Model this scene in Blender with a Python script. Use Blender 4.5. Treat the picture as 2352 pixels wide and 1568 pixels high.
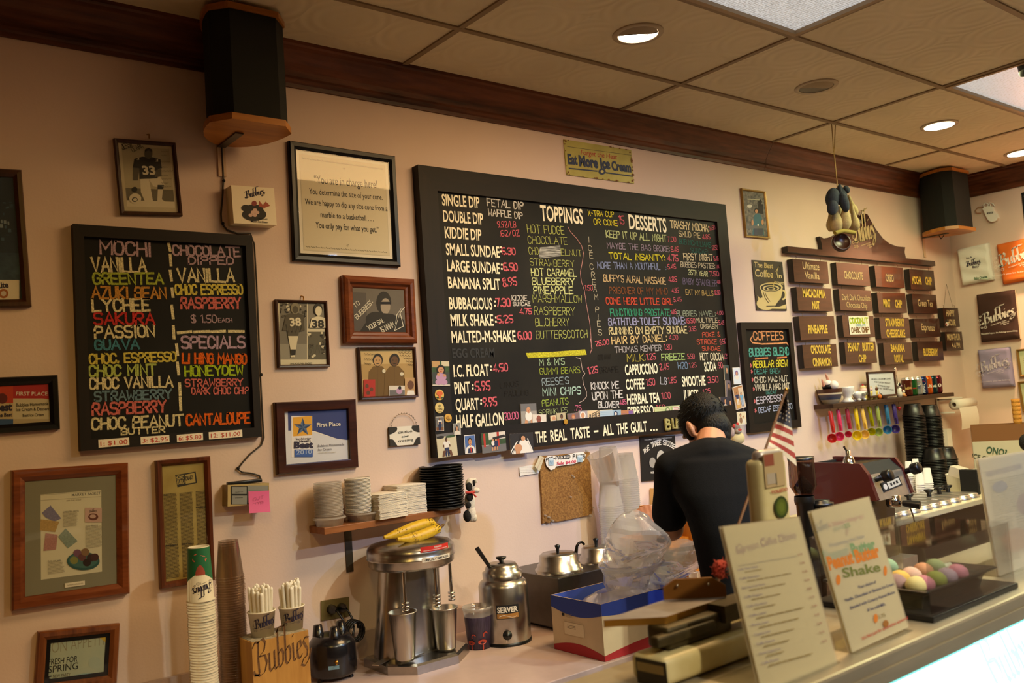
import bpy,bmesh,math,random
from mathutils import Vector,Matrix
random.seed(11)
sc=bpy.context.scene
for o in list(bpy.data.objects):
 bpy.data.objects.remove(o)
COL=sc.collection
PI=math.pi
CAM=Vector((0,0,1.70))
CR=Vector((0.78467246,-0.61595637,-0.06990627))
CU=Vector((0.01098383,-0.09893616,0.99503316))
CF=Vector((0.61981327,0.78154295,0.07086692))
FPX=2051.19
cd=bpy.data.cameras.new('camera')
cam=bpy.data.objects.new('camera',cd)
COL.objects.link(cam)
cam.matrix_world=Matrix(((CR.x,CU.x,-CF.x,CAM.x),(CR.y,CU.y,-CF.y,CAM.y),(CR.z,CU.z,-CF.z,CAM.z),(0,0,0,1)))
cd.sensor_fit='HORIZONTAL'
cd.sensor_width=36
cd.lens=36*FPX/2352
cd.clip_start=0.02
cd.dof.use_dof=True
cd.dof.focus_distance=3.7
cd.dof.aperture_fstop=4.6
sc.camera=cam
w=bpy.data.worlds.new('world')
sc.world=w
w.use_nodes=True
w.node_tree.nodes['Background'].inputs[0].default_value=(1,.86,.7,1)
w.node_tree.nodes['Background'].inputs[1].default_value=0.02
sc.view_settings.view_transform='Standard'
sc.view_settings.look='None'
sc.view_settings.gamma=1
sc.view_settings.use_curve_mapping=False
sc.view_settings.exposure=0.0
sc.cycles.transparent_max_bounces=40
sc.cycles.max_bounces=10
CEIL=3.10
WALL=3.05
RIGHT=6.55
WARM=(1.0,.74,.46)
MID=(1.0,.80,.58)
def lamp(name,x,y,z,power,colour=WARM,aim=None,angle=130,blend=.6,size=.05):
 l=bpy.data.lights.new(name,'SPOT')
 l.energy=power
 l.color=colour
 l.spot_size=math.radians(angle)
 l.spot_blend=blend
 l.shadow_soft_size=size
 o=bpy.data.objects.new(name,l)
 COL.objects.link(o)
 o.location=(x,y,z)
 t=Vector(aim) if aim else Vector((x,y,0))
 o.rotation_euler=(t-o.location).to_track_quat('-Z','Y').to_euler()
 return o
def panel_lamp(name,x,y,z,sx,sy,power,colour):
 l=bpy.data.lights.new(name,'AREA')
 l.shape='RECTANGLE'
 l.size=sx
 l.size_y=sy
 l.energy=power
 l.color=colour
 o=bpy.data.objects.new(name,l)
 COL.objects.link(o)
 o.location=(x,y,z)
 return o
lamp('downlight_or_fill',2.54,2.29,3.075,7,(1,.8,.6),(2.6,2.7,0),110,1)
lamp('downlight_or_fill',5.015,2.33,3.075,8,(1,.8,.6),(5.0,2.55,0),115,.9)
lamp('downlight_or_fill',6.197,2.37,3.075,205,(1,.56,.31),(6.6,2.0,1.75),80,.8)
lamp('downlight_or_fill',.09,.55,3.075,50,(1,.68,.12),(.09,2.7,.6),90,1)  # added fill lamps out of view, power and colour fitted to wall brightness
lamp('downlight_or_fill',2.54,.55,3.075,172,(.9,.98,.76),(2.54,2.7,.6),92,1)
lamp('downlight_or_fill',3.77,.55,3.075,92,(1,.8,.95),(3.77,2.7,.6),90,1)
lamp('downlight_or_fill',-.6,-.9,3.075,52,(1,.4,.1),(-.2,3.0,.8),66,1)
lamp('downlight_or_fill',3.6,-.9,3.075,262,(.36,.68,1.3),(3.36,3.0,.8),64,1)
lamp('downlight_or_fill',1.31,-.9,3.075,230,(1,.86,.62),(1.42,.95,1.3),46,1)  # added unseen pair that brightens the menu stands and steel top
lamp('downlight_or_fill',2.54,-.9,3.075,190,(1,.88,.68),(2.2,.95,1.25),46,1)
panel_lamp('troffer_lamp',2.5175,1.70,3.07,1.15,.56,40,(1,.62,.26))
panel_lamp('troffer_lamp',4.97,1.70,3.07,1.15,.56,58,(.95,.95,.5))
def ray(x,y):
 return CR*((x-1176)/FPX)+CU*(-(y-784)/FPX)+CF
class Plane:
 def __init__(s,O,U,Vv):
  s.O=Vector(O);s.U=Vector(U).normalized();s.V=Vector(Vv).normalized()
  s.N=s.U.cross(s.V)
 def at(s,x,y):
  d=ray(x,y)
  return CAM+d*((s.O-CAM).dot(s.N)/d.dot(s.N))
 def shift(s,n):
  return Plane(s.O+s.N*n,s.U,s.V)
def YP(y):return Plane((0,y,0),(1,0,0),(0,0,1))
def XP(x):return Plane((x,0,0),(0,-1,0),(0,0,1))
def ZP(z):return Plane((0,0,z),(1,0,0),(0,1,0))
BACKW=YP(WALL)
RIGHTW=XP(RIGHT)
def W(x,y,Y=WALL):return YP(Y).at(x,y)
def G(x,y,Z):return ZP(Z).at(x,y)
def dep(p):return (Vector(p)-CAM).dot(CF)
def px2m(n,p):return n*dep(p)/FPX
def Zf(ox,oy,s):return lambda x,y:(ox+x/s,oy+y/s)
LB=Zf(140,500,2.8);B1=Zf(960,370,3.6475);B2=Zf(1320,420,3.92);B3=Zf(960,760,4.9);B4=Zf(1320,760,4.3545)
R1=Zf(1680,400,3.1354);R2=Zf(1680,820,3.2664);R3=Zf(1680,1100,3.3497);M1=Zf(680,1040,2.97);M2=Zf(1200,1000,2.761)
M3=Zf(400,1200,4.261);FR=Zf(620,300,1.9605);L1=Zf(0,0,3.015);L3=Zf(0,1000,2.761);C1=Zf(2000,360,4.355)
C2=Zf(2000,640,4.355);C3=Zf(2040,920,4.9);S1=Zf(1640,1140,3.663);S2=Zf(1840,1130,4.125);S3=Zf(2020,1160,3.843)
SC=Zf(1380,1260,5.092);MA=Zf(1460,880,3.41);BG=Zf(1260,1130,3.919);SH=Zf(1860,840,6.918);SQ=Zf(980,820,6.27)
SR=Zf(1180,920,6.19);SV=Zf(1660,820,6.533);TH=Zf(1640,1000,6.535);HG=Zf(1840,280,4.9);ID=lambda x,y:(x,y)
def lin(h):
 if not isinstance(h,str):return tuple(h)[:3]
 h=h.lstrip('#')
 c=[int(h[i:i+2],16)/255 for i in (0,2,4)]
 return tuple(((v+.055)/1.055)**2.4 if v>.04045 else v/12.92 for v in c)
_mats={}
def mat(col,rough=.6,metal=0,name=None,var=0,scale=30,bump=0,bscale=200,spec=.5,stretch=None,col2=None,emit=0,coat=0,trans=0):
 key=(str(col),rough,metal,var,scale,bump,bscale,spec,str(stretch),str(col2),emit,coat,trans)
 if key in _mats:return _mats[key]
 m=bpy.data.materials.new(name or 'paint')
 _mats[key]=m
 m.use_nodes=True
 nt=m.node_tree
 b=nt.nodes['Principled BSDF']
 c=lin(col)
 b.inputs['Base Color'].default_value=(*c,1)
 b.inputs['Roughness'].default_value=rough
 b.inputs['Metallic'].default_value=metal
 b.inputs['Specular IOR Level'].default_value=spec
 b.inputs['Coat Weight'].default_value=coat
 b.inputs['Transmission Weight'].default_value=trans
 if emit:
  b.inputs['Emission Color'].default_value=(*c,1)
  b.inputs['Emission Strength'].default_value=emit
 if var or bump:
  tc=nt.nodes.new('ShaderNodeTexCoord')
  mp=nt.nodes.new('ShaderNodeMapping')
  mp.inputs['Scale'].default_value=stretch or (1,1,1)
  nt.links.new(tc.outputs['Object'],mp.inputs[0])
  if var:
   n=nt.nodes.new('ShaderNodeTexNoise')
   n.inputs['Scale'].default_value=scale
   n.inputs['Detail'].default_value=5
   nt.links.new(mp.outputs[0],n.inputs['Vector'])
   r=nt.nodes.new('ShaderNodeValToRGB')
   c2=lin(col2) if col2 else tuple(v*(1-var) for v in c)
   r.color_ramp.elements[0].position=.35
   r.color_ramp.elements[1].position=.68
   r.color_ramp.elements[0].color=(*c2,1)
   r.color_ramp.elements[1].color=(*c,1)
   nt.links.new(n.outputs['Fac'],r.inputs[0])
   nt.links.new(r.outputs[0],b.inputs['Base Color'])
  if bump:
   n=nt.nodes.new('ShaderNodeTexNoise')
   n.inputs['Scale'].default_value=bscale
   n.inputs['Detail'].default_value=3
   nt.links.new(mp.outputs[0],n.inputs['Vector'])
   bp=nt.nodes.new('ShaderNodeBump')
   bp.inputs['Strength'].default_value=bump
   bp.inputs['Distance'].default_value=.01
   nt.links.new(n.outputs['Fac'],bp.inputs['Height'])
   nt.links.new(bp.outputs[0],b.inputs['Normal'])
 return m
def wood(col,col2,rough=.45,scale=9,axis='x',bump=.15,ring=True,coat=0,name='wood'):
 key=('wood',str(col),str(col2),rough,scale,axis,coat)
 if key in _mats:return _mats[key]
 m=bpy.data.materials.new(name)
 _mats[key]=m
 m.use_nodes=True
 nt=m.node_tree
 b=nt.nodes['Principled BSDF']
 b.inputs['Roughness'].default_value=rough
 b.inputs['Coat Weight'].default_value=coat
 b.inputs['Specular IOR Level'].default_value=.3
 tc=nt.nodes.new('ShaderNodeTexCoord')
 mp=nt.nodes.new('ShaderNodeMapping')
 s={'x':(.12,1,1),'y':(1,.12,1),'z':(1,1,.12)}[axis]
 mp.inputs['Scale'].default_value=s
 nt.links.new(tc.outputs['Object'],mp.inputs[0])
 n=nt.nodes.new('ShaderNodeTexNoise')
 n.inputs['Scale'].default_value=scale
 n.inputs['Detail'].default_value=8
 n.inputs['Distortion'].default_value=1.2
 nt.links.new(mp.outputs[0],n.inputs['Vector'])
 wv=nt.nodes.new('ShaderNodeTexNoise')
 wv.inputs['Scale'].default_value=scale*9
 wv.inputs['Detail'].default_value=3
 nt.links.new(mp.outputs[0],wv.inputs['Vector'])
 mx=nt.nodes.new('ShaderNodeMath');mx.operation='MULTIPLY_ADD'
 nt.links.new(wv.outputs['Fac'],mx.inputs[0]);mx.inputs[1].default_value=.45
 nt.links.new(n.outputs['Fac'],mx.inputs[2])
 r=nt.nodes.new('ShaderNodeValToRGB')
 r.color_ramp.elements[0].position=.5;r.color_ramp.elements[0].color=(*lin(col2),1)
 r.color_ramp.elements[1].position=.9;r.color_ramp.elements[1].color=(*lin(col),1)
 nt.links.new(mx.outputs[0],r.inputs[0])
 nt.links.new(r.outputs[0],b.inputs['Base Color'])
 bp=nt.nodes.new('ShaderNodeBump');bp.inputs['Strength'].default_value=bump;bp.inputs['Distance'].default_value=.004
 nt.links.new(mx.outputs[0],bp.inputs['Height']);nt.links.new(bp.outputs[0],b.inputs['Normal'])
 return m
def clear(tint='ffffff',gloss=.12,haze=0.0,rough=.05,name='clear_plastic',hazecol='ffffff'):
 """thin clear sheet: see-through, a fresnel reflection, and a little milky scatter"""
 key=('clear',tint,gloss,haze,rough,hazecol)
 if key in _mats:return _mats[key]
 m=bpy.data.materials.new(name);_mats[key]=m
 m.use_nodes=True
 nt=m.node_tree
 nt.nodes.remove(nt.nodes['Principled BSDF'])
 out=[n for n in nt.nodes if n.type=='OUTPUT_MATERIAL'][0]
 t=nt.nodes.new('ShaderNodeBsdfTransparent');t.inputs[0].default_value=(*lin(tint),1)
 g=nt.nodes.new('ShaderNodeBsdfGlossy');g.inputs['Roughness'].default_value=rough
 lw=nt.nodes.new('ShaderNodeLayerWeight');lw.inputs[0].default_value=.18
 sc_=nt.nodes.new('ShaderNodeMath');sc_.operation='MULTIPLY_ADD';sc_.inputs[1].default_value=.5;sc_.inputs[2].default_value=gloss*.35
 nt.links.new(lw.outputs['Fresnel'],sc_.inputs[0])
 mx=nt.nodes.new('ShaderNodeMixShader')
 nt.links.new(sc_.outputs[0],mx.inputs[0]);nt.links.new(t.outputs[0],mx.inputs[1]);nt.links.new(g.outputs[0],mx.inputs[2])
 last=mx
 if haze:
  d=nt.nodes.new('ShaderNodeBsdfDiffuse');d.inputs[0].default_value=(*lin(hazecol),1)
  tl=nt.nodes.new('ShaderNodeBsdfTranslucent');tl.inputs[0].default_value=(*lin(hazecol),1)
  md=nt.nodes.new('ShaderNodeMixShader');md.inputs[0].default_value=.45
  nt.links.new(d.outputs[0],md.inputs[1]);nt.links.new(tl.outputs[0],md.inputs[2])
  m2=nt.nodes.new('ShaderNodeMixShader');m2.inputs[0].default_value=haze
  nt.links.new(mx.outputs[0],m2.inputs[1]);nt.links.new(md.outputs[0],m2.inputs[2]);last=m2
 nt.links.new(last.outputs[0],out.inputs[0])
 return m
def chalk(col,board='0b0a09'):
 """chalk stroke on slate: patchy where the chalk skipped"""
 key=('chalk',col)
 if key in _mats:return _mats[key]
 m=mat(col,.95,var=.5,scale=220,col2=tuple(.5*a+.5*b for a,b in zip(lin(col),lin(board))),name='chalk',spec=.1)
 _mats[key]=m
 return m
GLASS=clear('ffffff',.05,0,.03,'picture_glass')
ACRYL=clear('fbfbf8',.14,.02,.03,'acrylic')
STEEL=mat('c9c4bb',.28,1,'brushed_steel',var=.18,scale=60,stretch=(1,1,.05))
STEELD=mat('a09a90',.34,1,'dull_steel',var=.25,scale=40)
CHROME=mat('dcdad5',.1,1,'chrome')
BRASS=mat('b98a3c',.3,1,'brass')
BLACK=mat('0c0c0d',.35,name='black_plastic')
MATTB=mat('100f0f',.8,name='matt_black')
WHITE=mat('efe9df',.6,name='white_plastic')
PAPER=mat('ece4d2',.8,name='paper')
INK=mat('16141a',.7,name='ink')
class MB:
 def __init__(s):s.v=[];s.f=[];s.m=[];s.mats=[];s.sm=[]
 def mi(s,m):
  if m not in s.mats:s.mats.append(m)
  return s.mats.index(m)
 def add(s,vs,fs,m,smooth=False):
  o=len(s.v);k=s.mi(m)
  s.v+=[tuple(q) for q in vs]
  for f in fs:
   s.f.append([o+i for i in f]);s.m.append(k);s.sm.append(smooth)
  return s
 def quad(s,a,b,c,d,m):return s.add([a,b,c,d],[(0,1,2,3)],m)
 def box(s,x0,x1,y0,y1,z0,z1,m,M=None):
  vs=[Vector((x,y,z)) for z in (z0,z1) for y in (y0,y1) for x in (x0,x1)]
  if M:vs=[M@q for q in vs]
  return s.add(vs,[(0,2,3,1),(4,5,7,6),(0,1,5,4),(2,6,7,3),(0,4,6,2),(1,3,7,5)],m)
 def rbox(s,x0,x1,y0,y1,z0,z1,m,r=.01,seg=3,M=None):
  bm=bmesh.new()
  bmesh.ops.create_cube(bm,size=1)
  for q in bm.verts:
   q.co=((x0+x1)/2+q.co.x*(x1-x0),(y0+y1)/2+q.co.y*(y1-y0),(z0+z1)/2+q.co.z*(z1-z0))
  bmesh.ops.bevel(bm,geom=bm.edges[:],offset=r,segments=seg,affect='EDGES',profile=.5)
  bm.verts.index_update()
  vs=[M@q.co if M else q.co.copy() for q in bm.verts]
  fs=[[q.index for q in f.verts] for f in bm.faces]
  bm.free()
  return s.add(vs,fs,m,True)
 def rings(s,rings,m,close=True,cap0=False,cap1=False,smooth=True):
  n=len(rings[0]);vs=[q for r in rings for q in r];fs=[]
  for i in range(len(rings)-1):
   for j in range(n if close else n-1):
    k=(j+1)%n
    fs.append((i*n+j,i*n+k,(i+1)*n+k,(i+1)*n+j))
  s.add(vs,fs,m,smooth)
  if cap0:s.add(rings[0],[tuple(range(n))[::-1]],m)
  if cap1:s.add(rings[-1],[tuple(range(n))],m)
  return s
 def lathe(s,prof,c,m,seg=28,M=None,cap0=False,cap1=False,smooth=True,sx=1,sy=1):
  """profile of (radius, height) about the vertical through c"""
  c=Vector(c)
  rs=[]
  for r,z in prof:
   rg=[Vector((math.cos(2*PI*j/seg)*r*sx,math.sin(2*PI*j/seg)*r*sy,z)) for j in range(seg)]
   rs.append([c+(M@q if M else q) for q in rg])
  return s.rings(rs,m,True,cap0,cap1,smooth)
 def tube(s,path,r,m,seg=8,caps=True):
  path=[Vector(q) for q in path];rs=[]
  n=len(path);up=None
  for i,q in enumerate(path):
   t=(path[min(i+1,n-1)]-path[max(i-1,0)]).normalized()
   if up is None:up=t.orthogonal().normalized()
   up=(up-t*up.dot(t)).normalized();sd=t.cross(up)
   rr=r[i] if isinstance(r,(list,tuple)) else r
   rs.append([q+(up*math.cos(2*PI*j/seg)+sd*math.sin(2*PI*j/seg))*rr for j in range(seg)])
  return s.rings(rs,m,True,caps,caps)
 def ell(s,c,rx,ry,rz,m,seg=20,lat=12,M=None):
  c=Vector(c);rs=[]
  for i in range(lat+1):
   a=PI*i/lat
   rg=[Vector((math.sin(a)*math.cos(2*PI*j/seg)*rx,math.sin(a)*math.sin(2*PI*j/seg)*ry,-math.cos(a)*rz)) for j in range(seg)]
   rs.append([c+(M@q if M else q) for q in rg])
  return s.rings(rs,m)
 def build(s,name,parent=None,world=True,bevel=0,smoothall=False,root=None):
  me=bpy.data.meshes.new(name)
  me.from_pydata(s.v,[],s.f)
  for q in s.mats:me.materials.append(q)
  me.polygons.foreach_set('material_index',s.m)
  me.polygons.foreach_set('use_smooth',[True]*len(s.f) if smoothall else s.sm)
  o=bpy.data.objects.new(name,me)
  COL.objects.link(o)
  if parent is not None:
   o.parent=parent
   r=parent
   while r.parent:r=r.parent
   if world:me.transform(r.matrix_basis.inverted())
  if bevel:
   b=o.modifiers.new('bevel','BEVEL');b.width=bevel;b.segments=2;b.limit_method='ANGLE'
  return o
def tag(o,label,cat,group=None,kind=None):
 if label:o['label']=label
 if cat:o['category']=cat
 if group:o['group']=group
 if kind:o['kind']=kind
 return o
def thing(name,label,cat,loc=(0,0,0),group=None,rz=0):
 o=bpy.data.objects.new(name,None)
 o.empty_display_size=.05
 COL.objects.link(o)
 o.matrix_basis=Matrix.Translation(Vector(loc))@Matrix.Rotation(rz,4,'Z')
 return tag(o,label,cat,group)
def single(mb,name,label,cat,group=None,bevel=0,loc=None):
 o=mb.build(name,bevel=bevel)
 if loc is None and len(o.data.vertices):
  vs=o.data.vertices
  xs=[q.co.x for q in vs];ys=[q.co.y for q in vs];zs=[q.co.z for q in vs]
  loc=((min(xs)+max(xs))/2,(min(ys)+max(ys))/2,min(zs))
 o.data.transform(Matrix.Translation(-Vector(loc)))
 o.matrix_basis=Matrix.Translation(Vector(loc))
 return tag(o,label,cat,group)
def struct(mb,name):
 o=mb.build(name);o['kind']='structure';return o
def dup(root,loc=None,rot=None,label=None,matrix=None,scale=None):
 def cp(o,par):
  c=o.copy();COL.objects.link(c)
  if par:c.parent=par
  for ch in kids.get(o,[]):cp(ch,c)
  return c
 kids={}
 def walk(o):
  kids[o]=list(o.children)
  for ch in kids[o]:walk(ch)
 walk(root)
 r=cp(root,None)
 if matrix is not None:r.matrix_basis=matrix
 else:
  if rot is not None:r.rotation_euler=rot
  if loc is not None:r.location=loc
  if scale is not None:r.scale=(scale,)*3
 if label:r['label']=label
 return r
STROKES=dict(zip('ABCDEFGHIJKLMNOPQRSTUVWXYZ',['003860 1353','00084857554404 4453514000','5648180602104052','00083856523000','58080050 0444','580800 0444','56481806021040525434','0008 5058 0454','3038','5852401002','0008 580450','080050','0008336860','00085058','180602104052564818','00084857554404','180602104052564818 3260','00084857554404 2450','574818070514445351401001','0868 3830','080210405258','083068','0810355068','0058 0850','083468 3430','08580050']))
STROKES.update({'0':'180602104052564818','1':'173830','2':'07184857550050','3':'07184857554424 4453514010 1001','4':'4048025 2'.replace(' ',''),'5':'58080444535140101001','6':'48180602104051534414 1402','7':'085820','8':'48180625435140100113355648','9':'54441405071848575420','.':'1011',':':'1112 1516','-':'1444','$':'574818070514445351401001 3930','/':'0058','&':'500617283837020110305 3'.replace(' ',''),"'":'2826',',':'1201','!':'3833 3130','+':'2226 0444','"':'1816 3836',' ':'','(':'38151330',')':'18353310','{':'3827254300'})
NARROW={'I':(2.4,3.6),'1':(1,3.4),'.':(.6,1.4),':':(.6,1.4),"'":(1.6,2.4),'!':(2.5,3.5),',':(0,1.2),'-':(.8,4.4),' ':(0,3)}
def stroke_text(mb,s,O,U,Vv,w,h,m,thick=.12,n=.0012,jit=.25,seed=None,nib=None,sp=1.5):
 """handwritten single-stroke capitals laid on a plane; nib = pen angle for calligraphic strokes"""
 rnd=random.Random(seed if seed is not None else s)
 N=U.cross(Vv)
 xs=0;lay=[]
 for ch in s.upper():
  st=STROKES.get(ch,'')
  a,b=NARROW.get(ch,(0,6 if ch in 'MWVYTA' else 5))
  it=2 if ch in 'CGJOQSU023568$9&{}(),' else 1 if ch in 'BDPR' else 0
  for p in st.split():
   pts=[(int(p[i]),int(p[i+1])) for i in range(0,len(p)-1,2)]
   for _ in range(it if len(pts)>2 else 0):
    q_=pts[:1]
    for a_,b_ in zip(pts,pts[1:]):q_+=[(a_[0]*.75+b_[0]*.25,a_[1]*.75+b_[1]*.25),(a_[0]*.25+b_[0]*.75,a_[1]*.25+b_[1]*.75)]
    pts=q_+pts[-1:]
   jt=jit/(1+it)
   lay.append([(xs+q[0]-a+rnd.uniform(-jt,jt),q[1]+rnd.uniform(-jt,jt)) for q in pts])
  xs+=b-a+sp
 tot=max(xs-sp,.1)
 kx=w/tot;ky=h/8
 t=thick*h/2
 for q_,pts in enumerate(lay):
  P=[Vector((x*kx,y*ky)) for x,y in pts]
  ribbon(mb,P,t,O,U,Vv,N*(n+.00006*(q_%12)),m,nib)
def ribbon(mb,P,t,O,U,Vv,off,m,nib=None):
 vs=[]
 n=len(P)
 if nib is not None:
  d=Vector((math.cos(nib),math.sin(nib)))*t
  e=Vector((-d.y,d.x))*.22
  for i in range(n-1):
   a,b=P[i],P[i+1]
   sd=1 if (b-a).cross(d)<0 else -1
   q=[a+d*sd-e*0,b+d*sd,b-d*sd,a-d*sd]
   mb.add([O+U*z.x+Vv*z.y+off for z in q],[(0,1,2,3) if sd<0 else (0,1,2,3)],m)
   q=[a+e,b+e,b-e,a-e]
   mb.add([O+U*z.x+Vv*z.y+off for z in q],[(0,1,2,3)],m)
  return
 fs=[]
 for i,q in enumerate(P):
  a=(P[i]-P[i-1]) if i else (P[1]-P[0])
  b=(P[i+1]-P[i]) if i<n-1 else a
  if a.length<1e-9:a=b if b.length>1e-9 else Vector((0,1))
  if b.length<1e-9:b=a
  a=a.normalized();b=b.normalized()
  tn=(a+b)
  tn=tn.normalized() if tn.length>.2 else a
  nn=Vector((-tn.y,tn.x))
  k=1/max(.6,nn.dot(Vector((-a.y,a.x))))
  ext=tn*t*.8*(-1 if i==0 else (1 if i==n-1 else 0))
  vs+=[q+nn*t*k+ext,q-nn*t*k+ext]
 for i in range(n-1):
  fs.append((2*i+1,2*i+3,2*i+2,2*i))
 mb.add([O+U*z.x+Vv*z.y+off for z in vs],fs,m)
_txt={}
def glyphs(s,bold):
 k=(s,bold)
 if k not in _txt:
  cu=bpy.data.curves.new('t','FONT');cu.body=s;cu.size=1;cu.offset=bold;cu.resolution_u=3
  o=bpy.data.objects.new('t',cu)
  me=bpy.data.meshes.new_from_object(o)
  _txt[k]=([q.co.copy() for q in me.vertices],[list(f.vertices) for f in me.polygons])
  bpy.data.meshes.remove(me);bpy.data.objects.remove(o);bpy.data.curves.remove(cu)
 return _txt[k]
def type_text(mb,s,O,U,Vv,w,h,m,bold=0,n=.0012,slant=0,align='l'):
 """printed lettering with cap height h; w fits the width (None = natural)"""
 vs,fs=glyphs(s,bold)
 if not vs:return
 N=U.cross(Vv)
 x0=min(q.x for q in vs);x1=max(q.x for q in vs)
 ky=h/.73
 kx=ky if w is None else w/(x1-x0)
 tw=(x1-x0)*kx
 sh={'l':0,'c':-tw/2,'r':-tw}[align]
 mb.add([O+U*((q.x-x0)*kx+sh+slant*q.y*ky)+Vv*(q.y*ky)+N*n for q in vs],fs,m)
LOGO=[(0,[[(-.6,6.6),(.6,7.8),(2.1,7.4)],[(2,7.7),(1.7,4),(2,.5)],[(2,7.4),(3.8,8),(4.9,6.9),(4.3,5.2),(2.2,4.3)],[(2.2,4.3),(4.6,4.1),(5.3,2.4),(4.3,.5),(2.4,0),(.2,.8)],[(-.4,1.6),(.2,.5),(1.9,.3)]]),(6.2,[[(-.3,4.1),(.2,4),(.2,.7),(.9,0),(2.3,1)],[(2.4,4.3),(2.4,.5),(3,0),(3.5,.5)]]),(10.2,[[(.1,8.6),(.1,.6),(.9,0),(2.1,.9),(2.3,2.9),(1.5,4),(.2,3.1)],[(-.4,7.9),(.5,9),(3.4,8.8)]]),(13.4,[[(.1,9),(.1,.6),(.9,0),(2.1,.9),(2.3,2.9),(1.5,4),(.2,3.1)],[(-.6,8.7),(.6,9.5),(3,9.1),(3.8,9.6)]]),(16.7,[[(-.3,4),(.2,4.1),(.2,.5),(.8,0),(1.3,.5)],[(.1,5.6),(.5,6)]]),(18.6,[[(.1,1.9),(2,2.6),(1.5,4),(.5,3.8),(0,2),(.4,.3),(1.3,0),(2.3,.8)]]),(21.3,[[(2.6,3.9),(1.2,4.3),(.2,3.4),(2,1.3),(1.5,-.2),(.2,-.3),(-1,-1.6)],[(-1,-1.6),(.5,-2.2),(2.4,-1),(3.5,1.2)]])]
def logo(mb,O,U,Vv,w,m,rise=.28,n=.0012,pen=.62,fine=None,sub=True,hk=1.0):
 """O = lower left of the word, w = its width"""
 k=w/24.0
 U2=U;N=U.cross(Vv)
 for dx,sts in LOGO:
  for st in sts:
   P=[Vector(((dx+x)*k,y*k*1.12*hk+(dx+x)*k*rise)) for x,y in st]
   ribbon(mb,P,pen*k,O,U2,Vv,N*n,m,nib=math.radians(38))
 fm=fine or m
 if sub:
  D=(U+Vv*rise).normalized()
  for i,(t,a,b) in enumerate((('Homemade Ice Cream',6,18),('& Desserts',13.5,20),('Hawaii',15.5,19.5))):
   type_text(mb,t,O+D*(a*k)-Vv*((2.6+i*1.35)*k),D,Vv,(b-a)*k,.95*k,fm,.008,n)
  rnd=random.Random(3)
  for cx,cy,r in ((-2.2,4.4,1.1),(-2.6,1.0,1.2),(-1.2,-1.8,1.0),(-1.6,7.2,.9),(1.6,-2.3,1.3),(22.8,.3,1.5)):
   P=[Vector(((cx+r*math.cos(a)*(1-a/14))*k,(cy+r*math.sin(a)*(1-a/14)+(cx)*rise)*k)) for a in [j*.7 for j in range(11)]]
   ribbon(mb,P,.12*k,O,U,Vv,N*n,fm)
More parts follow.
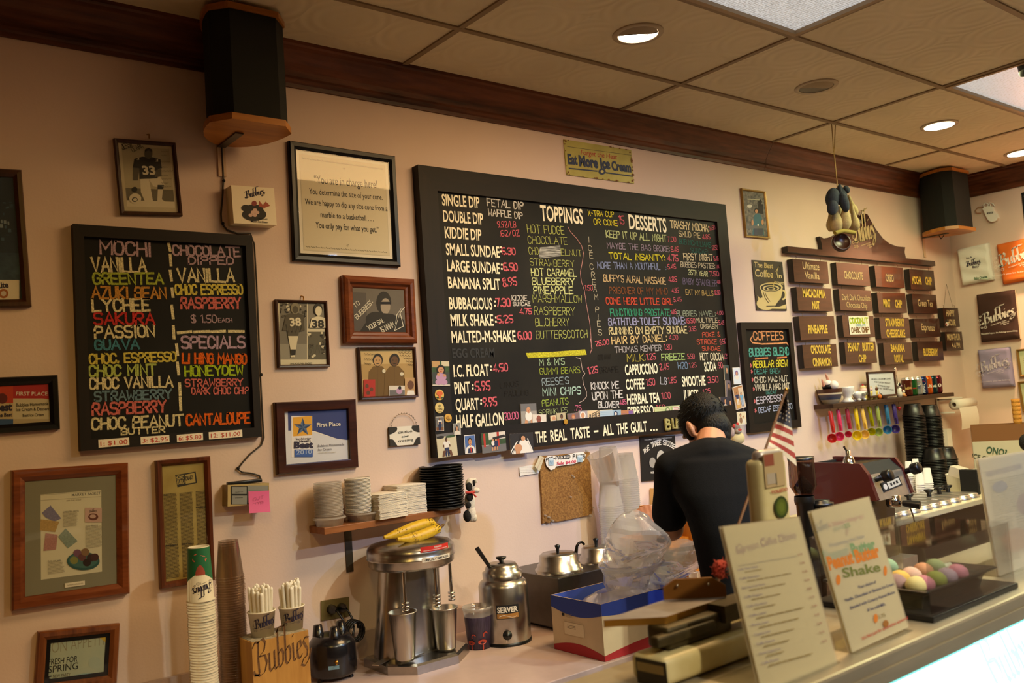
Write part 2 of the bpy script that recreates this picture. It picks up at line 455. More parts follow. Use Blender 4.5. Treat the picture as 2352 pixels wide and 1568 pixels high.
class Pic:
 def __init__(s,mb,O,U,Vv,w,h,n0=.0004):
  s.mb=mb;s.O=O;s.U=U;s.V=Vv;s.w=w;s.h=h;s.N=U.cross(Vv);s.n=n0
 def p(s,u,v):return s.O+s.U*(u*s.w)-s.V*(v*s.h)+s.N*s.n
 def up(s):s.n+=.00012
 def poly(s,pts,m):
  s.up()
  a=sum(pts[i][0]*pts[(i+1)%len(pts)][1]-pts[(i+1)%len(pts)][0]*pts[i][1] for i in range(len(pts)))
  if a>0:pts=pts[::-1]
  s.mb.add([s.p(*q) for q in pts],[tuple(range(len(pts)))],m)
 def rect(s,u0,v0,u1,v1,m):s.poly([(u0,v0),(u1,v0),(u1,v1),(u0,v1)],m)
 def ell(s,cu,cv,ru,rv,m,n=20,a0=0,a1=2*PI):
  full=abs(a1-a0)>6.2
  s.poly([(cu+ru*math.cos(a0+(a1-a0)*i/n),cv+rv*math.sin(a0+(a1-a0)*i/n)) for i in range(n if full else n+1)],m)
 def line(s,pts,t,m):
  s.up()
  P=[Vector((u*s.w,-v*s.h)) for u,v in pts]
  ribbon(s.mb,P,t/2,s.O,s.U,s.V,s.N*s.n,m)
 def type(s,t,u,v,w,h,m,bold=0,slant=0,align='l'):
  s.up()
  type_text(s.mb,t,s.O+s.U*(u*s.w)-s.V*(v*s.h),s.U,s.V,w*s.w if w else None,h*s.h,m,bold,s.n,slant,align)
 def hand(s,t,u,v,w,h,m,thick=.12,nib=None,jit=.25,rise=0):
  s.up()
  U=(s.U+s.V*rise).normalized()
  stroke_text(s.mb,t,s.O+s.U*(u*s.w)-s.V*(v*s.h),U,s.V,w*s.w,h*s.h,m,thick,s.n,jit,nib=nib)
 def logo(s,u,v,w,m,**k):
  s.up()
  logo(s.mb,s.O+s.U*(u*s.w)-s.V*(v*s.h),s.U,s.V,w*s.w,m,n=s.n,**k)
 def lines(s,u0,v0,u1,v1,n,m,t=.3,seed=1,rag=.15):
  rnd=random.Random(seed)
  for i in range(n):
   v=v0+(v1-v0)*i/max(1,n-1)
   u=u0
   e=u1-(u1-u0)*rag*rnd.random()
   d=(v1-v0)/n*t
   while u<e-.004:
    l=min((u1-u0)*rnd.uniform(.06,.2),e-u)
    s.poly([(u,v),(u+l,v),(u+l,v+d),(u,v+d)],m);s.n-=.00012
    u+=l+(u1-u0)*.018
  s.up()
 def person(s,cu,top,h,shirt,legs,skin,hair,k=1.0,sit=False,wide=1.0):
  """a small standing or half figure; h is its height in v, k the picture's height over width"""
  a=h*k*wide
  hr=h*.075
  s.poly([(cu-a*.16,top+h*.2),(cu+a*.16,top+h*.2),(cu+a*.14,top+h*.55),(cu-a*.14,top+h*.55)],shirt)
  for sg in (-1,1):
   s.poly([(cu+sg*a*.13,top+h*.2),(cu+sg*a*.19,top+h*.23),(cu+sg*a*.23,top+h*.5),(cu+sg*a*.17,top+h*.5)],skin)
   s.poly([(cu+sg*a*.13,top+h*.19),(cu+sg*a*.19,top+h*.21),(cu+sg*a*.22,top+h*.36),(cu+sg*a*.13,top+h*.36)],shirt)
   s.poly([(cu+sg*a*.005,top+h*.53),(cu+sg*a*.14,top+h*.53),(cu+sg*a*.12,top+h),(cu+sg*a*.03,top+h)],legs)
  s.rect(cu-a*.04,top+h*.13,cu+a*.04,top+h*.22,skin)
  s.ell(cu,top+h*.075,a*.062,h*.08,hair,14)
  s.ell(cu,top+h*.095,a*.05,h*.062,skin,14)
  for sg in (-1,1):s.ell(cu+sg*a*.02,top+h*.088,a*.008,h*.008,hair,6)
  s.ell(cu,top+h*.125,a*.018,h*.006,mat('7a3a30',.7),8)
 def bust(s,cu,top,h,shirt,skin,hair,k=1.0,long=False,bottom=1.0):
  a=h*k
  if long:s.poly([(cu-a*.3,top+h*.25),(cu+a*.3,top+h*.25),(cu+a*.34,top+h*.75),(cu-a*.34,top+h*.75)],hair)
  s.poly([(cu-a*.1,top+h*.55),(cu+a*.1,top+h*.55),(cu+a*.45,top+h*.72),(cu+a*.52,bottom),(cu-a*.52,bottom),(cu-a*.45,top+h*.72)],shirt)
  s.rect(cu-a*.09,top+h*.45,cu+a*.09,top+h*.63,skin)
  s.ell(cu,top+h*.27,a*.24,h*.27,hair)
  s.ell(cu,top+h*.33,a*.19,h*.22,skin)
  for sg in (-1,1):s.ell(cu+sg*a*.075,top+h*.3,a*.028,h*.02,INK,8)
  s.ell(cu,top+h*.44,a*.07,h*.02,mat('8a4038',.7),8)
def fit_rect(pl,quad):
 TL,TR,BR,BL=[pl.at(*q) for q in quad]
 U=((TR-TL)+(BR-BL)).normalized()
 Vv=((TL-BL)+(TR-BR));Vv=(Vv-U*Vv.dot(U)).normalized()
 w=((TR-TL).length+(BR-BL).length)/2;h=((TL-BL).length+(TR-BR).length)/2
 c=(TL+TR+BR+BL)/4
 return c-U*w/2+Vv*h/2,U,Vv,w,h
def plate(mb,O,U,Vv,w,h,d,m,side=None):
 """slab whose front face has top-left O; extends d behind it"""
 N=U.cross(Vv)
 f=[O,O+U*w,O+U*w-Vv*h,O-Vv*h]
 b=[q-N*d for q in f]
 mb.add(f+b,[(3,2,1,0)],m)
 mb.add(f+b,[(4,5,6,7),(0,1,5,4),(1,2,6,5),(2,3,7,6),(3,0,4,7)],side or m)
def frame_mb(O,U,Vv,w,h,d,fw,m,prof=None):
 """mitred picture frame; prof = (inset fraction, depth fraction in front of the wall)"""
 N=U.cross(Vv);mb=MB()
 prof=prof or [(0,0),(0,.75),(.15,1),(.6,.95),(.85,.7),(1,.55),(1,.2)]
 cor=[(0,0,1,-1),(w,0,-1,-1),(w,-h,-1,1),(0,-h,1,1)]
 rs=[]
 for a,b in prof:
  rs.append([O+U*(x+sx*a*fw)+Vv*(z+sz*a*fw)-N*(d*(1-b)) for x,z,sx,sz in cor])
 for i in range(len(rs)-1):
  for j in range(4):
   k=(j+1)%4
   mb.add([rs[i][j],rs[i][k],rs[i+1][k],rs[i+1][j]],[(0,1,2,3)],m)
 return mb
def framed(name,label,cat,pl,quad,draw,fm,d=.02,fw=.02,mat_col=None,mat_w=0,paper=None,glass=True,prof=None,group=None,part='print',lip=None):
 O,U,Vv,w,h=fit_rect(pl.shift(d),quad)
 N=U.cross(Vv)
 base=O+U*(w/2)-Vv*h-N*d
 t=thing(name,label,cat,base,group)
 frame_mb(O,U,Vv,w,h,d,fw,fm,prof).build('frame',t)
 back=MB();plate(back,O+U*fw*.5-Vv*fw*.5-N*(d*.8),U,Vv,w-fw,h-fw,d*.19,mat('5a4632',.9,name='backing_board'))
 back.build('backing',t)
 O2=O+U*fw-Vv*fw-N*(d*.62);w2=w-2*fw;h2=h-2*fw
 if mat_col:
  mb=MB();fr=frame_mb(O2+N*d*.1,U,Vv,w2,h2,d*.25,mat_w,mat_col,[(0,0),(0,1),(.96,1),(1,.6),(1,0)]);fr.build('mount',t)
  O2=O2+U*mat_w-Vv*mat_w;w2-=2*mat_w;h2-=2*mat_w
 mb=MB();plate(mb,O2,U,Vv,w2,h2,.002,paper or PAPER)
 pic=Pic(mb,O2,U,Vv,w2,h2)
 if draw:draw(pic)
 mb.build(part,t)
 if glass:
  g=MB();Og=O+U*fw*.9-Vv*fw*.9-N*(d*.4)
  g.quad(Og-Vv*(h-1.8*fw),Og+U*(w-1.8*fw)-Vv*(h-1.8*fw),Og+U*(w-1.8*fw),Og,GLASS)
  g.build('glass',t)
 return t
def on_plane(pl,fr,x0,y0,x1,y1,h,hscale=None):
 a=pl.at(*fr(x0,y0));b=pl.at(*fr(x1,y1));c=pl.at(*fr(x0,y0-h))
 U=(b-a);wd=U.length;U=U.normalized()
 Vv=(pl.V-U*pl.V.dot(U)).normalized()
 return a,U,Vv,wd,(c-a).dot(Vv)
def chalk_line(mb,pl,fr,s,x0,y0,x1,y1,h,col,thick=.13,jit=.28):
 O,U,Vv,wd,hh=on_plane(pl,fr,x0,y0,x1,y1,h)
 stroke_text(mb,s,O,U,Vv,wd,hh,chalk(col),thick,.0012,jit)
def vinyl_line(mb,pl,fr,s,x0,y0,x1,y1,h,m,bold=.02):
 O,U,Vv,wd,hh=on_plane(pl,fr,x0,y0,x1,y1,h)
 type_text(mb,s,O,U,Vv,wd,hh,m,bold,.0012)
def squiggle(mb,pl,fr,pts,t,col):
 P3=[pl.at(*fr(*q)) for q in pts]
 O=P3[0]
 P=[Vector(((q-O).dot(pl.U),(q-O).dot(pl.V))) for q in P3]
 ribbon(mb,P,t/2,O,pl.U,pl.V,pl.N*.0012,col if not isinstance(col,str) else chalk(col))
# the room
WALLP=mat('dcc2b3',.72,name='peach_wall_paint',var=.05,scale=3,bump=.05,bscale=120)
x0r,y0r=-2.6,-3.6
mb=MB();mb.quad((x0r,y0r,0),(RIGHT,y0r,0),(RIGHT,WALL,0),(x0r,WALL,0),mat('6b4a34',.5,name='floor_tile',var=.2,scale=6));struct(mb,'floor')
mb=MB();mb.box(x0r,RIGHT+.1,WALL,WALL+.1,0,CEIL+.05,WALLP);struct(mb,'wall_back')
mb=MB();mb.box(RIGHT,RIGHT+.1,y0r,WALL,0,CEIL+.05,WALLP);struct(mb,'wall_right')
mb=MB();mb.box(x0r-.1,x0r,y0r,WALL,0,CEIL+.05,mat('a06e48',.8,name='shop_wall'));struct(mb,'wall_left')
mb=MB();mb.box(x0r,RIGHT,y0r-.1,y0r,0,CEIL+.05,mat('8a5c3c',.8));struct(mb,'wall_front')
def emboss():
 m=mat('e4d6b6',.75,name='embossed_ceiling_tile',var=.12,scale=2.2)
 nt=m.node_tree;b=nt.nodes['Principled BSDF']
 tc=nt.nodes.new('ShaderNodeTexCoord')
 mp=nt.nodes.new('ShaderNodeMapping');mp.inputs['Scale'].default_value=(3.3,3.3,3.3)
 nt.links.new(tc.outputs['Object'],mp.inputs[0])
 v=nt.nodes.new('ShaderNodeTexVoronoi');v.feature='F1';v.inputs['Scale'].default_value=1.0;v.inputs['Randomness'].default_value=0.0
 nt.links.new(mp.outputs[0],v.inputs['Vector'])
 sn=nt.nodes.new('ShaderNodeMath');sn.operation='MULTIPLY';sn.inputs[1].default_value=46
 nt.links.new(v.outputs['Distance'],sn.inputs[0])
 s2=nt.nodes.new('ShaderNodeMath');s2.operation='SINE';nt.links.new(sn.outputs[0],s2.inputs[0])
 n=nt.nodes.new('ShaderNodeTexNoise');n.inputs['Scale'].default_value=9;nt.links.new(tc.outputs['Object'],n.inputs['Vector'])
 mm=nt.nodes.new('ShaderNodeMath');mm.operation='MULTIPLY';nt.links.new(s2.outputs[0],mm.inputs[0]);nt.links.new(n.outputs['Fac'],mm.inputs[1])
 gt=nt.nodes.new('ShaderNodeMath');gt.operation='GREATER_THAN';gt.inputs[1].default_value=.26;nt.links.new(v.outputs['Distance'],gt.inputs[0])
 m3=nt.nodes.new('ShaderNodeMath');m3.operation='MULTIPLY';nt.links.new(mm.outputs[0],m3.inputs[0]);nt.links.new(gt.outputs[0],m3.inputs[1])
 bp=nt.nodes.new('ShaderNodeBump');bp.inputs['Strength'].default_value=.35;bp.inputs['Distance'].default_value=.006
 nt.links.new(m3.outputs[0],bp.inputs['Height']);nt.links.new(bp.outputs[0],b.inputs['Normal'])
 return m
TILE=emboss()
GX=[1.905+1.2265*(i-4) for i in range(0,9)]
GY=[2.586-.594*i for i in range(0,11)]
GX=[x for x in GX if x<RIGHT];XS=sorted([x0r]+[x for x in GX if x>x0r]+[RIGHT]);YS=sorted([y0r]+[y for y in GY if y>y0r]+[WALL])
HOLES=[(2.544,2.289),(3.762,2.296),(5.015,2.327),(6.197,2.374),(.09,.55),(2.54,.55),(3.77,.55),(-.6,-.9),(3.6,-.9),(1.31,-.9),(2.54,-.9)]  # later entries belong to the added lamps out of view
HR=.083
TROFF=[(1.905+0,3.1315,1.398,1.992),(4.358,5.585,1.398,1.992)]
mb=MB()
for i in range(len(XS)-1):
 for j in range(len(YS)-1):
  a,b,c,d=XS[i],XS[i+1],YS[j],YS[j+1]
  if any(abs((a+b)/2-(t[0]+t[1])/2)<.3 and abs((c+d)/2-(t[2]+t[3])/2)<.2 for t in TROFF):continue
  hs=[h for h in HOLES if a<h[0]<b and c<h[1]<d]
  if not hs:
   mb.add([(a,c,CEIL),(a,d,CEIL),(b,d,CEIL),(b,c,CEIL)],[(0,1,2,3)],TILE)
   continue
  hx,hy=hs[0];n=32;inn=[];out=[]
  for k in range(n):
   t=2*PI*k/n;cx,cy=math.cos(t),math.sin(t)
   inn.append((hx+HR*cx,hy+HR*cy,CEIL))
   q=min(((b-hx)/cx if cx>1e-6 else (a-hx)/cx if cx<-1e-6 else 9),((d-hy)/cy if cy>1e-6 else (c-hy)/cy if cy<-1e-6 else 9))
   out.append((hx+q*cx,hy+q*cy,CEIL))
  mb.add(inn+out,[(k,(k+1)%n,n+(k+1)%n,n+k) for k in range(n)],TILE)
  for (px,py) in ((a,c),(a,d),(b,d),(b,c)):
   t=math.atan2(py-hy,px-hx)%(2*PI);k=int(t/(2*PI/n))
   mb.add([out[k],out[(k+1)%n],(px,py,CEIL)],[(0,1,2)],TILE)
mb.quad((x0r,y0r,CEIL+.3),(RIGHT,y0r,CEIL+.3),(RIGHT,WALL,CEIL+.3),(x0r,WALL,CEIL+.3),mat('30261c',.9))
ceil_o=struct(mb,'ceiling')
g=MB();TEE=mat('8f7a5e',.6,name='tee_bar')
for x in GX:g.box(x-.012,x+.012,y0r,2.97,CEIL-.006,CEIL+.004,TEE)
for y in GY:
 if y>y0r:g.box(x0r,RIGHT-.08,y-.012,y+.012,CEIL-.0065,CEIL+.004,TEE)
g.build('ceiling_grid',ceil_o)
def crown_prof(k=1):
 return [(0.0,-.152),(.010,-.152),(.012,-.138),(.018,-.132),(.022,-.122),(.020,-.112),(.026,-.092),(.038,-.068),(.054,-.046),(.068,-.030),(.074,-.018),(.082,-.012),(.084,0)]
CROWN=wood('7a4429','34190d',.42,6,'x',.2,name='stained_oak_moulding')
mb=MB()
pr=crown_prof();xa,xb,xj=x0r,RIGHT,4.36
for p,q in ((xa,xj),(xj+.003,xb)):
 mb.rings([[Vector((p,WALL-y,CEIL+z)) for y,z in pr],[Vector((q,WALL-y,CEIL+z)) for y,z in pr]],CROWN,False,smooth=False)
struct(mb,'trim_1')
mb=MB();CROWN2=wood('7a4429','34190d',.4,7,'y',.2,name='stained_oak_moulding_side')
mb.rings([[Vector((RIGHT-y,WALL,CEIL+z)) for y,z in pr],[Vector((RIGHT-y,y0r,CEIL+z)) for y,z in pr]],CROWN2,False,smooth=False)
struct(mb,'trim_2')
def prism_lens():
 m=bpy.data.materials.new('prismatic_lens');m.use_nodes=True
 nt=m.node_tree;b=nt.nodes['Principled BSDF']
 tc=nt.nodes.new('ShaderNodeTexCoord')
 n=nt.nodes.new('ShaderNodeTexVoronoi');n.inputs['Scale'].default_value=95;n.inputs['Randomness'].default_value=.25
 nt.links.new(tc.outputs['Object'],n.inputs['Vector'])
 r=nt.nodes.new('ShaderNodeValToRGB')
 r.color_ramp.elements[0].position=.1;r.color_ramp.elements[0].color=(.95,.95,.93,1)
 r.color_ramp.elements[1].position=.7;r.color_ramp.elements[1].color=(.30,.30,.29,1)
 nt.links.new(n.outputs['Distance'],r.inputs[0])
 nt.links.new(r.outputs[0],b.inputs['Emission Color']);b.inputs['Emission Strength'].default_value=.75
 b.inputs['Base Color'].default_value=(.5,.5,.48,1);b.inputs['Roughness'].default_value=.3
 bp=nt.nodes.new('ShaderNodeBump');bp.inputs['Strength'].default_value=.5
 nt.links.new(n.outputs['Distance'],bp.inputs['Height']);nt.links.new(bp.outputs[0],b.inputs['Normal'])
 return m
LENS=prism_lens()
for k,(a,b,c,d) in enumerate(TROFF):
 t=thing('troffer_light',['prismatic fluorescent ceiling panel cut by the top edge above the first round downlight','prismatic fluorescent ceiling panel at the right edge above the white lit downlight'][k],'ceiling light',((a+b)/2,(c+d)/2,CEIL),'ceiling light panels')
 f=MB();fm=mat('a9906f',.5)
 a2,b2,c2,d2=a+.012,b-.012,c+.012,d-.012
 for (p,q,r,s_) in ((a2,b2,c2,c2+.02),(a2,b2,d2-.02,d2),(a2,a2+.02,c2+.02,d2-.02),(b2-.02,b2,c2+.02,d2-.02)):
  f.box(p,q,r,s_,CEIL-.012,CEIL+.06,fm)
 f.build('frame',t)
 l=MB();l.box(a2+.02,b2-.02,c2+.02,d2-.02,CEIL+.004,CEIL+.008,LENS);l.build('lens',t)
LIT=mat('fff4e0',.4,emit=9,name='lit_lamp_lens')
DIM=mat('4a4136',.35,name='unlit_lamp_lens')
labels=['lit round downlight below the first fluorescent panel, half covered by a scoop','unlit round downlight above the hanging cord, dark half lens','fully lit round downlight left of the corner speaker','lit round downlight cut by the right edge above the right crown moulding']
labels+=['added downlight out of view in the ceiling over the shop floor']*7
for k,(hx,hy) in enumerate(HOLES):
 t=thing('recessed_downlight',labels[k],'ceiling light',(hx,hy,CEIL-.006),'recessed downlights' if k<4 else 'added downlights over the shop floor')  # the added lamps get a fixture each as well
 r=MB();r.lathe([(.079,.0),(.098,.0),(.1,.003),(.1,.006)],(hx,hy,CEIL-.006),mat('b8a68a',.4));r.lathe([(.079,0),(.077,.03),(.07,.075)],(hx,hy,CEIL-.006),mat('d8cbb4',.3));r.build('trim_ring',t)
 l=MB();n=36
 lit=DIM if k==1 else LIT
 zz=CEIL-.004
 if k<2:
  ax=Vector((.74,-.67));ay=Vector((.67,.74))
  edge=[]
  for i in range(13):
   s_=-1+2*i/12
   wv=.022*math.sin(s_*2.6)+.008
   edge.append((s_*.077,wv-(.02 if k==0 else .0)))
  P2=lambda u,v:(hx+ax.x*u+ay.x*v,hy+ax.y*u+ay.y*v,zz)
  far=[(.077*math.cos(PI*i/18),.077*math.sin(PI*i/18)) for i in range(19)]
  near=[(-.077*math.cos(PI*i/18),-.077*math.sin(PI*i/18)) for i in range(19)]
  l.add([P2(*q) for q in far+edge],[tuple(range(len(far+edge)))[::-1]],lit);l.build('lamp_lens',t)
  s2=MB();pts=near+edge[::-1]
  c0=Vector(P2(0,-.035))-Vector((0,0,.014))
  vs=[P2(*q) for q in pts]
  s2.add(vs+[c0],[((i+1)%len(pts),i,len(pts)) for i in range(len(pts))],mat('9c8a70',.5,.2),True);s2.build('scoop',t)
 else:
  l.lathe([(.078,-.012),(.001,-.006)],(hx,hy,CEIL+.004),lit);l.build('lamp_lens',t)
p=Vector((4.85,1.52,CEIL))
t=thing('ceiling_spotlight','dark rounded spotlight hanging from the ceiling at the top right edge','spotlight',p)
pc=YP(1.62).at(2362,128)
mb=MB();mb.lathe([(.0,0),(.03,0),(.03,-.02),(.012,-.025),(.012,-.06)],(pc.x,pc.y,CEIL-.006),BLACK)
mb.build('mount',t)
mb=MB();mb.ell(pc,.062,.062,.062,mat('171310',.5));mb.lathe([(.05,-.01),(.056,.055),(.05,.06),(.03,.045)],pc+Vector((0,0,-.02)),mat('171310',.5),M=Matrix.Rotation(math.radians(150),3,'Y'));mb.build('housing',t)
# chalkboards and their lettering
PAL=dict(cr='efe3b4',gn='b4c24e',az='d69a4a',rd='d4403c',bl='4f8ea2',ye='e6d564',mn='c0d06c',gb='7391a2',rs='e07a74',pk='c4a6b4',orr='f0702a',lm='b8d434',lv='c8acc8',pr='e8707c',wh='e6e0d6')
SLATE=mat('100e0c',.6,name='slate',var=.35,scale=5,col2='191713',spec=.2)
SLATEB=mat('120f0c',.6,name='dusty_slate',var=.5,scale=3.2,col2='242019',spec=.2)
DARKW=wood('1e130b','0f0905',.6,8,'x',.08,name='dark_stained_frame')
DARKWV=wood('1e130b','0f0905',.6,8,'z',.08,name='dark_stained_frame_upright')
VINYL=mat('f1e6c6',.6,name='cream_vinyl')
def board(name,label,quad,d,fl,fr_,ft,fb,slate,dm=DARKW,pd=.014):
 """a slate set in a butt-mitred flat frame with separate widths"""
 O,U,Vv,w,h=fit_rect(BACKW.shift(d),quad)
 N=U.cross(Vv)
 t=thing(name,label,'chalkboard',O+U*(w/2)-Vv*h-N*d)
 f=MB()
 oc=[O,O+U*w,O+U*w-Vv*h,O-Vv*h]
 ic=[O+U*fl-Vv*ft,O+U*(w-fr_)-Vv*ft,O+U*(w-fr_)-Vv*(h-fb),O+U*fl-Vv*(h-fb)]
 for j in range(4):
  k=(j+1)%4;m=dm if j%2==0 else DARKWV
  f.quad(oc[j],ic[j],ic[k],oc[k],m)
  f.quad(oc[j]-N*d,oc[j],oc[k],oc[k]-N*d,m)
  f.quad(ic[j],ic[j]-N*pd,ic[k]-N*pd,ic[k],m)
 f.build('frame',t)
 p=MB();O2=ic[0]-N*pd
 plate(p,O2,U,Vv,w-fl-fr_,h-ft-fb,.006,slate);s_=p.build('slate',t)
 return (t,s_),Plane(O2,U,Vv),Plane(O,U,Vv),(O2,w-fl-fr_,h-ft-fb)
(t,sl),pl,pf,_=board('menu_chalkboard','portrait chalkboard headed MOCHI with price stickers along its lower frame',[(166,514),(578,540),(603,1003),(187,1035)],.03,.031,.026,.038,.034,SLATE)
mb=MB()
for s,x0,y0,x1,y1,h,c,tk in [('MOCHI',255,232,580,246,85,'pk',.17),('VANILLA',200,345,548,348,88,'cr',.17),('GREENTEA',210,425,658,425,70,'gn',.2),('AZUKI BEAN',200,518,675,520,74,'az',.19),('LYCHEE',205,602,570,597,78,'cr',.19),('SAKURA',215,685,600,683,73,'rd',.19),('PASSION',220,775,600,762,74,'cr',.19),('GUAVA',220,848,500,842,60,'bl',.22),('CHOC. ESPRESSO',185,938,740,920,60,'ye',.2),('CHOC MINT',182,1020,610,1008,68,'mn',.2),('CHOC VANILLA',185,1100,718,1085,68,'cr',.2),('STRAWBERRY',218,1180,710,1160,60,'gb',.2),('RASPBERRY',205,1268,675,1245,74,'rs',.19),('CHOC PEANUT',200,1362,785,1335,72,'cr',.19),('BUTTER',388,1395,665,1378,38,'cr',.24),('CHOCOLATE',722,240,1150,248,62,'pk',.2),('DIPPED',822,298,1108,300,48,'pk',.22),('VANILLA',752,410,1115,412,82,'cr',.18),('CHOC ESPRESSO',738,493,1168,490,62,'ye',.2),('RASPBERRY',775,582,1155,580,68,'rs',.2),('$ 1.50',838,675,1000,673,48,'pk',.14),('EACH',1012,672,1100,672,26,'pk',.18),('SPECIALS',778,838,1180,835,74,'lv',.19),('LI HING MANGO',782,935,1192,938,62,'orr',.22),('HONEYDEW',800,1018,1170,1008,62,'lm',.2),('STRAWBERRY',800,1085,1168,1078,45,'rs',.2),('DARK CHOC CHIP',840,1135,1205,1130,42,'rs',.19),('CANTALOUPE',808,1335,1213,1318,68,'orr',.2)]:
 chalk_line(mb,pl,LB,s,x0,y0,x1,y1,h,PAL[c],tk)
for a,b in [((692,168),(702,212)),((702,238),(707,305)),((702,342),(710,402)),((713,455),(720,508)),((711,565),(721,645)),((722,698),(727,775)),((742,815),(750,880)),((748,932),(757,1005)),((762,1065),(766,1140)),((766,1158),(770,1235)),((752,740),(836,732)),((858,734),(952,731)),((964,733),(1054,729)),((1080,730),(1174,731))]:
 squiggle(mb,pl,LB,[a,b],.0095,PAL['cr'])
mb.build('chalk_writing',sl)
STK=mat('efe6d4',.6,name='white_sticker');SRED=mat('c0392b',.6,name='red_print')
for s,q in (('1: $1.00',[(240,1428),(438,1411),(440,1461),(243,1478)]),('3: $2.95',[(512,1410),(697,1395),(698,1443),(514,1457)]),('6: $5.80',[(745,1396),(912,1382),(915,1428),(747,1441)]),('12: $11.00',[(950,1378),(1165,1362),(1167,1408),(952,1425)])):
 O,U,Vv,w,h=fit_rect(pf.shift(.001),[LB(*a) for a in q])
 m2=MB();plate(m2,O,U,Vv,w,h,.001,STK)
 type_text(m2,s,O+U*w*.06-Vv*h*.8,U,Vv,w*.88,h*.6,SRED,.004,.0006)
 m2.build('price_label',t)
FRONT=BACKW.shift(.045)
(t,sl),pl,pf,(bo,bw,bh)=board('menu_chalkboard','huge landscape menu chalkboard with snapshots stuck along its bottom frame',[(960,377),(1666,470),(1712,972),(1003,1052)],.045,.088,.085,.1,.105,SLATEB)
BIGP,BIGF=pl,pf
def vin(pl_,f,s,x0,y0,x1,y1,h,m=VINYL,bold=.02):
 vb=MB();vinyl_line(vb,pl_,f,s,x0,y0,x1,y1,h,m,bold);vb.build('vinyl_lettering',sl if pl_ is pl else t)
for f,s,x0,y0,x1,y1,h in [(B1,'SINGLE DIP',203,368,518,393,98),(B1,'DOUBLE DIP',213,505,548,530,98),(B1,'KIDDIE DIP',226,641,533,664,97),(B1,'SMALL SUNDAE',236,783,686,808,100),(B1,'LARGE SUNDAE',245,920,687,942,98),(B1,'BANANA SPLIT',253,1062,690,1075,97),(B1,'BUBBACIOUS',263,1238,624,1240,102),(B1,'MILK SHAKE',275,1380,634,1377,103),(B1,'MALTED-M-SHAKE',283,1521,820,1511,104),(B1,'TOPPINGS',1030,495,1385,526,132),(B2,'DESSERTS',490,410,828,445,132),(B3,'I.C. FLOAT',402,514,802,500,138),(B3,'PINT',412,708,588,697,138),(B3,'QUART',425,893,686,880,136),(B3,'HALF GALLON',432,1090,965,1054,150),(B4,'CAPPUCCINO',505,439,831,421,106),(B4,'SODA',1298,403,1417,396,96),(B4,'COFFEE',513,586,697,576,108),(B4,'SMOOTHIE',1075,553,1309,540,102),(B4,'HERBAL TEA',525,733,853,711,105),(B4,'JUICES',1088,686,1240,677,98),(B4,'ESPRESSO',532,862,795,838,106)]:
 vin(pl,f,s,x0,y0,x1,y1,h)
for f,x,y in ((B1,691,722),(B1,698,867),(B1,641,1175),(B1,649,1310),(B3,816,400),(B3,612,610),(B3,706,780)):
 vb=MB()
 for k in (0,1):squiggle(vb,pl,f,[(x,y+35*k),(x+5,y+35*k)],.008,VINYL)
 vb.build('vinyl_colon',sl)
for f,s,x0,y0,x1,y1,h in [(SR,'THE',308,597,466,585,162),(SR,'REAL',524,577,754,552,164),(SR,'TASTE',812,546,1083,516,162),(SR,'ALL',1270,498,1420,479,158),(SR,'THE',1465,476,1622,457,157),(SR,'GUILT',1665,454,1895,430,152)]:
 vin(pf,f,s,x0,y0,x1,y1,h)
vb=MB();squiggle(vb,pf,SR,[(1143,438),(1193,432)],.008,VINYL)
for x in (1945,1985,2022):squiggle(vb,pf,SR,[(x,420-(x-1945)*.1),(x+14,419-(x-1945)*.1)],.0075,VINYL)
vb.build('vinyl_dots',t)
GHOST=mat('1c1915',.6)
cb=MB()
lemon='c9cf74'
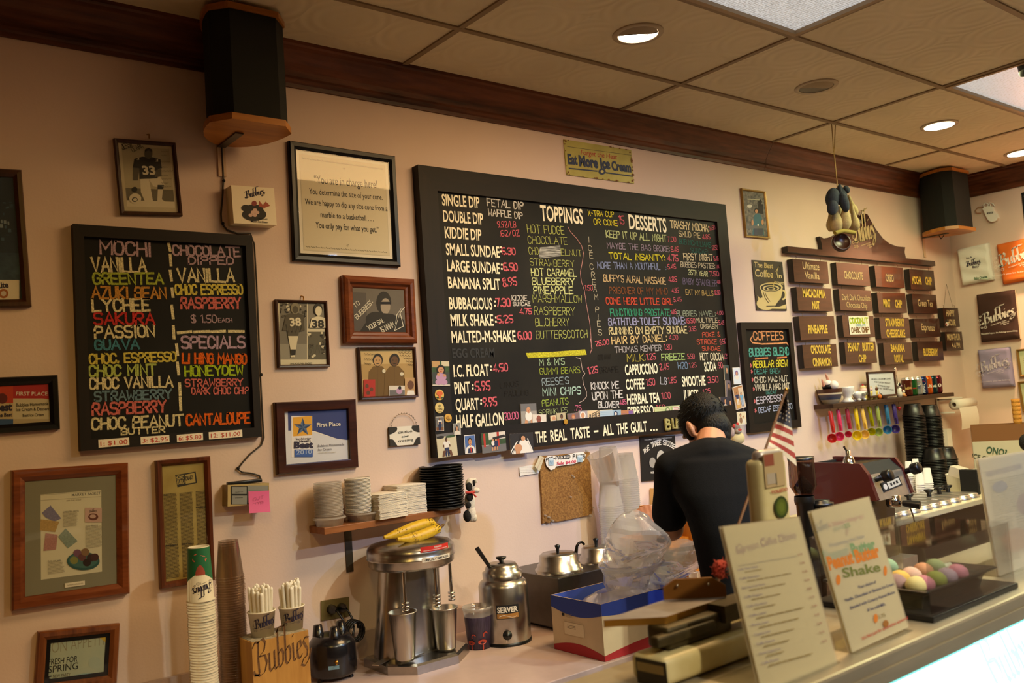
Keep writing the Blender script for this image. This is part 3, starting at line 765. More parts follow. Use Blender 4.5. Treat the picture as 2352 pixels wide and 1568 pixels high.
for f,s,x0,y0,x1,y1,h,c,tk in [(B1,'FETAL DIP',580,374,882,405,60,'wh',.17),(B1,'WAFFLE DIP',590,455,875,485,54,'wh',.18),(B1,'9.92/LB',668,555,820,555,50,'pr',.14),(B1,'.62/OZ',685,630,850,625,48,'pr',.14),(B1,'5.30',705,780,815,782,54,'pr',.22),(B1,'6.50',718,915,832,918,62,'pr',.22),(B1,'8.95',713,1050,828,1038,68,'pr',.18),(B1,'7.30',655,1218,773,1216,66,'pr',.2),(B1,'KIDDIE',787,1165,912,1168,42,'wh',.16),(B1,'SUNDAE',797,1212,940,1210,32,'wh',.2),(B1,'4.75',852,1280,950,1280,46,'pr',.22),(B1,'5.25',665,1355,795,1350,60,'pr',.2),(B1,'6.00',838,1490,950,1490,62,'pr',.2),(B1,'HOT FUDGE',918,600,1225,615,68,lemon,.08),(B1,'CHOCOLATE',922,690,1252,698,62,lemon,.08),(B1,'CHO',930,780,1010,782,60,lemon,.08),(B1,'ELNUT',1200,788,1370,796,52,lemon,.09),(B1,'STRAWBERRY',940,872,1308,888,56,lemon,.09),(B1,'HOT CARAMEL',950,960,1328,964,60,'dbe09a',.17),(B1,'BLUEBERRY',958,1033,1312,1036,56,'dbe09a',.18),(B1,'PINEAPPLE',970,1112,1297,1110,60,'dbe09a',.18),(B1,'MARSHMALLOW',963,1180,1372,1185,62,lemon,.08),(B1,'RASPBERRY',975,1285,1315,1290,68,lemon,.08),(B1,'BL.CHERRY',985,1382,1270,1378,66,lemon,.08),(B1,'BUTTERSCOTCH',990,1488,1420,1478,66,lemon,.08),(B2,'X-TRA CUP',120,295,352,308,48,'f0e044',.15),(B2,'OR CONE',172,372,385,388,50,'f0e044',.15),(B2,'.15',388,370,445,370,72,'pr',.14),(B2,'TRASHY MOCHA:',862,403,1208,440,64,'efd9a8',.17),(B2,'14.50',1215,428,1265,416,38,'pr',.12),(B2,'KEEP IT UP ALL NIGHT',283,490,826,530,62,'cdd596',.15),(B2,'7.00',835,528,912,528,42,'pr',.15),(B2,'SMUD PIE',940,480,1130,498,48,'efd9a8',.14),(B2,'4.85',1150,505,1218,505,40,'pr',.16),(B2,'MAYBE THE BAG BROKE:',293,588,856,620,52,'a492a2',.15),(B2,'5.45',868,618,935,618,42,'pr',.17),(B2,'BOB MCWILLIAMS',942,547,1225,582,46,'3f7a6c',.12),(B2,'SUNDAE:',1045,625,1200,640,40,'3f7a6c',.12),(B2,'17.50',1238,606,1288,600,40,'pr',.13),(B2,'TOTAL INSANITY:',310,683,812,702,55,'e4d83c',.18),(B2,'4.75',838,702,930,704,55,'pr',.17),(B2,'MORE THAN A MOUTHFUL',205,770,768,780,58,'8c96b8',.16),(B2,':',812,785,828,785,40,'8c96b8',.2),(B2,'5.45',838,775,910,772,42,'pr',.15),(B2,'FIRST NIGHT',982,692,1242,700,58,'efdcb0',.15),(B2,'5.45',1252,698,1295,698,38,'pr',.14),(B2,'BUBBIES PASTIES:',955,755,1262,772,46,'d6c8a8',.15),(B2,'7.00',1270,768,1305,765,28,'pr',.14),(B2,'35TH YEAR',1025,825,1195,842,44,'d8d8a0',.16),(B2,'7.50',1212,838,1298,838,40,'pr',.15),(B2,"BUFFY'S AURAL MASSAGE",262,885,818,912,60,'dcbc88',.15),(B2,'4.85',845,888,918,888,45,'pr',.15),(B2,'BABY SPANGLER',975,910,1278,930,54,'82748c',.13),(B2,'4.00',1282,905,1310,903,28,'pr',.14),(B2,'PRISONER OF MY MIND',312,995,835,1002,58,'8a5636',.15),(B2,'4.85',875,985,935,985,40,'pr',.15),(B2,'EAT MY BALLS',1000,1005,1246,1015,46,'cfb06c',.14),(B2,'18.50',1258,1008,1310,1005,40,'pr',.13),(B2,'COME HERE LITTLE GIRL',283,1090,882,1095,58,'e05a40',.15),(B2,'5.45',890,1070,960,1065,38,'pr',.13),(B2,'FUNCTIONING PROSTATE:',322,1198,866,1195,62,'44a07a',.15),(B2,'4.85',870,1182,914,1175,38,'pr',.14),(B2,'BUBBIES NAVEL:',918,1198,1268,1200,48,'a4ae94',.15),(B2,'4.00',1280,1185,1335,1185,32,'pr',.14),(B2,'BATHTUB-TOILET SUNDAE:',305,1282,994,1270,64,'a8a8cc',.18),(B2,'15.50',1003,1262,1083,1260,42,'pr',.13),(B2,'MULTIPLE',1092,1255,1285,1257,42,'e4d4ae',.15),(B2,'ORGASM',1132,1308,1285,1313,40,'e4d4ae',.13),(B2,'5.45',1295,1275,1348,1278,38,'pr',.14),(B2,'RUNNING ON EMPTY SUNDAE',310,1362,1010,1350,62,'e6d49c',.19),(B2,'3.95',1028,1335,1092,1332,40,'pr',.15),(B2,'HAIR BY DANIEL:',335,1450,828,1425,64,'e8c88a',.18),(B2,'4.00',850,1408,928,1408,38,'pr',.15),(B2,'POKE &',1150,1388,1308,1382,42,'e0684e',.16),(B2,'STROKE',1102,1452,1278,1450,42,'e0684e',.16),(B2,'SUNDAE',1148,1508,1310,1508,36,'e0684e',.17),(B2,'6.50',1310,1455,1365,1442,44,'pr',.14),(B2,'THOMAS KEMPER',362,1527,778,1508,52,'bcb4b2',.16),(B2,'1.80',805,1500,872,1500,48,'pr',.13),(B2,'25.00',188,1470,308,1450,46,'pr',.18),(B2,'1.50',92,965,160,965,44,'pr',.15),(B3,'4.50',848,458,1010,445,84,'pr',.2),(B3,'5.95',645,670,810,662,98,'pr',.2),(B3,'9.95',735,850,885,835,94,'pr',.2),(B3,'20.00',972,1000,1128,985,78,'ee7aa0',.14),(B3,"M & M'S",1368,388,1648,376,74,'b4d0a8',.15),(B3,'GUMMI BEARS',1372,490,1822,470,72,'b0c04e',.1),(B3,"REESE'S",1398,614,1697,590,78,'a0b2b8',.13),(B3,'MINI CHIPS',1405,728,1830,708,84,'bcdccc',.17),(B3,'PEANUTS',1398,848,1690,820,70,'b0c858',.12),(B3,'SPRINKLES',1365,950,1680,915,60,'c0ce90',.1),(B3,'.75',1760,897,1837,890,56,'ee7aa0',.15),(B4,'MILK:',525,305,708,298,70,'c4b44c',.13),(B4,'1.25',720,290,808,282,60,'pr',.14),(B4,'FREEZE',870,292,1100,285,62,'bcd884',.16),(B4,'5.50',1128,278,1198,275,48,'pr',.12),(B4,'HOT COCOA',1255,290,1488,290,68,'efe0ba',.15),(B4,'1.25',1492,275,1535,270,46,'pr',.13),(B4,'2.45',850,390,942,380,60,'pr',.13),(B4,'H2O',1035,380,1128,375,64,'88a0bc',.13),(B4,'1.25',1145,365,1215,360,44,'pr',.14),(B4,'.90',1430,372,1478,368,54,'pr',.16),(B4,'1.50',715,545,802,540,64,'pr',.13),(B4,'LG',858,530,918,535,68,'c4c4cc',.14),(B4,'1.85',935,522,1015,515,56,'pr',.14),(B4,'3.50',1330,518,1435,510,58,'pr',.15),(B4,'1.00',872,680,957,672,60,'pr',.13),(B4,'1.25',1285,630,1355,615,44,'pr',.14),(B4,'1.60',818,790,900,780,46,'pr',.14),(B4,'KNOCK ME',165,585,440,568,68,'dedad6',.17),(B4,'UPON THE',178,690,478,663,72,'dedad6',.18),(B4,'BLOWER',235,768,440,762,60,'dedad6',.22),(B4,'4.85',450,740,517,728,48,'ee7aa0',.15),(B4,'1.25',135,428,230,413,64,'pr',.17),(B3,'LINUS',930,640,1130,615,55,'312d29',.09),(B3,'PAULING',978,735,1245,720,60,'312d29',.09),(B4,'CITO AVAN',235,290,360,280,50,'2a2622',.1),(B4,'GRAPE',250,420,440,410,60,'2a2622',.1)]:
 chalk_line(cb,pl,f,s,x0,y0,x1,y1,h,PAL.get(c,c),tk*.92)
vin(pl,B3,'EGG CREAM',388,302,862,292,110,GHOST)
for ch,x,y in (('I',128,535),('C',138,612),('E',150,678),('C',152,778),('R',165,850),('E',175,918),('A',183,978),('M',193,1050),('P',202,1165),('I',210,1232),('E',218,1292),('S',228,1370)):
 wd=4 if ch=='I' else 15
 chalk_line(cb,pl,B2,ch,x-wd,y,x+wd,y+1,50,'d6ccae',.1,.15)
squiggle(cb,pl,B1,[(1255,550),(1275,590),(1330,650),(1370,710),(1385,770),(1375,850),(1358,930),(1368,1010),(1392,1080),(1410,1200),(1440,1370),(1448,1470),(1452,1568)],.003,'d69c94')
squiggle(cb,pl,B2,[(140,1400),(148,1450),(155,1490),(138,1532)],.003,'d69c94')
squiggle(cb,pl,B3,[(1778,298),(1828,310),(1838,380),(1850,440),(1878,478),(1850,520),(1860,600),(1895,680),(1895,740),(1860,780),(1815,805)],.003,'d8c0b4')
cb.add([pl.at(*B3(*q))+pl.N*.0012 for q in ((1212,247),(1235,305),(1560,290),(1898,268),(1880,206),(1540,232))],[(0,1,2,3,4,5)],mat('d8d02e',.95,var=.45,scale=160,col2='8f8a20',name='yellow_chalk'))
cb.add([pl.at(*B1(*q))+pl.N*.002 for q in ((1020,722),(1010,800),(1030,815),(1195,795),(1190,702),(1100,715))],[(0,1,2,3,4,5)],mat('b9b9b2',.9,var=.6,scale=60,stretch=(.3,1,3),col2='4a4a46',name='rubbed_chalk'))
cb.build('chalk_writing',sl)
for s,q in (('B',[(2152,262),(2232,255),(2232,412),(2160,420)]),('U',[(2250,248),(2338,240),(2342,402),(2258,410)])):
 O,U,Vv,w,h=fit_rect(BIGF.shift(.012),[SR(*a) for a in q])
 mb=MB();fold=mat('b9ae6c',.8,var=.4,scale=70,col2='7c7440',name='folded_note')
 cu=[]
 strs={'B':[[(.15,1),(.15,0)],[(.15,.95),(.8,.85),(.75,.55),(.2,.52)],[(.2,.5),(.9,.45),(.85,.08),(.15,.05)]],'U':[[(.12,1),(.15,.12),(.8,.08),(.85,1)]]}[s]
 for st in strs:
  mb.tube([O+U*(x*w)-Vv*((1-y)*h)-U.cross(Vv)*.0035 for x,y in st],.0075,fold,6)
 single(mb,'paper_letter','letter %s folded from a banknote on the big chalkboard frame beside the slogan'%s,'letter','letters folded from banknotes')
(t,sl),pl,pf,_=board('menu_chalkboard','narrow chalkboard headed COFFEES left of the coloured measuring scoops',[(1703,740),(1817,740),(1843,980),(1722,995)],.028,.04,.036,.038,.045,SLATE)
mb=MB()
RA=R1
for f,s,x0,y0,x1,y1,h,c,tk in [(R1,'COFFEES',160,1192,372,1188,58,'e8a06c',.16),(R1,'BUBBIES BLEND',130,1310,415,1300,55,'64b4a4',.18),(R1,'REGULAR BREW',158,1392,402,1382,46,'ecdc44',.17),(R1,'DECAF BREW',165,1438,352,1432,34,'5a9a90',.15),(R2,'CHOC MAC NUT',175,192,422,180,42,'e8dcc4',.16),(R2,'VANILLA MAC NUT',178,250,436,236,44,'e8dcc4',.16),(R2,'DECAF',260,278,338,274,24,'5a9a90',.16),(R2,'ESPRESSO',190,350,388,325,48,'d8cfe0',.15),(R2,'DECAF ESPRESSO',205,418,455,385,40,'b8c0e0',.15)]:
 chalk_line(mb,pl,f,s,x0,y0,x1,y1,h,c,tk)
squiggle(mb,pl,R1,[(150,1165),(135,1190),(150,1212),(220,1222),(330,1218),(395,1212),(420,1245)],.008,'e8a06c')
squiggle(mb,pl,R1,[(170,1330),(260,1322)],.008,'e08a5a');squiggle(mb,pl,R1,[(330,1322),(395,1316)],.008,'e08a5a')
for x,y in ((143,62),(150,108),(156,168),(165,240),(172,330),(178,402)):squiggle(mb,pl,R2,[(x-1,y-8),(x+4,y),(x,y+8)],.011,'d87070')
mb.build('chalk_writing',sl)
# snapshots and tokens stuck to the big board
SKIN=mat('c8916c',.7,name='printed_skin');SKIND=mat('6a4430',.7,name='printed_dark_skin');HAIRB=mat('1a1413',.7,name='printed_black_hair')
PW=mat('e8e2da',.6,name='printed_white');PNAVY=mat('232c52',.7);PRED=mat('b8342a',.7);PGREEN=mat('3c5a34',.7,var=.4,scale=40);PGREY=mat('8c8a88',.7);PDK=mat('241f22',.7);PBLUE=mat('4a6aa8',.7);PPINK=mat('b890b4',.7);PSAND=mat('cfc4a6',.7);PSTONE=mat('6c6a6c',.7);PBROWN=mat('7a4c2c',.7);PPALE=mat('d8cfc4',.7);PTAN=mat('bb9566',.7)
def snap(label,fr,quad,draw,pl=None,lift=.003,name='snapshot',cat='photo',base=PW,border=0,group='snapshots on the big chalkboard',curl=0,round_=False):
 pl=pl or BIGF
 O,U,Vv,w,h=fit_rect(pl.shift(lift),[fr(*q) for q in quad])
 mb=MB();plate(mb,O,U,Vv,w,h,lift*.9,base)
 pic=Pic(mb,O,U,Vv,w,h);pic.k=h/w
 if draw:draw(pic)
 return single(mb,name,label,cat,group)
def d_girl(p):
 p.rect(0,0,1,.45,PGREEN);p.rect(0,0,.45,.25,PTAN);p.rect(.55,0,1,.2,PSAND);p.rect(0,.45,1,1,mat('39413f',.7));p.rect(0,.95,1,1,PPALE)
 p.ell(.5,.35,.26,.2,HAIRB);p.rect(.26,.3,.74,.5,HAIRB);p.ell(.5,.36,.17,.13,SKIN)
 p.ell(.5,.66,.3,.17,PPINK);p.ell(.35,.86,.2,.11,PPINK);p.ell(.66,.86,.2,.11,PPINK);p.ell(.35,.54,.09,.06,SKIN);p.ell(.7,.58,.09,.06,SKIN)
 p.ell(.44,.34,.02,.012,INK,6);p.ell(.56,.34,.02,.012,INK,6);p.ell(.5,.42,.06,.014,PRED,8)
snap('snapshot of a small child in pink crouching on grass, topmost on the left frame',SQ,[(75,55),(325,62),(332,408),(82,412)],d_girl)
def badge(label,fr,c,rx,ry,col,draw):
 P=BIGF.shift(.004);q=[(c[0]-rx,c[1]-ry),(c[0]+rx,c[1]-ry),(c[0]+rx,c[1]+ry),(c[0]-rx,c[1]+ry)]
 O,U,Vv,w,h=fit_rect(P,[fr(*a) for a in q])
 mb=MB();N=U.cross(Vv);cc=O+U*w/2-Vv*h/2;r=(w+h)/4
 r1=[cc+(U*math.cos(a)+Vv*math.sin(a))*r-N*.0038 for a in [2*PI*k/28 for k in range(28)]]
 r2=[q_+N*.0028 for q_ in r1];r3=[cc+(q_-cc)*.9+N*.0038 for q_ in r1]
 mb.rings([r1,r2,[cc+(q_-cc)*.93 for q_ in r2]],col);mb.add([cc+(q_-cc)*.93 for q_ in r2],[tuple(range(28))],col)
 p=Pic(mb,cc-U*r+Vv*r,U,Vv,2*r,2*r,.0004);draw(p)
 return single(mb,'milk_cap',label,'milk cap','round milk caps on the big chalkboard')
PYEL=mat('d8b458',.6);PORG=mat('d8622a',.6)
badge('orange round milk cap below the pink child snapshot',SQ,(187,543),65,78,PYEL,lambda p:(p.ell(.5,.36,.34,.24,PORG),p.ell(.5,.7,.16,.14,PORG),p.ell(.27,.74,.14,.07,PGREEN),p.ell(.74,.76,.14,.07,PGREEN)))
badge('cream round milk cap lettered TOG in the middle of the left frame',SQ,(188,730),65,77,mat('d9c078',.6),lambda p:(p.type('TOG',.22,.66,.56,.16,INK,.01),p.ell(.5,.3,.12,.13,mat('8a8250',.6)),p.lines(.25,.8,.75,.84,1,INK,.6)))
badge('smaller yellow milk cap between two portrait snapshots by the HALF GALLON line',SQ,(312,877),50,63,mat('d6a545',.6),lambda p:(p.ell(.45,.45,.22,.2,mat('b08030',.6)),p.ell(.6,.65,.2,.1,mat('8a6a28',.6))))
snap('small snapshot of a child in dark overalls low on the left frame',SQ,[(130,858),(248,855),(246,1058),(135,1065)],lambda p:(p.rect(.04,.03,.96,.97,PSTONE),p.rect(.04,.75,.96,.97,PBROWN),p.person(.48,.08,.88,PW,PNAVY,SKIN,HAIRB,p.k),p.rect(.34,.35,.62,.6,PNAVY)))
snap('small portrait of a girl with long black hair in the board corner below HALF GALLON',SQ,[(372,958),(488,950),(492,1112),(398,1120)],lambda p:(p.rect(.03,.03,.97,.97,PGREY),p.bust(.48,.18,.75,PPALE,SKIN,HAIRB,p.k*.8,True)),lift=.006)
def d_boy(p):
 p.rect(0,.12,1,1,PSAND);p.rect(0,0,1,.12,PSTONE);p.ell(.2,.14,.2,.06,PDK);p.ell(.7,.15,.25,.05,PGREEN)
 p.person(.48,.18,.8,PW,PNAVY,SKIND,HAIRB,p.k,wide=1.05)
 for sg in (-1,1):p.poly([(.48+sg*.06,.72),(.48+sg*.2,.72),(.48+sg*.26,.97),(.48+sg*.16,.97)],SKIND)
snap('snapshot of a child in white shirt and navy shorts at the board corner, bottom left',SQ,[(138,1118),(425,1075),(442,1415),(162,1452)],d_boy)
snap('upright portrait of a pupil in navy and white uniform with red tie',SQ,[(540,1125),(697,1112),(710,1378),(552,1396)],lambda p:(p.rect(.05,.04,.95,.96,PBLUE),p.bust(.5,.15,.72,PW,SKIN,HAIRB,p.k*.8,False,.96),p.poly([(.3,.72),(.7,.72),(.75,.96),(.25,.96)],PNAVY),p.poly([(.47,.66),(.57,.66),(.62,.95),(.5,.95)],PRED)))
def d_two(p):
 p.rect(0,0,1,.35,PPALE);p.rect(0,0,.3,.6,PGREEN);p.rect(.3,.35,1,.65,PGREEN);p.rect(0,.62,1,1,PSTONE);p.rect(.08,.02,.16,.7,PRED);p.rect(.64,0,.73,.7,PRED);p.poly([(.45,.25),(.95,.15),(1,.28),(.5,.36)],PDK)
 for c,sh in ((.46,PW),(.58,PNAVY)):
  p.rect(c-.06,.66,c-.015,.92,SKIN);p.rect(c+.015,.66,c+.06,.92,SKIN);p.ell(c,.66,.08,.08,PNAVY);p.ell(c,.53,.075,.13,sh);p.ell(c,.37,.045,.075,HAIRB);p.ell(c,.39,.035,.055,SKIN)
snap('landscape snapshot of two children sitting between red posts',SQ,[(785,1100),(1132,1066),(1145,1345),(800,1390)],d_two)
def d_crib(p):
 p.rect(0,0,1,1,PDK);p.poly([(.25,.55),(.75,.4),(.95,1),(.1,1)],PW)
 for k in range(4):p.line([(.03+k*.06,.85-k*.12),(.08+k*.06,1)],.003,PW)
 p.line([(.03,.85),(.3,.4)],.005,PW);p.line([(.75,.3),(.95,.95)],.005,PW);p.ell(.55,.48,.17,.17,PW);p.ell(.52,.2,.14,.17,HAIRB);p.ell(.56,.26,.09,.12,SKIN);p.ell(.33,.72,.17,.2,SKIN);p.poly([(.22,.8),(.36,.8),(.4,1),(.22,1)],SKIN)
snap('landscape snapshot of a toddler in a white crib against a dark room',SQ,[(1195,1105),(1532,1085),(1538,1365),(1210,1398)],d_crib)
LED=BIGP
snap('snapshot of a laughing baby in a white bodysuit, first on the ledge',SR,[(120,45),(335,40),(318,385),(88,402)],lambda p:(p.rect(0,0,1,.35,PSTONE),p.rect(0,.3,1,1,mat('9a948e',.7)),p.poly([(.12,.95),(.3,.55),(.45,.6),(.35,1)],SKIN),p.poly([(.6,1),(.58,.6),(.75,.6),(.8,.95)],SKIN),p.ell(.48,.5,.22,.2,PW),p.ell(.48,.26,.13,.13,SKIN),p.ell(.44,.25,.015,.012,INK,6),p.ell(.53,.25,.015,.012,INK,6),p.ell(.48,.3,.04,.012,PRED,8)),LED,.006)
snap('snapshot of a newborn in a white wrap with arched top, second on the ledge',SR,[(270,190),(465,200),(462,375),(262,388)],lambda p:(p.rect(0,0,1,1,PPALE),p.ell(.55,.8,.4,.35,PW),p.ell(.45,.35,.17,.28,mat('8a4a3c',.7)),p.ell(.4,.38,.02,.02,INK,6),p.ell(.52,.38,.02,.02,INK,6)),LED,.009)
snap('cut-out snapshot of a pale baby left of the boy portrait on the ledge',SR,[(525,215),(605,200),(605,360),(527,366)],lambda p:(p.rect(0,0,1,1,mat('dcc39c',.7)),p.ell(.6,.3,.3,.2,SKIN),p.ell(.6,.75,.45,.3,PPALE)),LED,.005)
snap('portrait of a smiling dark-haired boy in denim on the ledge',SR,[(615,178),(735,168),(742,346),(612,358)],lambda p:(p.rect(0,0,1,1,mat('b8aa8a',.7)),p.bust(.55,.08,.75,mat('8aa0b8',.7),SKIND,HAIRB,p.k*.8)),LED,.007)
snap('snapshot of a red-haired doll-like child in pale dress on the ledge',SR,[(770,190),(940,163),(935,332),(785,346)],lambda p:(p.rect(0,0,1,1,mat('745c5e',.7)),p.ell(.45,.3,.16,.2,mat('b0683c',.7)),p.ell(.45,.33,.1,.13,SKIN),p.poly([(.3,.5),(.6,.5),(.85,1),(.1,1)],PPALE)),LED,.008)
snap('arched snapshot of a baby in a white bonnet next to the cream card',SR,[(938,146),(1040,142),(1055,321),(920,330)],lambda p:(p.rect(0,0,1,1,mat('a49aa0',.7)),p.ell(.45,.35,.34,.3,PW),p.ell(.45,.36,.22,.22,SKIN),p.ell(.5,.8,.45,.25,PW)),LED,.006)
def d_card(p):p.rect(.02,.03,.98,.97,mat('dcc198',.7));p.hand('BUBBIES',.06,.75,.42,.38,INK,.12,rise=.3);p.ell(.47,.5,.02,.3,PBROWN,10)
snap('cream greeting card with handwritten name left of the banknotes',SR,[(1040,140),(1405,125),(1405,292),(1060,319)],d_card,LED,.004,'greeting_card','card',PSAND,group='papers on the ledge')
def note(label,quad,c1,c2,extra,lift):snap(label,SR,quad,lambda p:(p.rect(0,0,1,1,c1),p.rect(.62,.06,.98,.94,c2),p.lines(.06,.15,.5,.85,5,c2,.25,3),extra(p)),LED,lift,'banknote','banknote',c1,group='banknotes on the ledge')
note('pale blue banknote with a robed figure, left of the orange banknote',[(1225,140),(1532,130),(1524,278),(1228,306)],mat('a8bccc',.7),mat('8aa8c0',.7),lambda p:(p.ell(.74,.35,.09,.26,PNAVY),p.ell(.74,.35,.05,.14,PPALE),p.poly([(.6,.95),(.88,.95),(.8,.55),(.68,.55)],mat('607898',.7))),.006)
note('orange and purple banknote behind the yellow token',[(1532,133),(1702,140),(1692,252),(1524,275)],mat('b87848',.7),mat('7a5a9a',.7),lambda p:p.ell(.4,.8,.2,.2,PBROWN),.007)
note('green banknote with a portrait, nearest the bent head on the ledge',[(2000,95),(2365,62),(2365,190),(2010,218)],mat('c4c890',.7),mat('9aa86a',.7),lambda p:(p.ell(.5,.5,.09,.4,mat('5c7a3c',.7)),p.ell(.5,.45,.05,.22,PSAND),p.rect(.7,.08,.98,.9,PPALE),p.lines(.74,.2,.94,.8,4,PRED,.3)),.005)
snap('small sepia stamp on the ledge left of the green banknote',SR,[(1865,155),(1950,148),(1953,240),(1872,243)],lambda p:(p.rect(.1,.1,.9,.9,mat('a08a5c',.7)),p.ell(.5,.45,.25,.3,PBROWN)),LED,.005,'postage_stamp','stamp',PSAND,group='papers on the ledge')
def disc(name,label,cat,fr,x,y,r,m,lift=.009,group='coins on the ledge'):
 c=LED.shift(lift).at(*fr(x,y));rr=px2m(r/(6.27 if fr is SQ else 6.19),c)
 mb=MB();n=20
 for k,z in ((0,0),(1,.002)):pass
 ra=[c+(LED.U*math.cos(2*PI*j/n)+LED.V*math.sin(2*PI*j/n))*rr for j in range(n)]
 rb=[q-LED.N*.0025 for q in ra]
 mb.rings([rb,ra],m);mb.add(ra,[tuple(range(n))],m);mb.add([c+(q-c)*.75+LED.N*.0004 for q in ra],[tuple(range(n))],m)
 return single(mb,name,label,cat,group)
disc('crown_token','yellow bottle cap with red middle in front of the boy portrait','token',SR,742,298,38,mat('b8a428',.4,var=.4,scale=150,col2='b0562a'),.02)  # this disc is a bottle cap
disc('crown_token','pale yellow token at the right end of the orange banknote','token',SR,1716,222,32,mat('d8cc7c',.5),.012)
COIN=mat('8f8a72',.35,.8);COIN2=mat('8a6a3a',.35,.8)
for k,(x,y) in enumerate(((892,1062),(962,1056),(1050,1049),(1115,1042),(1190,1034),(1270,1036))):disc('coin','pale coin in the row above the two snapshots on the lower frame','coin',SQ,x,y,28,COIN if k%3 else COIN2,.003,'coins in a row under HALF GALLON')
for k,(x,y) in enumerate(((1775,250),(1830,245),(1980,232),(2028,226),(2115,218),(2180,212),(2230,208))):disc('coin','dull coin standing on the ledge around the green banknote','coin',SR,x,y,22,COIN if k%2 else COIN2,.012,'coins under the green banknote')
snap('portrait snapshot of a woman in dark top, uppermost on the right inner edge',SV,[(22,120),(92,120),(100,348),(30,345)],lambda p:(p.rect(0,0,1,1,mat('3c4a44',.7)),p.bust(.5,.1,.7,PDK,SKIN,HAIRB,p.k*.6,True)),BIGP,.006)
snap('snapshot of a long-haired woman below the dark top portrait',SV,[(45,350),(125,348),(133,600),(57,590)],lambda p:(p.rect(0,0,1,1,mat('6a5c62',.7)),p.bust(.55,.12,.75,PDK,SKIN,HAIRB,p.k*.5,True)),BIGP,.008)
snap('dark snapshot of a couple right beside the bent head',SV,[(-40,598),(150,592),(180,800),(-20,815)],lambda p:(p.rect(0,0,1,1,mat('2a2432',.7)),p.bust(.35,.1,.7,PPALE,SKIN,HAIRB,p.k*.6),p.bust(.72,.2,.7,mat('4a4a6a',.7),SKIN,HAIRB,p.k*.6,True)),BIGP,.01)
snap('pale card with a purple tinted figure on the right frame',SV,[(147,158),(255,152),(278,402),(168,407)],lambda p:(p.rect(.05,.03,.95,.97,mat('ccd2dc',.7)),p.ell(.5,.35,.2,.17,mat('6a4a8a',.7)),p.ell(.5,.37,.13,.12,SKIN),p.ell(.5,.6,.28,.13,PPALE),p.ell(.85,.1,.07,.04,PBLUE,8),p.ell(.2,.5,.07,.04,PBLUE,8)))
snap('tilted tall snapshot of two children in a wooden playroom on the right frame',SV,[(138,452),(290,418),(352,742),(218,793)],lambda p:(p.rect(.03,.02,.97,.98,mat('a8764a',.7)),p.rect(.5,.1,.97,.98,mat('cdb49a',.7)),p.rect(.08,.55,.48,.95,mat('c89a58',.7)),p.person(.28,.25,.55,PNAVY,PPALE,SKIN,HAIRB,p.k),p.person(.7,.3,.62,mat('6a9ab8',.7),mat('9aa8bc',.7),SKIN,HAIRB,p.k)),None,.006)
snap('sepia photo of two seated figures, lowest on the right frame',SV,[(210,825),(345,815),(358,1005),(228,1020)],lambda p:(p.rect(.04,.03,.96,.97,mat('d8c8a4',.7)),p.ell(.37,.25,.1,.14,HAIRB),p.ell(.68,.42,.09,.11,HAIRB),p.ell(.37,.28,.07,.09,SKIN),p.ell(.68,.44,.06,.08,SKIN),p.ell(.38,.65,.16,.25,mat('8a6248',.7)),p.ell(.7,.75,.15,.2,PPALE)))
p0=BIGF.shift(.05).at(*SV(200,1180));k=px2m(1/6.533,p0)
t=thing('stuffed_toy','grey stuffed toy with red trim hanging at the big board corner behind the shoulder','toy',p0-Vector((0,0,170*k)))
FELT=mat('8c8078',.95,var=.3,scale=300,bump=.4,bscale=500);CLOTH=mat('cdbd8c',.95,bump=.3,bscale=300);REDF=mat('c03a34',.9,bump=.3,bscale=400)
mb=MB();mb.ell(p0+Vector((15*k,0,110*k)),70*k,60*k,75*k,FELT);mb.ell(p0+Vector((5*k,-45*k,70*k)),62*k,45*k,40*k,mat('a89a88',.95,bump=.4,bscale=500));mb.build('head',t)
mb=MB();mb.ell(p0+Vector((5*k,-75*k,88*k)),38*k,18*k,20*k,REDF);mb.ell(p0+Vector((-55*k,-20*k,150*k)),26*k,20*k,30*k,REDF);mb.ell(p0+Vector((20*k,-30*k,170*k)),27*k,20*k,30*k,REDF);mb.build('red_trim',t)
mb=MB();mb.ell(p0+Vector((40*k,0,-40*k)),130*k,75*k,95*k,CLOTH);mb.ell(p0+Vector((-75*k,10*k,60*k)),45*k,40*k,75*k,mat('b8a49c',.95,bump=.4,bscale=500));mb.build('body',t)
mb=MB();mb.tube([p0+Vector((20*k,0,180*k)),p0+Vector((-20*k,10*k,225*k)),p0+Vector((-40*k,20*k,265*k)),p0+Vector((-10*k,20*k,225*k))],3*k,mat('4a3a30',.8),6);mb.build('cord',t)
# framed things and signs on the back wall
def uvf(p,fr=ID):
 pl=Plane(p.O,p.U,p.V)
 def f(x,y):
  q=pl.at(*fr(x,y))-p.O
  return q.dot(p.U)/p.w,-q.dot(p.V)/p.h
 return f
def tline(p,fr,s,x0,y0,x1,y1,h,m,bold=0,slant=0):
 p.up();pl=Plane(p.O,p.U,p.V)
 O,U,Vv,wd,hh=on_plane(pl,fr,x0,y0,x1,y1,h)
 type_text(p.mb,s,O,U,Vv,wd,hh,m,bold,p.n,slant)
def hline(p,fr,s,x0,y0,x1,y1,h,m,thick=.12,nib=None,jit=.25):
 p.up();pl=Plane(p.O,p.U,p.V)
 O,U,Vv,wd,hh=on_plane(pl,fr,x0,y0,x1,y1,h)
 stroke_text(p.mb,s,O,U,Vv,wd,hh,m,thick,p.n,jit,nib=nib)
def ppoly(p,fr,pts,m):f=uvf(p,fr);p.poly([f(*q) for q in pts],m)
def pellp(p,fr,cx,cy,rx,ry,m,n=20):
 f=uvf(p,fr);p.poly([f(cx+rx*math.cos(2*PI*k/n),cy+ry*math.sin(2*PI*k/n)) for k in range(n)],m)
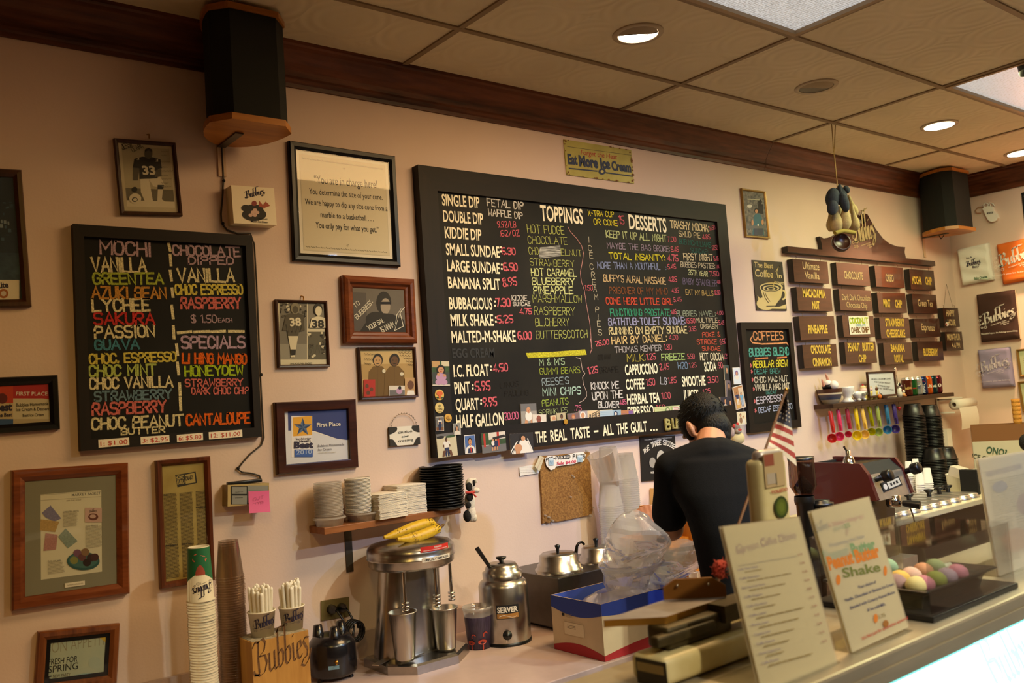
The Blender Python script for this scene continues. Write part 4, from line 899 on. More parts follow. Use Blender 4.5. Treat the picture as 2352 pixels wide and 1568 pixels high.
def prect(p,fr,x0,y0,x1,y1,m):ppoly(p,fr,[(x0,y0),(x1,y0),(x1,y1),(x0,y1)],m)
def pline(p,fr,pts,t,m):f=uvf(p,fr);p.line([f(*q) for q in pts],t,m)
FBLACK=mat('0b0a0b',.35,spec=.3,name='black_lacquer_frame')
FBRN=wood('4a2a18','2a150b',.35,14,'z',.1,name='brown_frame')
FRED=wood('8a4a26','5c2a14',.3,12,'x',.1,coat=.3,name='red_brown_frame')
FGOLD=mat('8f6f3a',.35,.5,name='gilt_frame')
SEP=mat('c9bd9c',.7,name='aged_photo_paper');SEPD=mat('575040',.7);SEPM=mat('8d846c',.7);SEPL=mat('ddd3b6',.7);SEPK=mat('2a2620',.7)
def d_kneel(p):
 p.rect(0,0,1,1,SEP);p.rect(.06,.04,.95,.9,mat('b5aa8a',.7));p.rect(.06,.66,.95,.86,mat('6f6852',.7));p.rect(.06,.84,.95,.93,SEPL)
 F=L1
 ppoly(p,F,[(970,1240),(1030,1235),(1060,1400),(1005,1400),(975,1330)],SEPL)
 ppoly(p,F,[(1030,1240),(1110,1225),(1140,1275),(1120,1300),(1060,1290)],SEPL);ppoly(p,F,[(1090,1280),(1135,1280),(1130,1310),(1090,1310)],SEPK)
 ppoly(p,F,[(1092,1310),(1128,1310),(1120,1380),(1168,1415),(1110,1415),(1088,1390)],SEPL)
 ppoly(p,F,[(930,1100),(985,1085),(1060,1090),(1110,1105),(1120,1165),(1095,1170),(1090,1235),(965,1240),(965,1165),(920,1160)],SEPK)
 ppoly(p,F,[(922,1160),(965,1165),(955,1250),(922,1250)],SEPD);ppoly(p,F,[(1085,1175),(1115,1170),(1118,1220),(1060,1230),(1050,1205)],SEPD)
 pellp(p,F,1027,1065,28,36,SEPD);ppoly(p,F,[(1000,1055),(1003,1035),(1027,1024),(1052,1035),(1055,1055),(1027,1042)],SEPK);pellp(p,F,1045,1220,30,16,SEPK)
 tline(p,F,'33',988,1208,1078,1208,60,SEPL,.04)
 tline(p,F,'3',945,1108,965,1108,18,SEPL);tline(p,F,'3',1072,1118,1095,1122,18,SEPL)
 pellp(p,F,935,1375,42,36,SEPL);pellp(p,F,932,1312,18,18,SEPK);pellp(p,F,932,1383,20,16,SEPK);pellp(p,F,934,1383,14,11,SEPL)
 hline(p,F,'JESSIE',850,1040,925,1010,42,SEPK,.1,jit=.6);hline(p,F,'CLARK',920,1055,990,1020,38,SEPK,.1,jit=.6)
 for y,w_ in ((1050,50),(1078,40),(1122,60),(1158,50),(1185,80),(1215,50),(1240,70),(1268,50),(1292,70)):pline(p,F,[(1115+k*w_/8,y+(k%2)*7-4) for k in range(9)],.0012,SEPM)
t=framed('picture_frame','framed sepia photo of a kneeling player numbered 33 with ink signature','picture',BACKW,[(268,317),(411,327),(414,495),(273,491)],d_kneel,FBRN,.018,.013)
mb=MB();q=BACKW.at(338,317);mb.tube([q+Vector((0,0,.012)),q+Vector((.003,-.012,.01)),q+Vector((.002,-.014,-.004))],.0022,BRASS,6);mb.build('hook',t)
def logo_px(p,fr,x0,y0,x1,y1,m,**k):
 pl=Plane(p.O,p.U,p.V);O=pl.at(*fr(x0,y0));E_=pl.at(*fr(x1,y1));p.up()
 w_=(E_-O).dot(p.U);rise=(E_-O).dot(p.V)/w_
 logo(p.mb,O,p.U,p.V,w_,m,rise,p.n,**k)
INKB=mat('241c3c',.6,name='dark_blue_print')
O,U,Vv,w,h=fit_rect(BACKW.shift(.055),[(531,425),(631,432),(634,517),(537,512)])
mb=MB();plate(mb,O,U,Vv,w,h,.055,mat('f0e2c4',.5,name='box_card'),mat('e8d8b4',.6))
p=Pic(mb,O,U,Vv,w,h)
logo_px(p,L1,1700,1375,1830,1340,INKB,sub=False,pen=.8)
F=L1
pellp(p,F,1760,1485,85,45,SEPK);pellp(p,F,1755,1455,70,40,SEPK)
ppoly(p,F,[(1790,1430),(1795,1390),(1820,1420),(1840,1395),(1870,1425),(1830,1440)],mat('a8482c',.6));pellp(p,F,1760,1408,18,18,mat('8a2a24',.6));pellp(p,F,1700,1440,30,22,SEPK)
for x,y in ((1735,1490),(1765,1490),(1750,1470),(1780,1472),(1765,1455)):pellp(p,F,x,y,15,12,mat('d8b4a4',.6))
tline(p,F,'Premium',1790,1518,1850,1522,12,INK,.01,.2);tline(p,F,'Mochi Ice Cream',1738,1538,1855,1545,14,INK,.02,.2)
single(mb,'ice_cream_box','small cream gift box printed with shop logo hung under the left speaker','box')
def d_charge(p):
 p.rect(.035,.03,.965,.97,mat('cfc6ae',.7));p.rect(.042,.037,.958,.963,mat('d8cdb2',.7))
 for s,x0,y0,x1,y1,h in (('\u201cYou are in charge here!',200,236,483,259,38),('You determine the size of your cone.',177,284,507,312,27),('We are happy to dip any size cone from a',158,331,529,363,27),('marble to a basketball . . .',228,389,467,408,26),('You only pay for what you get.\u201d',206,437,489,459,28)):
  tline(p,FR,s,x0,y0,x1,y1,h,INK,.006)
 for v in (.065,.925):
  for k in range(34):p.line([(.06+k*.026,v+.006*(k%2)),(.075+k*.026,v+.012)],.002,SEPM);p.n-=.00012
 p.line([(.5,.13),(.49,.12),(.51,.115)],.002,SEPM);p.line([(.5,.9),(.49,.89),(.51,.885)],.002,SEPM)
framed('picture_frame','large black framed sign about dipping any size cone','sign',BACKW,[(666,322),(911,358),(920,612),(675,597)],d_charge,FBLACK,.022,.03)
def d_signed(p):
 p.rect(0,0,1,1,mat('6f675c',.7));F=FR;p.rect(0,.1,.25,1,mat('57504a',.7))
 pellp(p,F,512,775,34,52,SEPK);pellp(p,F,520,790,22,36,mat('a89a88',.7));ppoly(p,F,[(497,770),(545,770),(543,782),(499,782)],INK)
 ppoly(p,F,[(400,910),(440,850),(490,820),(550,825),(600,850),(620,910)],SEPK);pellp(p,F,475,850,45,35,SEPK)
 wi=mat('e6e0cc',.7)
 for s,x0,y0,x1,y1,h in (('TO',385,800,405,780,28),("BUBBIES',",392,850,465,775,30),('YOUR SAL',445,900,515,860,24),('IS MMMM',505,910,560,880,28)):hline(p,F,s,x0,y0,x1,y1,h,wi,.13,jit=.5)
 pline(p,F,[(565,870),(570,830),(590,800),(560,900),(600,880),(585,820),(605,795)],.003,wi)
framed('picture_frame','wide red-brown wood frame with a signed dark portrait in white ink','picture',BACKW,[(791,631),(957,640),(959,788),(796,786)],d_signed,FRED,.035,.045,prof=[(0,0),(0,.7),(.1,.85),(.35,1),(.55,.95),(.7,.6),(.9,.55),(1,.4),(1,.2)])
def d_collage(p):
 F=FR;p.rect(0,0,1,1,SEPL)
 prect(p,F,42,770,166,1030,mat('7d776a',.7));prect(p,F,170,772,258,890,mat('8f887a',.7));prect(p,F,170,905,262,1030,mat('65604f',.7));prect(p,F,42,960,166,1030,mat('9a9484',.7))
 rnd=random.Random(4)
 for k in range(40):pellp(p,F,rnd.uniform(45,160),rnd.uniform(775,850),rnd.uniform(3,8),rnd.uniform(3,7),rnd.choice([SEPK,SEPL,SEPD]),6);p.n-=.0001
 for k in range(26):pellp(p,F,rnd.uniform(175,256),rnd.uniform(910,1020),rnd.uniform(4,10),rnd.uniform(3,8),rnd.choice([SEPK,SEPL,SEPD]),6);p.n-=.0001
 p.n+=.001
 ppoly(p,F,[(70,830),(110,815),(150,830),(155,900),(130,905),(125,925),(80,925),(75,900),(55,900)],SEPD);pellp(p,F,112,800,20,26,SEPM);pellp(p,F,112,806,13,17,SEPD)
 ppoly(p,F,[(80,925),(125,925),(115,985),(110,1020),(92,1020),(90,980)],SEPL);ppoly(p,F,[(90,985),(115,985),(113,1010),(92,1012)],SEPK)
 tline(p,F,'38',88,880,140,878,38,SEPL,.03)
 pellp(p,F,215,805,20,28,SEPK);pellp(p,F,217,812,15,22,SEPL);ppoly(p,F,[(175,888),(185,845),(215,835),(250,845),(258,888)],SEPL);tline(p,F,'38',188,886,242,886,34,SEPK,.04)
 for c in ((110,890),(215,980)):pline(p,F,[(c[0]-40+k*9,c[1]+(22 if k%2 else -18)) for k in range(9)],.0016,SEPK)
 tline(p,F,'PHILADELPHIA EAGLES',90,1054,188,1052,9,SEPK,.02)
t=framed('picture_frame','thin framed black and white football collage with two numbers 38','picture',BACKW,[(633,687),(752,690),(760,842),(641,844)],d_collage,FBRN,.018,.011)
mb=MB();q=BACKW.at(692,688);mb.tube([q+Vector((0,0,.014)),q+Vector((.003,-.012,.01)),q+Vector((.002,-.014,-.004))],.0022,BRASS,6);mb.build('hook',t)
def d_men(p):
 F=FR;am=mat('b08a48',.7);dk=mat('6e5228',.7);p.rect(0,0,1,1,mat('cdb078',.7));p.rect(0,.3,1,.62,mat('b89860',.7))
 for cx,w_,sk in ((485,46,mat('c49a66',.7)),(560,48,mat('6a4a2c',.7))):
  ppoly(p,F,[(cx-w_,1200),(cx-w_+5,1085),(cx-20,1060),(cx+20,1060),(cx+w_-4,1085),(cx+w_,1200)],mat('75582a',.7));pline(p,F,[(cx,1065),(cx,1195)],.003,dk)
  pellp(p,F,cx,1032,23,29,SEPK);pellp(p,F,cx,1037,18,22,sk);pellp(p,F,cx-7,1033,2.5,2,SEPK,6);pellp(p,F,cx+7,1033,2.5,2,SEPK,6);pellp(p,F,cx,1048,8,2,SEPK,8)
 pellp(p,F,512,1082,8,9,SEPL);pellp(p,F,592,1095,9,8,SEPL)
 for k,(x,y,l) in enumerate(((572,990,62),(578,1002,58),(585,1014,50),(600,1026,40),(612,1040,32),(618,1055,28),(424,1008,55),(424,1030,40),(424,1050,30))):pline(p,F,[(x+j*l/8,y-6+(j%2)*6+j*.4) for j in range(9)],.0012,SEPK)
 prect(p,F,420,1120,472,1200,PRED)
 for cx,cy in ((435,1150),(455,1165),(440,1180)):pellp(p,F,cx,cy,8,10,SKIND);pellp(p,F,cx,cy+20,10,12,PRED)
 prect(p,F,534,1148,606,1196,PPALE);prect(p,F,536,1168,604,1196,PSTONE);pellp(p,F,580,1172,14,14,PPINK);pellp(p,F,582,1158,7,8,HAIRB)
 prect(p,F,605,1112,656,1196,PTAN);pellp(p,F,630,1145,15,20,SKIND);ppoly(p,F,[(612,1195),(616,1170),(645,1170),(650,1195)],PW)
framed('picture_frame','thin framed amber photo of two men with small colour snapshots tucked in front','picture',BACKW,[(823,797),(956,796),(962,912),(831,918)],d_men,FBRN,.02,.012)
def d_plaque(p):
 F=FR;p.rect(0,0,1,1,mat('d4d4dc',.5));bl=mat('2f3a78',.5)
 ppoly(p,F,[(80,1252),(370,1240),(372,1388),(345,1392),(300,1388),(240,1370),(200,1358),(82,1350)],bl);ppoly(p,F,[(82,1350),(200,1358),(240,1370),(300,1388),(345,1392),(300,1386),(200,1352)],PW)
 prect(p,F,96,1284,190,1470,mat('e4dfe0',.5));ppoly(p,F,[(102,1290),(188,1284),(190,1370),(104,1376)],mat('e0a526',.5))
 cx,cy=147,1335
 for k in range(10):
  a0=-PI/2+k*PI/5;a1=a0+PI/5;r0,r1=(42,17) if k%2==0 else (17,42)
  ppoly(p,F,[(cx,cy),(cx+r0*math.cos(a0),cy+r0*math.sin(a0)),(cx+r1*math.cos(a1),cy+r1*math.sin(a1))],mat('5f7494',.35) if k%2 else mat('33456a',.35));p.n-=.0001
 p.n+=.001
 tline(p,F,'Star Advertiser',116,1392,185,1388,9,INKB,.01);tline(p,F,"Hawaii's",132,1403,182,1400,12,INKB,.02);tline(p,F,'Best',107,1428,194,1426,29,INKB,.05)
 prect(p,F,110,1435,192,1468,mat('3a5ca8',.5));tline(p,F,'2010',118,1457,187,1454,20,mat('a8b8d8',.5),.01)
 tline(p,F,'First Place',210,1333,317,1328,19,PW,.015);tline(p,F,'Bubbies Homemade',215,1424,333,1416,11,INKB);tline(p,F,'Ice Cream',216,1441,276,1438,11,INKB);tline(p,F,"HAWAII'S BEST ICE CREAM",216,1453,294,1449,5,SEPM)
 for x,y in ((70,1258),(366,1242),(378,1482),(84,1506)):pellp(p,F,x,y,4,4,BRASS,10)
framed('award_plaque','dark wood award plaque with white sheet, blue wave and star','plaque',BACKW,[(631,924),(817,916),(827,1073),(640,1090)],d_plaque,wood('4a2618','2c150c',.3,10,'x',.05,coat=.4),.022,.034,glass=False,part='award_sheet',prof=[(0,0),(0,.75),(.12,1),(.7,.98),(.9,.96),(1,.93),(1,.3)])
def d_redp(p):
 F=ID;p.rect(0,0,1,1,PSAND);prect(p,F,-60,870,122,915,mat('b01e22',.5));ppoly(p,F,[(-60,905),(20,905),(122,918),(122,872),(-60,872)],mat('b01e22',.5))
 prect(p,F,-40,880,30,975,mat('c8b48c',.5));prect(p,F,-40,880,30,925,mat('c23a20',.5));pellp(p,F,5,915,12,12,mat('601018',.5))
 tline(p,F,'FIRST PLACE',37,908,109,908,9,PW,.01);tline(p,F,'Bubbies Homemade',37,934,111,930,8,INK,.01);tline(p,F,'Ice Cream & Desserts',37,944,116,942,8,INK,.01);tline(p,F,'Best Ice Cream',52,957,101,955,7,INK,.01)
 tline(p,F,'Best',-12,944,28,942,18,INKB,.05);tline(p,F,'of the Best',-20,958,28,956,9,INKB,.03);prect(p,F,-40,962,122,980,mat('b8a888',.5));prect(p,F,-40,962,30,984,mat('2c5488',.5))
framed('award_plaque','red and cream award plaque cut by the left edge, FIRST PLACE','plaque',BACKW,[(-62,868),(135,861),(137,985),(-52,1000)],d_redp,FBLACK,.022,.026,part='award_sheet')
q=[FR(535,1335),FR(672,1326),FR(677,1410),FR(543,1421)]
O,U,Vv,w,h=fit_rect(BACKW.shift(.012),q);N=U.cross(Vv)
t=thing('hanging_sign','small black and white cow sign hanging on a wire loop','sign',O+U*w/2-Vv*h-N*.012)
mb=MB();plate(mb,O,U,Vv,w,h,.01,mat('e6dfd2',.6),SEPK);p=Pic(mb,O,U,Vv,w,h)
for cu,cv in ((0,0),(1,0),(0,1),(1,1)):p.poly([(min(1,max(0,cu+(.24*math.cos(a)*(1+.2*math.sin(3*a))))),min(1,max(0,cv+.38*math.sin(a)))) for a in [k*PI/10 for k in range(20)]],SEPK)
for s,x0,y0,x1,y1,h_ in (('caution',577,1364,640,1357,13),('cow',593,1382,625,1378,11),('crossing',578,1402,645,1395,12)):tline(p,FR,s,x0,y0,x1,y1,h_,INK,.004)
mb.build('board',t)
mb=MB();a,b=O+U*w*.08,O+U*w*.92;pts=[]
for k in range(60):
 s_=k/59;ang=PI*(1-s_);c=(a+b)/2+U*(math.cos(ang)*(w*.42))+Vv*(math.sin(ang)*.052)
 pts.append(c+Vv*(.003*math.sin(k*1.5))+U*(.003*math.cos(k*1.5))-N*.002)
mb.tube(pts,.0009,mat('6a5a40',.4,.8),5);mb.build('wire',t)
def d_market(p):
 F=L3;p.rect(0,0,1,1,mat('dcd6bc',.7))
 tline(p,F,'MARKET BASKET',455,385,637,372,17,INK,.004);pline(p,F,[(240,380),(640,350)],.0008,SEPM);pline(p,F,[(240,412),(665,385)],.0008,SEPM);tline(p,F,'OFF THE SHELF',420,418,515,410,9,SEPM);tline(p,F,'GOOD LIVING',515,354,580,349,7,SEPM)
 for col,pts in (('8a86a8',[(265,490),(320,442),(388,525),(345,545),(290,520)]),('c8a668',[(258,530),(375,545),(350,612),(252,600)]),('c08a86',[(288,618),(365,628),(355,722),(276,730)]),('93a498',[(368,640),(415,588),(492,668),(430,715)])):ppoly(p,F,pts,mat(col,.8,var=.25,scale=220,bump=0))
 f_=mat('6a3a2c',.7)
 prect(p,F,538,458,645,550,mat('caa89c',.7));pellp(p,F,590,515,32,22,f_);pellp(p,F,588,512,20,12,mat('caa89c',.7));logo_px(p,F,566,488,612,480,INK,sub=False)
 pellp(p,F,527,795,104,58,mat('2f5a58',.5),28);pellp(p,F,527,790,92,48,mat('46706a',.5),28)
 for x,y,c in ((468,790,'8a8a4a'),(490,745,'7a5068'),(520,770,'6a4040'),(540,738,'8a6a4a'),(575,775,'3a2422'),(600,770,'4a2a28'),(550,805,'2e1c1a')):pellp(p,F,x,y,26,24,mat(c,.5));p.n-=.0001
 p.up()
 pl_=Plane(p.O,p.U,p.V)
 for (x0,y0,x1,y1,n) in ((398,490,498,565,12),(540,582,650,698,18),(302,805,410,860,9)):
  f=uvf(p,F);a_=f(x0,y0);b_=f(x1,y1);p.lines(a_[0],a_[1],b_[0],b_[1],n,SEPM,.28,x0)
 tline(p,F,'Looks like spring',398,486,498,480,10,SEPK);tline(p,F,'Outer Bubbies',541,578,620,570,9,SEPK);tline(p,F,'Ride and seek',302,800,385,793,10,SEPK)
O0=[(22,1080),(291,1063),(304,1362),(34,1404)]
t=framed('picture_frame','large brown framed newspaper page on grey mount headed MARKET BASKET','picture',BACKW,O0,None,FRED,.028,.036,mat('8a8672',.85,name='grey_mount'),.044,PAPER)
pr_=[c for c in t.children if c.name.startswith('print')][0]
me=pr_.data;vs=[t.matrix_basis@v.co for v in me.vertices[:4]]
O,U,Vv=vs[0],(vs[1]-vs[0]).normalized(),(vs[0]-vs[3]).normalized();w,h=(vs[1]-vs[0]).length,(vs[0]-vs[3]).length
tl=[L3(*q) for q in ((225,362),(668,322),(692,862),(243,925))]
O,U,Vv,w,h=fit_rect(Plane(O+U.cross(Vv)*.0015,U,Vv),tl)
mb=MB();plate(mb,O,U,Vv,w,h,.002,PAPER);p=Pic(mb,O,U,Vv,w,h);d_market(p);mb.build('newspaper_page',t)
bpy.data.objects.remove(pr_)
O,U,Vv,w,h=fit_rect(Plane(O,U,Vv),[L3(*q) for q in ((408,935),(535,920),(538,945),(410,965))])
mb=MB();plate(mb,O+U.cross(Vv)*.004,U,Vv,w,h,.002,PAPER);p=Pic(mb,O+U.cross(Vv)*.004,U,Vv,w,h);p.type('THURSDAY, APRIL 22, 1993',.1,.65,.8,.3,SEPM);mb.build('caption_slip',t)
def d_diary(p):
 F=L3;p.rect(0,0,1,1,mat('b9a35e',.75,var=.25,scale=12,col2='a48c48',name='yellowed_newsprint'))
 ppoly(p,F,[(1110,250),(1240,228),(1250,300),(1125,328)],SEPK);ppoly(p,F,[(1172,248),(1232,236),(1240,296),(1178,306)],mat('b9a35e',.75))
 tline(p,F,'HONO',1116,280,1168,272,26,mat('b9a35e',.75),.04);tline(p,F,'LULU',1124,310,1170,302,26,mat('b9a35e',.75),.04);tline(p,F,'DIARY',1178,285,1230,272,26,SEPK,.04)
 f=uvf(p,F)
 for k,(x0,x1,y0,y1) in enumerate(((1036,1132,372,690),(1138,1232,365,680),(1240,1330,355,670),(1046,1140,700,890),(1152,1235,690,880),(1245,1335,690,860))):
  a_=f(x0,y0);b_=f(x1,y1);p.lines(a_[0],a_[1],b_[0],b_[1],int((y1-y0)/7.5),mat('57472a',.8),.5,k+3,.06)
 for s,x,y in (('Under wraps',1036,382),('Pardon my French',1050,700),('Cooking',1240,458),('Not so new',1152,690)):tline(p,F,s,x,y,x+62,y-4,8,SEPK,.03)
framed('picture_frame','tall narrow brown frame with a yellowed newspaper column','picture',BACKW,[(357,1058),(483,1047),(497,1332),(373,1353)],d_diary,wood('6e3820','42200f',.35,12,'z',.1,coat=.2),.024,.02)
def d_mag(p):
 F=L3;p.rect(0,0,1,1,mat('b8bda0',.7,var=.25,scale=9,col2='9fae9a'));
 tline(p,F,'BON APP\u00c9TIT',292,1385,672,1325,78,mat('8f8a70',.7),-.012);ppoly(p,F,[(600,1255),(640,1250),(700,1300),(700,1335)],mat('c8a838',.7));pellp(p,F,560,1545,110,40,mat('8aa8a8',.7));pellp(p,F,600,1440,40,40,mat('a8b4a0',.7))
 tline(p,F,'FRESH FOR',305,1455,490,1432,40,INK);tline(p,F,'SPRING',305,1505,493,1478,45,INK);tline(p,F,'5',298,1568,325,1565,46,INK,.02);tline(p,F,'NEW PARTY',335,1535,445,1522,20,SEPD);tline(p,F,'MENUS',335,1560,400,1552,18,SEPD)
framed('picture_frame','brown framed food magazine cover cut by the bottom edge, FRESH FOR SPRING','picture',BACKW,[(79,1458),(269,1429),(277,1572),(89,1590)],d_mag,wood('8a5028','55290f',.35,12,'z',.1,coat=.2),.024,.026,FBLACK,.012)
def d_blue(p):
 p.rect(0,0,1,1,mat('20344a',.6,var=.5,scale=6,col2='0f1c2a'));p.rect(0,.62,1,.86,mat('1a2f44',.6,var=.6,scale=40,col2='3a5468'))
 rnd=random.Random(8)
 for k in range(60):p.rect(*(lambda a,b:(a,b,a+rnd.uniform(.01,.05),b+rnd.uniform(.004,.03)))(rnd.uniform(.1,.95),rnd.uniform(.2,.5)),rnd.choice([mat('3f5a70',.6),mat('8494a0',.6),mat('2c465c',.6)]));p.n-=.00011
 p.up();prect(p,ID,-120,643,44,700,PAPER);tline(p,ID,'Lite',-5,662,20,660,14,INKB,.04);pellp(p,ID,8,674,11,11,mat('b06a3a',.6));pellp(p,ID,8,674,6,6,PPALE)
framed('picture_frame','dark blue framed picture with white caption strip cut by the left edge','picture',BACKW,[(-150,378),(61,388),(63,705),(-143,706)],d_blue,FBRN,.025,.024)
def flat_sign(name,label,cat,quad,base,draw,d=.004,side=None,fr=ID,holes=True):
 O,U,Vv,w,h=fit_rect(BACKW.shift(d),[fr(*q) for q in quad]);mb=MB();plate(mb,O,U,Vv,w,h,d*.8,base,side)
 p=Pic(mb,O,U,Vv,w,h);draw(p);return single(mb,name,label,cat)
TZ=Zf(1280,0,2.194)
def d_tin(p):
 F=TZ;rust=mat('7a4a22',.8);nav=mat('2b3354',.6);rd=mat('a8382c',.6)
 pline(p,F,[(50,738),(120,748),(300,772),(372,782)],.002,SEPD)
 for s,x0,y0,x1,y1,h_ in (('Forget the Heat',118,778,300,803,26),):tline(p,F,s,x0,y0,x1,y1,h_,rd,.01,.2)
 tline(p,F,'Eat',55,824,103,828,50,nav,.05);tline(p,F,'More',110,834,207,845,52,nav,.06);tline(p,F,'Ice',218,845,268,850,50,nav,.06);tline(p,F,'Cream',275,856,373,866,46,nav,.05)
 pline(p,F,[(60,848),(200,862)],.006,nav);pline(p,F,[(245,870),(378,888)],.006,nav);pellp(p,F,225,864,18,16,nav);pellp(p,F,225,864,8,7,mat('c8b864',.5))
 for x,y in ((42,712),(365,768),(55,868),(378,912)):pellp(p,F,x,y,4,4,rust,10)
 rnd=random.Random(2)
 for k in range(30):
  e=rnd.random();u=rnd.random();v=rnd.choice([.01,.985]);
  if k%2:u,v=rnd.choice([.006,.99]),rnd.random()
  p.ell(u,v,.018*rnd.random()+.004,.02*rnd.random()+.008,rust,7);p.n-=.0001
flat_sign('tin_sign','rusty yellow tin sign above the big chalkboard, Eat More Ice Cream','sign',[(32,700),(372,757),(388,923),(48,882)],mat('bdb15c',.5,var=.2,scale=9,col2='a89a48'),d_tin,.006,None,TZ)
def d_small(p):
 p.rect(0,0,1,1,mat('8f867c',.7,var=.5,scale=60,col2='4c4a4c'));F=R1
 ppoly(p,F,[(150,440),(160,300),(175,285),(205,285),(225,330),(235,440)],mat('3f6a78',.7));pellp(p,F,178,262,14,20,HAIRB);pellp(p,F,179,267,10,14,SKIN);pellp(p,F,205,200,14,18,HAIRB);ppoly(p,F,[(190,215),(225,215),(230,290),(190,280)],PDK)
 prect(p,F,105,370,250,392,PSTONE);pellp(p,F,130,230,18,12,PPALE);pline(p,F,[(115,180),(200,185)],.004,PSAND);prect(p,F,160,390,225,440,mat('4a4a5a',.7));pellp(p,F,190,365,5,9,PW);pellp(p,F,150,350,8,20,SKIN);pellp(p,F,222,345,8,20,SKIN)
framed('picture_frame','small gilt framed snapshot above the coffee cup sign','picture',BACKW,[R1(73,97),R1(248,123),R1(282,464),R1(110,450)],d_small,FGOLD,.016,.012)
def d_coffee(p):
 F=R1;cr=mat('c9b27a',.7);dk=mat('2a241c',.7)
 for s,x0,y0,x1,y1,h_ in (('The Best',163,668,300,678,40),('Coffee',170,735,300,745,55),('in',330,745,362,748,34),('town',308,792,378,796,32)):tline(p,F,s,x0,y0,x1,y1,h_,cr,.012,.1)
 pline(p,F,[(318,700),(345,660),(330,690),(318,750),(325,720)],.004,cr)
 pellp(p,F,250,930,70,48,cr);ppoly(p,F,[(185,870),(200,930),(215,968),(390,970),(395,935),(340,955),(250,950)],cr)
 ppoly(p,F,[(203,800),(370,830),(355,890),(320,935),(265,935),(225,895)],cr);pellp(p,F,285,815,84,36,cr);pellp(p,F,283,817,74,29,dk);pellp(p,F,283,820,60,22,cr);pellp(p,F,283,822,48,16,dk);pellp(p,F,283,823,30,10,cr);pellp(p,F,283,824,20,6,dk)
 for k in range(10):
  a=-1.2+k*.3;pellp(p,F,368+20*math.cos(a),868+32*math.sin(a),7,7,cr,8);p.n-=.0001
 p.up();pline(p,F,[(295,835),(300,800),(310,770)],.005,cr);pline(p,F,[(228,850),(240,890),(265,925)],.004,dk);pline(p,F,[(240,850),(250,880),(275,915)],.003,dk);pline(p,F,[(250,950),(320,948),(350,925)],.004,dk)
flat_sign('metal_sign','dark brown and cream metal sign with a steaming coffee cup','sign',[(148,616),(365,632),(401,982),(183,980)],mat('2a241c',.5),d_coffee,.006,None,R1)
def d_poster(p):
 F=B4;cr=mat('d6d0c4',.7)
 tline(p,F,'COLUMBIA PICTURES CORPORATION',698,1094,970,1070,12,cr,.012);tline(p,F,'presents',820,1100,860,1096,6,cr)
 arc='THE THREE STOOGES'
 for k,ch in enumerate(arc):
  if ch==' ':continue
  s_=k/16;a=-1+2*s_;x=700+s_*305;y=1215-75*(1-a*a)-30*s_
  hline(p,F,ch,x-9,y+(-a)*6+10,x+9,y+10+a*2,46,cr,.24,jit=.1)
 for cx,cy,rx,ry,c in ((775,1315,32,52,'9a948a'),(858,1262,40,70,'b8b2a8'),(925,1260,28,44,'8a847a')):pellp(p,F,cx,cy,rx,ry,mat(c,.7))
 tline(p,F,'MOE',757,1425,788,1423,20,cr,.03);tline(p,F,'LARRY',830,1420,880,1416,20,cr,.03);tline(p,F,'CURLY',915,1410,960,1406,20,cr,.03)
flat_sign('poster','black film poster with arched title beside the man\'s left shoulder','poster',[(650,1062),(1000,1040),(1030,1478),(680,1500)],mat('191613',.5),d_poster,.008,None,B4)
O,U,Vv,w,h=fit_rect(BACKW.shift(.05),[L3(*q) for q in ((1440,315),(1703,298),(1710,432),(1448,448))]);N=U.cross(Vv)
t=thing('intercom_box','beige wall box with grey panels under the dangling cable','control box',O+U*w/2-Vv*h-N*.05)
mb=MB();cr=mat('b79f68',.5);plate(mb,O,U,Vv,w,h,.05,cr,mat('8f7c4e',.5));mb.build('housing',t)
mb=MB();p=Pic(mb,O,U,Vv,w,h,.001);F=L3
prect(p,F,1465,320,1702,435,MATTB);g_=mat('8c8c86',.35);prect(p,F,1470,325,1563,370,g_);prect(p,F,1470,380,1565,435,g_);prect(p,F,1569,316,1698,350,g_);prect(p,F,1569,352,1698,430,mat('a09a92',.4))
tline(p,F,'CALL BUTTON',1490,362,1540,358,6,INK);tline(p,F,'SPEAKER',1490,398,1540,395,6,INK);mb.build('front_panel',t)
mb=MB();mb.rbox(-.06,.06,-.012,.012,0,.012,BLACK,.003,2,M=Matrix.Translation(O+U*(w*.45)-N*.02));mb.build('top_switches',t)
mb=MB();q=[L3(*a) for a in ((1572,356),(1703,348),(1710,483),(1578,490))]
O2,U2,V2,w2,h2=fit_rect(BACKW.shift(.053),q);N=U2.cross(V2);rows=[]
for k in range(9):
 s_=k/8;rows.append([O2-V2*(h2*s_)+N*(.012*s_*s_),O2+U2*w2-V2*(h2*s_)+N*(.014*s_*s_)])
mb.rings(rows,mat('e0629a',.7,name='pink_paper'),False);p=Pic(mb,O2+N*.003,U2,V2,w2,h2,.0015)
for s,v in (('out',.45),('stock!!',.7)):p.hand(s,.22 if s=='out' else .2,v,.5,.14,mat('a04a74',.7),.08,rise=.2)
single(mb,'sticky_note','bright pink sticky note hanging from the beige wall box','note')
mb=MB();CAB=mat('3a3026',.6)
pts=[L1(1532,950),L1(1540,1100),L1(1548,1250),L1(1540,1380),L1(1530,1480),L1(1535,1545),(522,528),(545,536),(575,536),(584,560),(589,640),(594,760),(598,860),(603,960),(606,1005),(600,1022),(575,1042),(557,1062),(546,1077),(556,1084),(580,1087),(596,1092),(599,1100)]
mb.tube([W(*q,WALL-.006) for q in pts],.0032,CAB,6)
o=single(mb,'cable','thin cable from the left speaker down past the mochi board to the wall box','cable')
for q in ((514,415),(512,513),(600,860),(547,1075)):
 mb=MB();mb.ell(W(*q,WALL-.006),.006,.006,.006,MATTB,8,6);mb.build('cable_clip',o)
def d_cork(p):pass
